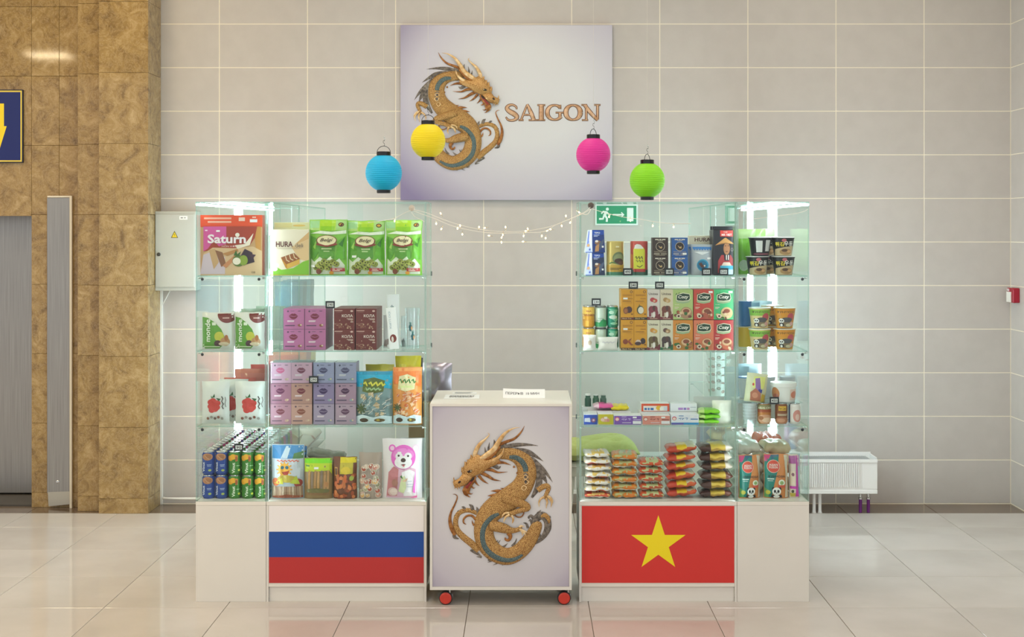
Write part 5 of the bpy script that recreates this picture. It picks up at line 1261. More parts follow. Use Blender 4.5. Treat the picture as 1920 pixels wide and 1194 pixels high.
price_tag('490', 1177, YQ - .02, Z1 + EPS, 'black framed price card between the golden and red tins')
def coffee_box(col, nmz):
    w, h = hpx(30), hpx(35.3); o, sk = carton('coffee_box', w, h, .07, col); A = w / h
    sk.ell(.5, .53, .28, .28 * A, '#cfc0a8', 20).ell(.5, .53, .255, .255 * A, '#32211a', 20).poly([(.36, .60), (.52, .50), (.60, .56), (.62, .44), (.50, .42), (.42, .50)], '#b99a78').ell(.54, .47, .04, .03, '#d8b84a', 8)
    sk.rect(.18, .875, .40, .925, '#e6dccb').rect(.44, .875, .56, .925, '#e6dccb').rect(.60, .875, .82, .925, '#e6dccb').rect(.34, .82, .66, .84, '#d3c5ae').rect(.1, .26, .9, .27, '#b8a88e').rect(.12, .215, .88, .23, '#b8a88e').rect(.1, .12, .46, .155, '#e0d2b8').rect(.54, .12, .9, .155, '#c9bba2').rect(.2, .05, .8, .07, '#b8a88e')
    if col != '#3d2c25': sticker(sk, .80, .14, .24, .10)
    sk.done(o); return o
for col, p0, nm_ in (('#3d2c25', 1238, 'dark brown'), ('#2d5ea6', 1274.5, 'blue')):
    for j in range(2):
        o = coffee_box(col, nm_); o.location = (PX(p0, YQ), YQ, Z1 + EPS + j * (hpx(35.3) + .0004)); tag(o, '%s coffee box with a round badge, %s of two' % (nm_, ('lower', 'upper')[j]), 'box')
price_tag('180', 1255, YQ - .02, Z1 + EPS, 'black framed price card between the brown and blue coffee boxes')
x, w = span(1302, 1346, 6.95); o = hura('wafer_box', .19, PZ(442, 6.95) - Z1, .05, False, .90); o.location = (x + .006, 6.95, Z1 + EPS); tag(o, 'cream wafer carton behind the silver coffee pouch', 'box')
x, w = span(1297, 1337); h = hpx(58); A = w / h; o, sk = pouch('silver_pouch', w, h, .05, foil('#b2bac2', .25, .2), 'stand', 10, 12, 120, .05, .01)
sk.rect(.06, .86, .94, .92, '#3f7fc4')
for k in range(7): sk.poly([(.08 + .125 * k, .86), (.205 + .125 * k, .86), (.14 + .125 * k, .80)], '#3f7fc4'); sk.k -= .9
sk.poly([(.12, .76), (.88, .76), (.5, .66)], '#e6eaee').ell(.52, .33, .28, .28 * A, '#2f9ac0', 22).ell(.50, .33, .235, .22 * A, '#1d6f96', 20).poly([(.32, .38), (.45, .42), (.55, .32), (.62, .36), (.58, .24), (.44, .26)], '#5a3325').ell(.6, .31, .04, .03, '#e0d6c6', 8); sticker(sk, .82, .55, .16, .06); sk.done(o); o.location = (x, YQ, Z1 + EPS)
tag(o, 'silver foil coffee pouch with blue round emblem', 'pouch'); s2 = dup(o, (x - .012, YQ + .055, Z1 + EPS), .02, 'silver foil pouch standing behind another silver pouch, blue edge showing')
price_tag('350', 1325, YQ - .02, Z1 + EPS, 'black framed price card in front of the silver coffee pouch')
x, w = span(1341, 1379); h = hpx(92); A = w / h; b = MB(); b.box(-w / 2, w / 2, 0, .07, 0, h * .93, P('#25232a', .3), .004); b.box(-w / 2, w / 2, .028, .042, h * .9301, h, P('#25232a', .3), .001); o = b.build('ground_coffee_bag')
sk = Skin(lambda u, v: ((u - .5) * w, 0, v * h * .99)); sk.rect(.34, .80, .97, .925, '#d9463c').text('THE', .60, .89, .2, .035, '#f3dcd6').text('MR VIET', .66, .835, .5, .045, '#f6e9e4', .02)
sk.poly([(.22, .05), (.24, .30), (.40, .42), (.86, .42), (.97, .34), (.97, .05)], '#a8383a').poly([(.52, .42), (.82, .42), (.78, .30), (.56, .30)], '#2d2a30').ell(.66, .55, .16, .125, '#a8754e', 18).poly([(.08, .615), (.56, .77), (.62, .775), (.99, .66), (.99, .645), (.62, .675), (.4, .66)], '#cb9656').poly([(.08, .615), (.4, .66), (.62, .675), (.99, .645), (.6, .655)], '#8a5c30')
sk.rect(.57, .60, .63, .615, '#4a2f20').rect(.71, .60, .77, .615, '#4a2f20').poly([(.58, .50), (.74, .50), (.66, .475)], '#6d3a2a').ell(.92, .53, .07, .035, '#8a8478', 12).ell(.92, .53, .055, .026, '#3a3638', 12).rect(.34, .12, .97, .20, '#3fa8c4').rect(.64, .02, .97, .12, '#bfe0ea').poly([(.4, .2), (.9, .2), (.8, .27), (.5, .27)], '#d9c2b0').rect(.62, .32, .66, .42, '#e8e2d6').rect(.72, .32, .76, .42, '#e8e2d6')
sk.done(o); o.location = (x - .003, YQ, Z1 + EPS); tag(o, 'tall black ground coffee bag showing a man in a conical hat', 'bag')
o = dup(o, (x - .008, YQ + .075, Z1 + EPS), 0, 'tall black ground coffee bag standing behind its twin')
price_tag('520', 1357, YQ - .02, Z1 + EPS, 'black framed price card in front of the black coffee bag')
# -- shelf 2: beer cans, tea boxes
BR, BH = hpx(21.6) / 2, hpx(40.6)
def beer(kind):
    o, sk = can('beer_can', BR, BH - .002, P({'gold': '#dba02a', 'pale': '#cfe0cf', 'teal': '#1f8f70'}[kind], .25, .2))
    if kind == 'gold': sk.rect(0, .62, 1, .95, '#e8bd52').text('BIA', .5, .78, .3, .07, '#a83a22', .02).text('HANOI', .5, .60, .7, .12, '#8a3a1c', .02).rect(.1, .05, .9, .38, '#c98a1c').rect(.3, .08, .5, .34, '#e6b440')
    if kind == 'pale': sk.poly([(0, .05), (1, .05), (1, .40), (.8, .34), (.6, .42), (.4, .24), (.2, .28), (0, .2)], '#2f9a5a').text('bia', .5, .44, .3, .06, '#5a7a6a').text('SÀI GÒN', .5, .34, .6, .07, '#2f6a4a', .01).rect(0, .955, 1, .985, '#1e2a26')
    if kind == 'teal': sk.poly([(.2, .9), (.5, .7), (.3, .5), (.6, .3), (.5, .1), (.8, .4), (.6, .6), (.8, .85)], '#6fc2a0').ell(.5, .5, .24, .09, '#cfe8da').ell(.4, .72, .15, .08, '#bfe6d0').ell(.55, .2, .2, .06, '#8fd0b0')
    sk.done(o); return o
for kind, p0, nm_ in (('gold', 1105, 'golden'), ('pale', 1128, 'pale green'), ('teal', 1150.5, 'teal')):
    for j in range(2):
        for k in range(2):
            loc = (PX(p0, YQ), YQ + .035 + .066 * k, Z2 + EPS + j * (BH + .001))
            o = beer(kind) if (j == 0 and k == 0) else dup(o0, loc)
            if j == 0 and k == 0: o0 = o; o.location = loc
            tag(o, '%s beer can, %s layer of the %s pair' % (nm_, ('lower', 'upper')[j], ('front', 'rear')[k]), 'can', 'beer cans beside the tea boxes')
price_tag('230', 1118, YQ + .05, Z2 + EPS + 2 * (BH + .001) + .001, 'black framed price card standing on the beer cans')
def white_roll(px, w, h, label, sd, ry):
    o, sk = pouch('wrapped_white_roll', hpx(w), hpx(h), .03, film('white_wrap', '#f1f0ea', .97), 'pillow', 10, 10, sd, .2, .12); sk.ell(.5, .5, .16, .16, '#cbb9a0', 12) if w < 30 else squiggle(sk, .2, .85, .6, .06, .02, '#bfc0cc', 5)
    sk.done(o); o.location = (PX(px, YQ - .03), YQ - .03, Z2 + .001); o.rotation_euler = (0, ry, 0); return tag(o, label, 'pack')
white_roll(1106, 25, 29, 'crumpled white wrapped pack with a tan spot in front of the beer cans', 130, 0); white_roll(1140, 39, 25, 'wide crumpled white pack in front of the pale and teal beer cans', 131, 0)
def tea_yellow(fruit, stripe, st):
    w, h = hpx(24.2), hpx(56.6); o, sk = carton('tea_box', w, h, .07, '#d99a20', .0008); A = w / h
    sk.rect(0, 0, 1, .075, stripe).text('Black Tea', .45, .038, .7, .04, '#e8c98a', .01).ell(.80, .92, .11, .11 * A, '#7a4a1c', 10).ell(.80, .92, .06, .06 * A, '#e0a83a', 10).text('tonton', .5, .81, .74, .06, '#a86c14', .01).rect(.5, .68, .9, .71, '#b87c1c').rect(.12, .60, .78, .615, '#7a4a1c').rect(.4, .55, .88, .56, '#b87c1c').rect(.78, .16, .92, .20, '#8a5a1c')
    if fruit == 0: sk.ell(.62, .33, .24, .11, '#4a2a2c', 14).ell(.36, .30, .19, .11, '#7a4a30', 14).ell(.36, .29, .14, .08, '#a8683c', 12)
    if fruit == 1: sk.ell(.48, .32, .27, .14, '#3c4a2c', 16, .4).ell(.52, .31, .22, .115, '#e2dccb', 16, .4).line([(.4, .46), (.42, .5)], .03, '#4a5a2c', A)
    if fruit == 2: sk.ell(.34, .28, .2, .085, '#8a3f24', 14).poly([(.5, .28), (.75, .16), (.85, .2), (.62, .33)], '#a04a28').poly([(.55, .32), (.82, .40), (.75, .32)], '#8a4a24')
    if fruit == 3: sk.ell(.68, .30, .2, .10, '#3a2a2c', 14).ell(.32, .26, .22, .085, '#d9c2b4', 14).ell(.3, .22, .25, .06, '#4a3030', 14)
    if st: sticker(sk, .34, .70, .34, .06)
    sk.done(o); return o
hT = hpx(57.2)
lbs = ['plum', 'halved pear', 'dried fruit', 'mangosteen']
for n_, (i, j, f, stp, st) in enumerate(((0, 1, 0, '#6a2f24', 1), (1, 1, 1, '#33281f', 0), (0, 0, 2, '#4c2a24', 1), (1, 0, 3, '#4c2a24', 0))):
    o = tea_yellow(f, stp, st); o.location = (PX((1176.5, 1201)[i], YQ), YQ, Z2 + EPS + j * hT)
    tag(o, 'mustard yellow tea box with %s picture, %s row' % (lbs[f], ('lower', 'upper')[j]), 'box', 'mustard tea boxes')
    o = dup(o, (o.location[0], YQ + .072, o.location[2])); tag(o, 'mustard yellow tea box standing behind the one with %s picture' % lbs[f], 'box', 'mustard tea boxes')
def tea_unitea(base, hill, eleph, fr):
    w, h = hpx(24), hpx(56.4); o, sk = carton('tea_box', w, h, .07, base, .0008)
    sk.text('Unitea', .48, .855, .72, .075, '#4a3430', .01).poly([(0, 0), (0, .10), (.3, .07), (.6, .11), (1, .20), (1, 0)], hill).rect(.2, .02, .8, .045, '#b89a88')
    c1, c2 = fr; sk.ell(.42, .66, .2, .075, c1, 14).ell(.60, .63, .2, .07, c2, 14).ell(.55, .62, .09, .035, '#d9b898', 10)
    sk.ell(.34, .34, .24, .115, eleph, 16).ell(.62, .36, .19, .10, eleph, 14).ell(.52, .38, .11, .085, '#5a3a34', 12).rect(.14, .10, .30, .30, eleph).rect(.64, .12, .76, .32, eleph).line([(.74, .34), (.82, .22), (.80, .12)], .05, eleph, w / h).ell(.52, .16, .11, .10, '#ece6de', 12)
    sk.done(o); return o
for (i, j, base, hill, el, fr, nm_) in ((0, 1, '#d9cfc8', '#7a3038', '#8a3a48', ('#b8404a', '#c8564c'), 'strawberry'), (1, 1, '#dccfb4', '#7a3038', '#7a4436', ('#b08a58', '#c8a468'), 'nut'), (0, 0, '#ddd6bc', '#7a3038', '#6a5a34', ('#c98a3c', '#dca648'), 'mango'), (1, 0, '#d9d4be', '#2f6a44', '#4a3a3a', ('#6a4a44', '#a8885c'), 'passion fruit')):
    o = tea_unitea(base, hill, el, fr); o.location = (PX((1225.5, 1250)[i], YQ), YQ, Z2 + EPS + j * hT); tag(o, 'cream tea box with elephant and %s picture' % nm_, 'box', 'cream elephant tea boxes')
    o = dup(o, (o.location[0], YQ + .072, o.location[2])); tag(o, 'cream elephant tea box standing behind the one with %s picture' % nm_, 'box', 'cream elephant tea boxes')
price_tag('240', 1187.5, YQ + .01, Z2 + EPS + 2 * hT + .0006, 'black framed price card standing on the mustard tea boxes'); price_tag('390', 1237, YQ + .01, Z2 + EPS + 2 * hT + .0006, 'black framed price card standing on the cream elephant tea boxes')
def cozy(base, accent, leaf, sd, st):
    w, h = hpx(37.6), hpx(56.2); o, sk = carton('fruit_tea_box', w, h, .07, base, .0008); A = w / h; rr = random.Random(sd)
    sk.poly([(.12, .63), (.2, .56), (.5, .53), (.8, .57), (.88, .65), (.5, .60)], '#9fb68c')
    sk.poly([(.16, .66), (.18, .83), (.5, .90), (.84, .86), (.88, .70), (.8, .63), (.5, .60), (.22, .62)], '#e6e2c8').poly([(.19, .67), (.21, .82), (.5, .875), (.82, .84), (.85, .71), (.78, .65), (.5, .625), (.24, .64)], '#24402c').poly([(.12, .82), (.2, .90), (.2, .84)], leaf).poly([(.26, .86), (.32, .92), (.33, .87)], leaf)
    sk.text('Cozy', .52, .745, .52, .14, '#f2efe2', .02, .2).text('TEA BAG' if sd % 2 else 'TRÀ', .2, .50, .22, .03, '#f0e4d4').rect(.08, .40, .3, .42, '#e8d9c4').rect(.08, .36, .24, .375, '#e8d9c4')
    sk.ell(.66, .22, .30, .20, accent, 18).ell(.66, .27, .24, .12, '#d9b48a', 16).ell(.66, .29, .16, .07, '#8a4a34', 14)
    for k in range(10): sk.ell(rr.uniform(.12, .95), rr.uniform(.04, .26), rr.uniform(.05, .10), rr.uniform(.03, .06), rr.choice([accent, '#7a4436', '#e0c4a0', '#a8603c', leaf]), 10); sk.k -= .8
    sk.k += 2; sk.ell(.28, .12, .12, .07, '#e3d3bb', 12).ell(.28, .12, .06, .035, '#5a3024', 10)
    if st: sticker(sk, .84, .92, .2, .07)
    sk.done(o); return o
cz = [[('#d58a32', '#b8803c', 'orange'), ('#db7a58', '#c8744c', 'salmon pink'), ('#b83a38', '#c86a4c', 'dark red')], [('#b3c97e', '#b08a68', 'pale green'), ('#cc4a3c', '#b8604c', 'bright red'), ('#4bb877', '#cdbd84', 'emerald green')]]
for j in range(2):
    for i, p0 in enumerate((1280.5, 1319.5, 1359.5)):
        b_, a_, nm_ = cz[j][i]; o = cozy(b_, a_, '#3f6a34', i + 3 * j + 2, j == 1 and i > 0); o.location = (PX(p0, YQ) - (.003 if i == 2 else 0), YQ, Z2 + EPS + j * hT); o.rotation_euler = (0, 0, (.0, -.03, .0)[i] if j else 0)
        tag(o, '%s tea box with dark green logo and fruit picture' % nm_, 'box', 'fruit tea boxes'); o = dup(o, (o.location[0], YQ + .073, o.location[2]), 0); tag(o, '%s fruit tea box standing behind its twin' % nm_, 'box', 'fruit tea boxes')
# -- shelf 3: flat boxes
def flat_box(name, p0, p1, hp, d, col, label, pr, z=Z3 + EPS, Y=YQ, top='#eeeef0'):
    x, w = span(p0, p1, Y); h = hpx(hp, Y); b = MB(); b.box(-w / 2 + .0003, w / 2 - .0003, .0004, d, 0, h, P(top, .35), .001); o = b.build(name)
    sk = Skin(lambda u, v: ((u - .5) * w, .0004, v * h)); sk.rect(.01, .02, .99, .98, col); pr(sk, w / h); sk.done(o); o.location = (x, Y, z); return tag(o, label, 'box')
def badge(c1, c2):
    def f(sk, A): sk.ell(.12, .62, .08, .08 * A * .9, c1, 14).ell(.12, .60, .06, .05 * A, '#f0d8cc', 12).line([(.28, .60), (.36, .66), (.34, .50)], .012, c2, A).line([(.40, .68), (.40, .52), (.47, .66)], .012, c2, A).line([(.52, .66), (.60, .66), (.56, .50)], .012, c2, A).rect(.28, .84, .45, .90, c2).rect(.3, .2, .62, .26, '#e6dce6').rect(.68, .10, .98, .42, '#ecebf0').rect(.7, .52, .96, .60, c2).rect(.68, .72, .82, .90, '#f2f2f2')
    return f
flat_box('gum_box', 1094.5, 1120, 19, .12, '#1d3f96', 'small blue box with silver picture at the end of the row', lambda sk, A: sk.poly([(.06, .3), (.5, .25), (.45, .68), (.08, .65)], '#b9bcc4').ell(.72, .45, .18, .22, '#7a4a5c', 14).ell(.72, .45, .08, .1, '#c9b2c0', 10))
flat_box('gum_box', 1121.5, 1150, 20, .12, '#c0b41f', 'small mustard yellow box with pink picture', lambda sk, A: sk.ell(.45, .48, .3, .22, '#d9a08c', 16).ell(.3, .45, .12, .15, '#e8c4b0', 12).rect(.4, .55, .6, .75, '#ece0d4').ell(.66, .4, .1, .14, '#c88a7c', 12))
flat_box('toothpaste_box', 1151, 1203, 17, .10, '#7d55b0', 'long purple box with round pink badge', badge('#e0607c', '#d9c8ec'))
flat_box('toothpaste_box', 1204.5, 1256.5, 17, .10, '#dd8f80', 'long salmon pink box with round badge', badge('#b85a54', '#8a3f3c'))
flat_box('toothpaste_box', 1258, 1310.5, 19, .10, '#e6e9f2', 'long white and blue box with round crimson badge', lambda sk, A: (badge('#c8345c', '#2f6fb0')(sk, A), sk.rect(.01, .02, .99, .22, '#2f8fc8'), sk.rect(.02, .03, .45, .18, '#6a5ab0')))
zt3 = Z3 + EPS
o = pack('pink_packet', .105, .11, .03, lambda u, a: foil('#e25a9c') if u > .3 else foil('#f0c8d8'), 31); o.location = (PX(1132, 6.9), 6.915, zt3 + .06); tag(o, 'glossy pink packet lying behind the small boxes', 'packet')
o = pack('yellow_packet', .095, .11, .032, lambda u, a: foil('#e8cf1c'), 32); o.location = (PX(1163, 6.9), 6.915, zt3 + .052); tag(o, 'glossy yellow packet lying behind the purple box', 'packet')
b = MB(); b.box(-.11, .11, 0, .1, 0, .052, P('#e6e2e4', .4), .001); o = b.build('white_carton', None, (PX(1143, 6.9), 6.92, zt3)); tag(o, 'low white carton carrying the pink and yellow packets', 'box')
flat_box('orange_box', 1202, 1255.5, 15, .09, '#d9512c', 'orange and white box raised behind the salmon pink box', lambda sk, A: sk.rect(.08, .08, .92, .7, '#f0e6e0').rect(.12, .18, .2, .46, '#2f6ab0').rect(.23, .18, .3, .46, '#4a82c0').rect(.33, .18, .44, .46, '#2f6ab0').ell(.62, .45, .10, .3, '#e8b83a', 12).ell(.72, .35, .07, .25, '#f2ece6', 12).rect(.8, .15, .92, .6, '#d0d4e0'), zt3 + .052, 6.9)
flat_box('white_box', 1256.5, 1307, 15, .09, '#eef0f6', 'white box with lilac lettering raised behind the white and blue box', lambda sk, A: sk.rect(.3, .2, .48, .48, '#b98ad0').rect(.5, .2, .6, .48, '#8f7ac8').rect(.62, .2, .72, .48, '#c890c8').rect(.75, .5, .96, .58, '#b8c0d0'), zt3 + .052, 6.9)
b = MB(); b.box(-.15, .15, 0, .1, 0, .051, P('#e9e6e6', .4), .001); o = b.build('white_carton', None, (PX(1254, 6.9), 6.9, zt3)); tag(o, 'low white carton under the orange box and lilac lettered box', 'box')
for k, (p0, c_) in enumerate(((1103, '#2f5a48'), (1118, '#3a6a52'), (1132, '#4a6a5c'))):
    x = PX(p0, 7.0); b = MB(); b.lathe([(.017, 0), (.017, .04), (.013, .045), (.013, .056)], P(c_, .3), 12, cy=.017); o = b.build('balm_jar', None, (x, 7.02, zt3 + .062))
    b = MB(); b.lathe([(.0142, .0562), (.0142, .066 - .005 * k), (.001, .067 - .005 * k)], P(('#e6e6e0', '#d0d6d2', '#2f4a40')[k], .3), 12, cy=.017); b.build('jar_cap', o); tag(o, ('dark green balm jar with white cap by the cabinet edge', 'green balm jar with grey cap between two jars', 'grey green balm jar with dark cap')[k], 'jar')
b = MB(); b.box(-.075, .075, 0, .05, 0, .061, P('#e8e8ea', .4), .001); o = b.build('white_carton', None, (PX(1118, 7.02), 7.01, zt3)); tag(o, 'low white carton carrying the green balm jars', 'box')
for k in range(3):
    o = pack('green_packet', .11, .13, .026, lambda u, a: foil('#86d81c') if u > .25 else foil('#c8ec8a'), 51 + k); o.location = (PX(1330, YQ) + .004 * (k % 2), YQ + .003, zt3 + .0255 * k); o.rotation_euler = (0, 0, .15 - .12 * k); tag(o, 'lime green packet in the small pile, %s' % ('lowest', 'middle one', 'topmost')[k], 'packet')
stock('clear_white_bag', 'clear bag of white sweets at the end of the third shelf', 'bag', PX(1359, 6.84), 6.82, Z3, .10, .115, .08, film('white_sweets', '#eff2e2', .9), 140, 'stand'); stock('clear_flat_bag', 'clear flat plastic bag behind the lime green packets', 'bag', PX(1330, 6.95), 6.95, Z3, .16, .12, .05, M_FILM1, 141, 'pillow')
# -- bottom: stacks of noodle packs
F = foil
def two(main, low, top, alt=None, cut=None):
    def fn(u, a):
        s_, c_ = math.sin(a), math.cos(a); e = abs(2 * u - 1)
        if e > .95: return F(low)
        if s_ < (-.42 if abs(u - .5) < .3 else -.3): return F(low)
        q_ = noise.noise((u * 7, a * 2.2, len(main) + ord(low[1]) * .37))
        if s_ > .55: return F(top) if (.25 < u < .8 and q_ > -.25) else F(alt or main)
        if q_ > .32: return F(top)
        if q_ < -.38: return F(alt or low)
        if cut and u < cut[0]: return F(cut[1])
        return F(main)
    return fn
def noodles(pcen, wpx, n, hp, fn, name, what, tilt=0, seed=0, l=.15, jit=.003):
    zz = ZB + EPS + (abs(tilt) * hpx(wpx) / 2 if not isinstance(tilt, (list, tuple)) else 0); t = hpx(hp) / n
    for k in range(n):
        o = pack(name, hpx(wpx) * random.uniform(.97, 1.03), l, t * .985, fn(k), seed + k * 1.7)
        o.location = (PX(pcen, YQ) + random.uniform(-jit, jit), YQ + random.uniform(0, .01), zz); o.rotation_euler = (0, tilt if not isinstance(tilt, (list, tuple)) else tilt[k], random.uniform(-.05, .05))
        zz += t
        tag(o, '%s, %s in its stack' % (what, ['lowest', 'second from bottom', 'third from bottom', 'fourth from bottom', 'fifth from bottom', 'sixth from bottom', 'seventh from bottom', 'eighth from bottom'][k] if k < n - 1 else 'topmost'), 'noodle pack', 'stacked noodle packs')
noodles(1121, 49, 7, 89, lambda k: two('#c8502c', '#e9e4da', '#e6c070', '#d04a2c') if k == 0 else two('#e6ddd2', '#c2503e' if k % 2 else '#e6e0d6', '#e0b860', '#dcd0c0'), 'noodle_pack', 'white and red noodle pack', 0, 200)
noodles(1172, 48, 6, 86, lambda k: two('#d9781f', '#e6ddcf', '#b9b47a', '#dd8428', (.42, '#b0802c')), 'noodle_pack', 'orange noodle pack with white underside', 0, 220)
noodles(1222, 46, 5, 74, lambda k: two('#cf4a1c' if k > 2 else '#b8502c', '#e8e0d4', '#c2c48c', '#d0582c'), 'noodle_pack', 'red orange noodle pack beside the orange stack', 0, 240)
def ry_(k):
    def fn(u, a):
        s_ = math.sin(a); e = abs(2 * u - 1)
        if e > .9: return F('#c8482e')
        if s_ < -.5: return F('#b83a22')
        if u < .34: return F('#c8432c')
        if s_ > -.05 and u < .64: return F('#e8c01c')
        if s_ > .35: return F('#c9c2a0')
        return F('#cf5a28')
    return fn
noodles(1279, 56, 6, 99, ry_, 'noodle_pack', 'red and yellow noodle pack', -.10, 260, .16, .003)
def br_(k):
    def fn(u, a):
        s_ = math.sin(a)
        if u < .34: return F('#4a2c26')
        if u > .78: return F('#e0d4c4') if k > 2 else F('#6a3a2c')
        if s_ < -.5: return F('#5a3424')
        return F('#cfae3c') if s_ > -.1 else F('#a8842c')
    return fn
noodles(1344.5, 61, 6, 102, br_, 'noodle_pack', 'brown and golden noodle pack', -.02, 280, .16, .002)

# ================================================================ RIGHT NARROW CABINET
YR = 6.81
def udon(label, px, z, rot=0, Y=YR, back=False):
    r1 = hpx(44, Y) / 2; h = hpx(35, Y); o, sk = cup('noodle_bowl', r1 * .74, r1 * .97, h, P('#1b1b1f', .35), P('#e9e9e6', .35))
    if not back:
        sk.poly([(.10, .02), (.16, .36), (.5, .48), (.82, .54), (.86, .02)], '#c9b288').ell(.55, .22, .22, .17, '#b08a5c', 14).ell(.50, .30, .10, .08, '#5d4030', 12).ell(.66, .24, .08, .07, '#d9a878', 10).ell(.48, .84, .07, .09, '#c86a72', 12).text('튀김', .34, .63, .28, .24, '#e8d22a', .03).text('우동', .62, .66, .30, .26, '#f2f0ea', .02)
    else: sk.rect(.32, .2, .52, .82, '#dcdcd8').rect(.62, .25, .80, .85, '#d2d2d0').rect(.2, .06, .8, .14, '#8a4a58')
    sk.done(o); o.location = (PX(px, Y), Y, z); o.rotation_euler = (0, 0, rot); return tag(o, label, 'bowl', 'black noodle bowls')
hB = hpx(35, YR) + .003
udon('black udon noodle bowl, lower one beside the green bag', 1424, Z1 + EPS); udon('black udon noodle bowl, lower one by the outer glass', 1473, Z1 + EPS); udon('black noodle bowl turned to show its pale sticker, upper layer', 1429, Z1 + EPS + hB, 0, YR, True); udon('black udon noodle bowl on the upper layer by the outer glass', 1472, Z1 + EPS + hB)
udon('black udon noodle bowl in the second row, lower layer', 1440, Z1 + EPS, 0, 6.96); udon('black udon noodle bowl in the second row, upper layer', 1440, Z1 + EPS + hB, 0, 6.96)
stock('green_bag', 'bright green bag standing beside the black noodle bowls', 'bag', PX(1396, 6.93), 6.95, Z1, .075, .185, .06, '#7fc43a', 150, 'stand', None, lambda sk: sk.ell(.5, .25, .35, .16, '#cfe4c0', 14))
for k in range(5): stock('pale_green_bag', 'pale green bag on the top shelf behind the noodle bowls', 'bag', RX1 + .09 + .075 * (k % 3), 7.12 + .13 * k, Z1, .15, .235, .06, ('#bfe09a', '#a9d67c', '#cfe6b8')[k % 3], 152 + k, 'pillow', 'pale green bags behind noodle bowls')
def funch(label, px, z, col, Y=YR, panda=True):
    r1 = hpx(42, Y) / 2; h = hpx(38.4, Y); o, sk = cup('noodle_cup', r1 * .72, r1 * .96, h, P(col, .35), P('#e8efe9', .3))
    if panda:
        sk.rect(0, .62, 1, .92, '#8fc04a' if col == '#e9cf94' else '#e0962c').text('ФУНЧОЗА', .50, .80, .62, .11, '#4a3a24', .015).ell(.66, .55, .13, .20, '#c8545c', 14).ell(.56, .20, .24, .16, '#8d7a5c', 14).ell(.6, .16, .12, .08, '#cfc6a0', 12).ell(.52, .42, .2, .12, '#5c5a5c', 14).ell(.70, .22, .08, .1, '#d9a8a0', 10)
        sk.ell(.27, .45, .03, .045, '#1d1d20', 10).ell(.40, .45, .03, .045, '#1d1d20', 10).ell(.335, .37, .095, .115, '#f2f0ec', 16).ell(.30, .38, .025, .035, '#1d1d20', 10).ell(.37, .38, .025, .035, '#1d1d20', 10).ell(.335, .33, .014, .014, '#1d1d20', 8).ell(.335, .18, .09, .10, '#26262a', 14).ell(.335, .16, .045, .07, '#efece6', 10)
    sk.done(o); o.location = (PX(px, Y), Y, z); return tag(o, label, 'cup', 'funchoza noodle cups')
hF = hpx(38.4, YR) + .0035
for px, col, nm_ in ((1428, '#e9cf94', 'green and cream'), (1475, '#dc9a34', 'orange')):
    for j in range(2): funch('%s noodle cup with panda print, %s of two' % (nm_, ('lower', 'upper')[j]), px, Z2 + EPS + j * hF, col)
funch('plain yellow noodle cup in the second row beside the green and cream cups', 1400, Z2 + EPS, '#e6c23c', 6.95, False); funch('orange noodle cup in the second row, lower layer', 1452, Z2 + EPS, '#dc9a34', 6.96); funch('orange noodle cup in the second row, upper layer', 1452, Z2 + EPS + hF, '#e2a84a', 6.96)
x = PX(1399, 6.95); b = MB(); b.lathe([(.028, 0), (.034, .125), (.036, .128), (.001, .129)], P('#3a78b8', .35), 18, cy=.036); o = b.build('blue_cup', None, (x, 6.95, Z2 + EPS + hpx(38.4, 6.95) + .0035)); tag(o, 'tall blue paper cup standing on the plain yellow cup', 'cup')
# shelf 3
b = MB(); r = hpx(26, YR) / 2
M_TUB = film('clear_tub', '#d6dcdc', .75, .2)
b.lathe([(r * .9, 0), (r, .09), (r * 1.06, .092), (r * 1.06, .105)], M_TUB, 20, cy=r * 1.06); o = b.build('clear_tub', None, (PX(1408, YR), YR, Z3 + EPS)); 
for k in range(5): 
    b = MB(); b.lathe([(r * 1.02, .02 + .016 * k), (r * 1.025, .024 + .016 * k)], P('#c3cacb', .3), 20, cy=r * 1.06); b.build('tub_rib', o)
tag(o, 'clear ribbed plastic tub beside the orange abalone can', 'tub')
r = hpx(25.5, YR) / 2; o, sk = can('food_can', r, .103, P('#c9803c', .3, .2)); sk.rect(.0, .72, 1, .95, '#8f8a5c').text('ABALONE', .5, .80, .74, .11, '#efe6c8', .02).rect(.1, .66, .9, .71, '#a03a24').rect(.1, .59, .9, .635, '#a03a24').ell(.5, .25, .4, .22, '#d9a07c', 16).ell(.6, .2, .25, .12, '#e8c4a4', 14).ell(.3, .3, .12, .1, '#a8683c', 12); sk.done(o); o.location = (PX(1435, YR), YR, Z3 + EPS); tag(o, 'orange food can with abalone label', 'can')
r = hpx(23.5, YR) / 2; o, sk = can('food_can', r, .103, P('#8d5230', .3, .2)); sk.rect(.3, .66, .72, .88, '#e8b83c').text('Pork Cubes', .51, .77, .36, .13, '#5a3a1c', .01).rect(.25, .46, .8, .50, '#d9c4a8').rect(.25, .40, .76, .44, '#c9b090').ell(.5, .18, .38, .16, '#b87a58', 16).ell(.45, .18, .2, .09, '#d09878', 12); sk.done(o); o.location = (PX(1467, YR), YR, Z3 + EPS); tag(o, 'brown food can with yellow label beside the abalone can', 'can')
r = hpx(22, YR) / 2; o, sk = can('food_can', r, .103, P('#ece6e2', .3)); sk.rect(0, .05, .16, .95, '#3a5a8a').ell(.6, .4, .25, .3, '#d9958a', 16).ell(.6, .34, .12, .16, '#e8c4b8', 12); sk.done(o); o.location = (PX(1492, YR), YR, Z3 + EPS); tag(o, 'white food can with rose picture by the outer glass', 'can')
zc = Z3 + EPS + .1065
b = MB(); b.box(-.165, .165, 0, .12, 0, .0025, M_CLEAR); o = b.build('clear_tray', None, (XRc, YR, zc)); tag(o, 'thin clear plastic tray lying across the food cans', 'tray'); zc += .003
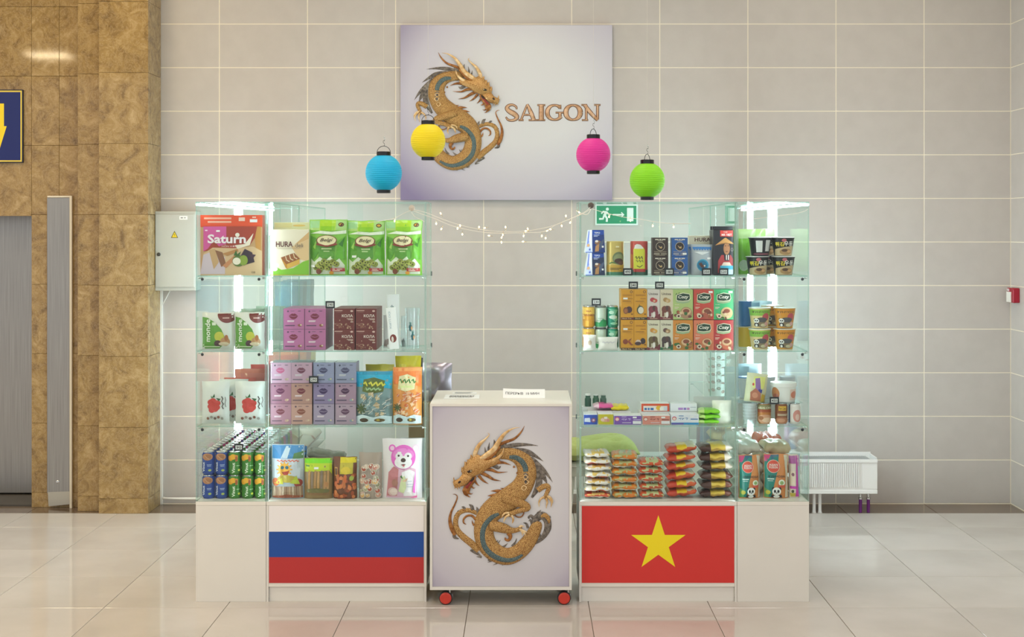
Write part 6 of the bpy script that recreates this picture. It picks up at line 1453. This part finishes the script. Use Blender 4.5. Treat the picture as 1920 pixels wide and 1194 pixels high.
o, sk = pouch('snack_pouch', hpx(40, YR), hpx(54, YR), .05, film('beige_pouch', '#d9d6b0', .95), 'stand', 10, 12, 160, .06, .02); sk.poly([(.3, .5), (.35, .9), (.9, .9), (.85, .5)], '#dfdf80').poly([(.45, .42), (.40, .82), (.62, .86), (.72, .40)], '#8f6aa8').poly([(.56, .36), (.6, .48), (.78, .46), (.76, .34)], '#3c3f8a').poly([(.25, .05), (.22, .34), (.45, .5), (.72, .34), (.75, .05)], '#b06a50').ell(.45, .25, .14, .1, '#c98a6c', 12).poly([(.74, .04), (.78, .32), (.95, .28), (.95, .04)], '#caa83c').ell(.32, .62, .05, .05, '#c84a3c', 8); sk.done(o); o.location = (PX(1416, YR), YR + .004, zc); o.rotation_euler = (0, .12, 0); tag(o, 'tilted beige snack pouch with purple label standing on the food cans', 'pouch')
r = hpx(50, YR) / 2; b = MB(); b.lathe([(r * .86, 0), (r * .94, .075), (r, .077), (r, .09), (r * .98, .096), (.001, .098)], P('#f0efec', .35), 24, cy=r); o = b.build('white_tub', None, (PX(1474, YR), YR + .004, zc)); sk = rskin(lambda v: r * (.86 + .08 * v / .8), .092, R=r); sk.ell(.2, .45, .14, .36, '#c9824c', 14).ell(.22, .3, .1, .16, '#a85a44', 10).rect(.62, .1, .9, .7, '#ecd2c4').ell(.76, .4, .12, .2, '#d9866c', 12); sk.done(o); tag(o, 'wide white lidded tub with food picture on top of the food cans', 'tub')
price_tag('450', 1452, YR - .025, Z3 + EPS + .104, 'black framed price card in front of the white lidded tub') 
for k, (p0, nm_) in enumerate(((1400, 'behind the tilted snack pouch'), (1442, 'between the snack pouch and white tub'), (1482, 'behind the white lidded tub'))):
    Yc = 7.0; r = hpx(28, Yc) / 2; b = MB(); b.lathe([(r * .78, 0), (r, .095), (r * 1.05, .097), (r * 1.05, .105)], P('#cfd4da', .35), 20, cy=r * 1.05); o = b.build('grey_cup', None, (PX(p0, Yc), Yc, Z3 + EPS + .105)); b = MB(); b.lathe([(r * 1.06, .1055), (r * 1.06, .112), (.001, .1125)], P(('#5a8fc8', '#c9d2dc', '#c9d2dc')[k], .35), 20, cy=r * 1.05); b.build('cup_lid', o); tag(o, 'pale grey lidded cup ' + nm_, 'cup')
b = MB(); b.box(-.16, .16, 0, .1, 0, .104, P('#e2e4e4', .5), .002); o = b.build('white_carton', None, (XRc, 7.0, Z3 + EPS)); tag(o, 'white carton carrying the grey lidded cups', 'box')
# bottom: panda bags
def panda_bag(p0, p1, top, label, sd, rz=0, ry=0):
    x, w = span(p0, p1, YR); h = hpx(938 - top, YR); A = w / h; o, sk = pouch('noodle_bag', w * 1.03, h, .06, '#d8894a', 'stand', 10, 14, sd, .06, .02)
    sk.poly([(.02, .02), (.30, .02), (.42, .35), (.55, .62), (.62, .985), (.02, .985)], '#1f7f74').poly([(.02, .80), (.16, .86), (.3, .985), (.02, .985)], '#c43a70').poly([(.30, .86), (.5, .95), (.6, .93), (.62, .985), (.28, .985)], '#2f5f78').poly([(.86, .02), (.9, .5), (.82, .985), (.98, .985), (.98, .02)], '#d3c9b4').poly([(.02, .02), (.2, .02), (.15, .2), (.02, .24)], '#5f9a5a').ell(.16, .14, .1, .05, '#c3b83c', 10)
    sk.ell(.38, .73, .27, .27 * A * 1.02, '#eccabc', 20).ell(.38, .73, .25, .25 * A * 1.02, '#d9503a', 20).text('ASIAN', .38, .765, .36, .05, '#f3e4dc', .02).text('FUSION', .38, .71, .36, .05, '#f3e4dc', .02).text('ФУНЧОЗА', .50, .505, .72, .055, '#22262a', .02).rect(.12, .44, .4, .46, '#d8e6e0').rect(.14, .40, .36, .415, '#b8d0c8').ell(.72, .36, .14, .14 * A, '#e9ecd8', 14).ell(.72, .36, .08, .08 * A, '#8fae6a', 12).rect(.56, .25, .86, .31, '#d0563a')
    sk.ell(.36, .225, .055, .04, '#1c1c20', 10).ell(.64, .225, .055, .04, '#1c1c20', 10).ell(.50, .165, .18, .095, '#f3f1ec', 18).ell(.43, .17, .05, .036, '#1c1c20', 10).ell(.57, .17, .05, .036, '#1c1c20', 10).ell(.50, .135, .028, .016, '#1c1c20', 8).poly([(.26, .02), (.3, .09), (.5, .075), (.7, .09), (.74, .02)], '#1f1f23').ell(.50, .045, .13, .035, '#efece6', 12)
    sk.done(o); o.location = (x, YR, ZB + EPS); o.rotation_euler = (0, ry, rz); return tag(o, label, 'bag', 'panda noodle bags')
panda_bag(1388, 1428, 858, 'teal and orange noodle bag with panda print beside the brown noodle packs', 171, .12); panda_bag(1434, 1478, 856, 'teal and orange noodle bag with panda print, middle of the row', 172, -.05)
stock('magenta_pack', 'slim white and magenta pack leaning beside the panda bags', 'bag', PX(1491, YR), YR, ZB, .05, .215, .05, '#e6d8cc', 173, 'pillow', None, lambda sk: sk.poly([(.6, .03), (.98, .03), (.98, .97), (.75, .97)], '#c93fb0').poly([(.05, .03), (.6, .03), (.6, .12), (.05, .12)], '#cdb84a').rect(.1, .30, .6, .62, '#ecdcc8').rect(.05, .22, .98, .28, '#c93fb0').ell(.3, .16, .14, .04, '#4a4a3a', 10).ell(.35, .55, .15, .04, '#8a5a6a', 10).rect(.05, .8, .7, .97, '#b868a8'), .18)
stock('teal_pack', 'pale teal pack standing against the outer glass by the panda bags', 'bag', PX(1503, 6.9), 6.9, ZB, .055, .21, .04, '#bfe0de', 174, 'pillow', None, lambda sk: sk.poly([(.05, .02), (.95, .02), (.95, .2), (.05, .12)], '#2fa8a4').poly([(.3, .75), (.9, .7), (.9, .97), (.2, .97)], '#d7a0cc'))
rr = random.Random(5)
for k in range(12):
    c_ = [foil('#ece6d8'), foil('#e2d8ba'), foil('#f0e9da'), foil('#dcc8a0'), foil('#e9e6e0'), foil('#cf6a54')][k % 6]
    if k < 8:
        i, j = k % 2, k // 2
        o = pack('dry_noodle_bag', .142, .22, .085, (lambda cc: lambda u, a: cc)(c_), 300 + k); o.location = (RX1 + .095 + .158 * i, 6.93 + .24 * (j % 2), ZB + EPS + .088 * (j // 2) + .0); o.rotation_euler = (0, 0, 0)
        tag(o, 'clear bag of pale dry noodles heaped behind the panda bags, %s from front' % ORD[k], 'bag', 'dry noodle bags behind panda bags')
    else:
        o = pack('dry_noodle_bag', .142, .2, .08, (lambda cc: lambda u, a: cc)(c_), 300 + k); o.location = (RX1 + .095 + .158 * (k % 2), 7.0 + .22 * ((k - 8) // 2), ZB + EPS + .18); o.rotation_euler = (0, 0, 0); tag(o, 'clear bag of pale dry noodles topping the heap behind panda bags, %s one' % ORD[k - 8], 'bag', 'dry noodle bags behind panda bags')
for k in range(5):
    o = pack('tan_noodle_bag', .16, .2, .06, (lambda k: lambda u, a: foil(('#b58f58', '#8d6a48', '#c9a468')[(k + int(u * 5)) % 3]))(k), 330 + k); o.location = (RX1 + .10, 7.85, ZB + EPS + .062 * k); o.rotation_euler = (0, 0, .1 * (k % 2)); tag(o, 'tan and brown noodle bag in the rear cabinet stack, layer %s' % ('one', 'two', 'three', 'four', 'five')[k], 'bag', 'tan noodle bags in the rear cabinet')
for k in range(3): stock('blue_striped_bag', 'blue bag in the rear cabinet beside the tan noodle stack', 'bag', RX1 + .08, 8.15 + .16 * k, ZB, .12, .30, .07, ('#5a6a9a', '#7a8fc0', '#8a5a7a')[k], 180 + k, 'pillow', 'blue bags in the rear cabinet')
# stacked white paper bowls
b = MB(); r0, r1, h = .05, .072, .075
b.lathe([(r0, 0), (r1, h - .006), (r1 * 1.05, h - .005), (r1 * 1.05, h), (r1 * .985, h), (r0 * .97, .004), (.001, .004)], P('#e9e7e2', .45), 24, cy=r1 * 1.05); bowl = b.build('paper_bowl'); sk = rskin(lambda v: r0 + (r1 - r0) * v / .92 if v < .92 else r1, h, R=r1 * 1.05)
for u, v, c_ in ((.3, .5, '#a8443c'), (.62, .35, '#a8443c'), (.48, .62, '#3a4a34'), (.78, .6, '#8a4a40'), (.15, .4, '#a8605a')): sk.ell(u, v, .06, .13, c_, 12).ell(u, v, .03, .07, '#d9aaa0', 8)
sk.done(bowl)
for k in range(6):
    o = bowl if k == 0 else dup(bowl, (0, 0, 0)); o.location = (RX1 + .085, 7.93, Z3 + EPS + .046 * k); o.rotation_euler = (0, 0, 0); tag(o, 'white paper bowl with red dots, %s in the stack' % ('lowest', 'second', 'third', 'fourth', 'fifth', 'topmost')[k], 'bowl', 'stacked paper bowls')
for k in range(4): stock('ice_blue_bag', 'pale blue clear bag in the rear narrow cabinet behind the noodle cups', 'bag', RX1 + .12 + .1 * (k % 2), 7.15 + .17 * k, (Z2, Z3)[k // 2], .14, .22, .06, ('#8fbfe0', '#b8d8ea', '#a8cce0', '#c2dcea')[k], 190 + k, 'pillow', 'pale blue bags behind cups')

# ================================================================ BEHIND THE COUNTER
M_CARD = noisy('cardboard', '#9c7b54', '#ab8a62', 12, .8)
zc = 0
for k, (h, w_, x0) in enumerate(((.30, .30, 0), (.30, .28, .01), (.285, .26, .0))):
    o = empty('cardboard_box', (PX(812, 7.75) + x0, 7.62, zc + .0004 * k)); b = MB(); b.box(-w_ / 2, w_ / 2, 0, .32, 0, h - .001, M_CARD, .002); b.build('carton_body', o); b = MB(); b.box(-.022, .022, -.0006, .3206, h - .06, h - .0006, P('#b89a6c', .3)); b.build('packing_tape', o)
    tag(o, 'brown cardboard box behind the counter, %s of three' % ('lowest', 'middle', 'topmost')[k], 'cardboard box'); zc += h
o, sk = pouch('silver_foil_bag', .21, .22, .11, P('#b3abb8', .28, .7), 'pillow', 8, 8, 401, .5, .05); o.location = (PX(812, 7.7), 7.64, zc + .0015); o.rotation_euler = (0, .0, -.15); tag(o, 'crumpled silver foil bag on top of the cardboard boxes', 'bag')
# stool with green cushion
sx = PX(1117, 7.85); st = empty('white_stool', (sx, 7.86, 0)); M_ST = P('#e6e2d6', .4); zs = .535
b = MB(); b.box(-.19, .19, -.17, .17, zs - .03, zs, M_ST, .008); b.box(-.165, .165, -.15, .15, zs - .085, zs - .0305, M_ST, .004); b.build('seat', st)
for a in (-1, 1):
    for c_ in (-1, 1): b = MB(); b.tube([(a * .14, c_ * .125, zs - .0855), (a * .18, c_ * .16, .0)], .014, M_ST, 8); b.build('leg', st)
tag(st, 'white plastic stool behind the flag cabinet, under a green cushion', 'stool')
M_CUSH = noisy('green_cotton', '#a8ae62', '#b2b86e', 60, .85, bump=.15, bscale=500)
def cush(u, v, s):
    X_, Y_ = (u * 2 - 1), (v * 2 - 1); e = max(0, 1 - abs(X_) ** 4) * max(0, 1 - abs(Y_) ** 4); t = .055 * e ** .45
    for bx, by in ((-.42, -.42), (.42, -.42), (-.42, .42), (.42, .42), (0, 0)): t -= .036 * math.exp(-((X_ - bx) ** 2 + (Y_ - by) ** 2) / .022) * (s > 0)
    return (X_ * .245 * (1 - .03 * Y_ * Y_), Y_ * .225 * (1 - .03 * X_ * X_), .056 + s * t * (1.0 if s > 0 else .85) + .012 * math.sin(X_ * 3) - .035 * max(0, X_ - .75))
b = MB(); b.grid(lambda u, v: cush(u, v, 1), 26, 22, M_CUSH); b.grid(lambda u, v: cush(u, v, -1), 26, 22, M_CUSH, flip=True); o = b.build('seat_cushion', None, (sx - .005, 7.86, zs + .004), .06)
tag(o, 'green tufted seat cushion on the white stool', 'cushion')

# ================================================================ LANTERNS
def lantern(px, py_c, rp, col, rim, label, yaw, Y=7.2):
    r = rp * Y / FP; z = PZ(py_c, Y); o = empty('paper_lantern', (PX(px, Y), Y, z)); m = bpy.data.materials.get('lantern_' + col)
    m, n, l, b_ = newmat('lantern_' + col); b_.inputs['Base Color'].default_value = lin(col); b_.inputs['Roughness'].default_value = .55
    b_.inputs['Transmission Weight'].default_value = 0.0; b_.inputs['Subsurface Weight'].default_value = .0
    prof = []
    N = 44
    for k in range(N + 1):
        a = -1.15 + 2.30 * k / N; q = r * (1 + (.012 if k % 2 else -.006)); prof.append((q * math.cos(a), r * 1.03 * math.sin(a)))
    b = MB(); b.lathe(prof, m, 40); b.build('lantern_shade', o)
    zt = r * 1.03 * math.sin(1.15); cr = r * .385
    b = MB(); b.lathe([(cr * 1.02, zt - .004), (cr * 1.02, zt + .020), (cr * .95, zt + .022), (.001, zt + .022)], P('#141416', .25), 28); b.build('top_cap', o)
    b = MB(); b.lathe([(cr * .9, -zt - .018), (cr, -zt - .016), (cr, -zt + .004)], P('#141416', .25), 28); b.build('bottom_cap', o)
    c_, s_ = math.cos(yaw), math.sin(yaw)
    pts = [(cr * .95 * math.cos(a) * c_, cr * .95 * math.cos(a) * s_, zt + .018 + .034 * math.sin(a)) for a in [pi * k / 14 for k in range(15)]]
    b = MB(); b.tube(pts, .0018, P('#1a1a1c', .3), 6); b.build('handle', o)
    zh = zt + .053
    b = MB(); b.tube([(0, 0, zh - .002), (.004, 0, zh + .004), (.004, 0, zh + .012), (-.003, 0, zh + .018), (-.003, 0, zh + .026), (.004, 0, zh + .030)], .0013, P('#4a4642', .3, .6), 6); b.build('s_hook', o)
    b = MB(); b.tube([(.003, 0, zh + .026), (.006, 0, zh + .036), (.002, 0, zh + .05), (0, 0, zh + .044)], .0022, M_CLEAR, 6); b.build('clear_clip', o)
    b = MB(); b.tube([(0, 0, zh + .046), (0, 0, CEIL - z - .001)], .0006, P('#e6e0d2', .4), 5); b.build('hanging_line', o)
    return tag(o, label, 'lantern', 'paper lanterns')
lantern(719.5, 324, 34, '#12b4e6', 0, 'turquoise blue round paper lantern with black caps', 0); lantern(802.5, 264, 32.3, '#f3d90c', 0, 'yellow round paper lantern hanging before the dragon sign', .1); lantern(1112.5, 290, 32, '#e22f9a', 0, 'magenta round paper lantern hanging below the bronze sign lettering', 1.0); lantern(1213.5, 338, 32.8, '#8fe01c', 0, 'lime green round paper lantern above the exit sign', 1.05)

# ================================================================ STRING LIGHTS
YG = 6.731
M_WIRE = P('#ece7da', .5); M_BULB = emitter('warm_bulb', '#ffd9a8', 14.0); M_BCASE = glass('bulb_case', '#fbf3e4', .6, .1, .1)
gl = empty('string_lights', (PX(940, YG), YG, PZ(430, YG))); gx, gy, gz = gl.location
def wire(pts, name='wire', r=.0014):
    cc = catmull([(PX(p[0], p[2] if len(p) > 2 else YG) - gx, (p[2] if len(p) > 2 else YG) - gy, PZ(p[1], p[2] if len(p) > 2 else YG) - gz) for p in pts], 6) if False else None
    P3 = [Vector((PX(p[0], (p[2] if len(p) > 2 else YG)) - gx, (p[2] if len(p) > 2 else YG) - gy, PZ(p[1], (p[2] if len(p) > 2 else YG)) - gz)) for p in pts]
    out = []; Q = [P3[0]] + P3 + [P3[-1]]
    for i in range(1, len(Q) - 2):
        for t in range(5):
            t /= 5; out.append(.5 * ((2 * Q[i]) + (-Q[i - 1] + Q[i + 1]) * t + (2 * Q[i - 1] - 5 * Q[i] + 4 * Q[i + 1] - Q[i + 2]) * t * t + (-Q[i - 1] + 3 * Q[i] - 3 * Q[i + 1] + Q[i + 2]) * t ** 3))
    out.append(P3[-1]); b = MB(); b.tube(out, r, M_WIRE, 5); b.build(name, gl)
M_WIRE2 = P('#b8aa92', .5)
wire([(776, 393), (800, 399), (825, 409), (860, 421), (900, 430), (940, 434), (985, 433), (1030, 425), (1060, 414), (1095, 398), (1107, 388)]); wire([(776, 396), (815, 410), (850, 424), (890, 433), (930, 437), (980, 436), (1020, 434), (1045, 420), (1090, 402), (1107, 392)])
wire([(770, 394), (755, 401), (740, 409), (715, 414), (690, 417)]); wire([(771, 397), (778, 406), (790, 412), (796, 416)])
wire([(1109, 391), (1135, 399), (1170, 407), (1200, 411), (1230, 416), (1260, 419), (1296, 419)]); wire([(1080, 395), (1096, 402), (1103, 400), (1108, 392)], r=.002)
wire([(1400, 412, 6.735), (1440, 407, 6.735), (1480, 402, 6.735), (1505, 397, 6.735), (1515, 392, 6.735)])
BL = [(827, 401, 150), (818, 418, 0), (828, 428, 25), (858, 427, 0), (863, 424, 170), (867, 438, 5), (898, 427, 190), (910, 427, 80), (918, 442, 100), (948, 427, 175), (943, 439, 10), (940, 453, -10), (941, 444, 20), (987, 433, 90), (990, 430, 160), (982, 441, 10), (982, 453, 95), (1016, 441, 0), (1023, 445, 0), (1033, 430, 100), (1027, 432, 60), (1053, 422, -10), (1061, 406, 180), (1069, 416, 0), (1085, 397, -40),
      (740, 413, 0), (1142, 405, 0), (1182, 412, 0), (1224, 422, 0), (1263, 424, 0)]
def bulb():
    b = MB(); b.lathe([(.0018, 0), (.002, -.012), (.0036, -.016), (.0036, -.023), (.001, -.026)], M_BCASE, 8); o = b.build('bulb', gl); b = MB(); b.lathe([(.0008, -.014), (.0028, -.017), (.0028, -.022), (.0006, -.0245)], M_BULB, 8); b.build('glowing_core', o); return o
b0 = bulb()
for k, (px, py, an) in enumerate(BL):
    o = b0 if k == 0 else dup(b0, (0, 0, 0)); o.parent = gl
    a = math.radians(an); zc_ = PZ(py, YG) - gz; xc = PX(px, YG) - gx
    o.rotation_euler = (0, a, 0); o.location = (xc + .016 * math.sin(a), -.002, zc_ + .016 * math.cos(a))
for px, py, c_ in ((772, 390, '#c9bfae'), (1108, 385, '#5f554c')):
    b = MB(); b.lathe([(.0155, 0), (.0155, .004), (.012, .008), (.004, .009), (.004, .016), (.001, .017)], P(c_, .3), 22, ax='y', cx=PX(px, YG) - gx, cz=PZ(py, YG) - gz, cy=.0085); b.build('suction_cup', gl)
tag(gl, 'warm white string lights draped between the two flag cabinets', 'string lights')

# ================================================================ settle the goods inside their cabinets
bpy.context.view_layer.update()
CABS = [(LX0, LX1 - .001, YF, 7.74, .019, .004), (LX0, LX1 - .001, 7.745, 8.745, .019, .004), (LX1 + .001, LX2, YF, 7.10, .004, .004), (RX0, RX1 - .001, YF, 7.10, .004, .004), (RX1 + .001, RX2, YF, 7.74, .004, .019), (RX1 + .001, RX2, 7.745, 8.745, .004, .019)]
def bounds(o):
    lo, hi = [1e9] * 3, [-1e9] * 3
    for q in [o] + list(o.children_recursive):
        if q.type == 'MESH':
            for c_ in q.bound_box:
                w_ = q.matrix_world @ Vector(c_)
                for k in range(3): lo[k] = min(lo[k], w_[k]); hi[k] = max(hi[k], w_[k])
    return lo, hi
for o in [q for q in SC.objects if q.parent is None and q.get('category') and q.get('category') not in ('display cabinet', 'counter', 'radiator', 'ceiling light', 'lantern', 'string lights', 'sign')]:
    lo, hi = bounds(o); cx, cy = (lo[0] + hi[0]) / 2, (lo[1] + hi[1]) / 2
    if lo[2] < ZB - .02 or lo[2] > ZT: continue
    for x0, x1, y0, y1, ml, mr in CABS:
        if x0 < cx < x1 and y0 < cy < y1:
            dry = 'led' 
            a, b_ = x0 + TH + (ml if hi[1] > 7.66 else .004), x1 - TH - (mr if hi[1] > 7.66 else .004)
            d = [0, 0, 0]
            if hi[0] - lo[0] > b_ - a: o.scale[0] *= (b_ - a) / (hi[0] - lo[0]) * .998; d[0] = (a + b_) / 2 - cx
            elif lo[0] < a: d[0] = a - lo[0]
            elif hi[0] > b_: d[0] = b_ - hi[0]
            if lo[1] < y0 + TH + .004: d[1] = y0 + TH + .004 - lo[1]
            elif hi[1] > y1 - .022: d[1] = y1 - .022 - hi[1]
            for z in (ZB, Z3, Z2, Z1):
                if z - .03 < lo[2] < z + .0003: d[2] = z + .0003 - lo[2]
            o.location = (o.location[0] + d[0], o.location[1] + d[1], o.location[2] + d[2])
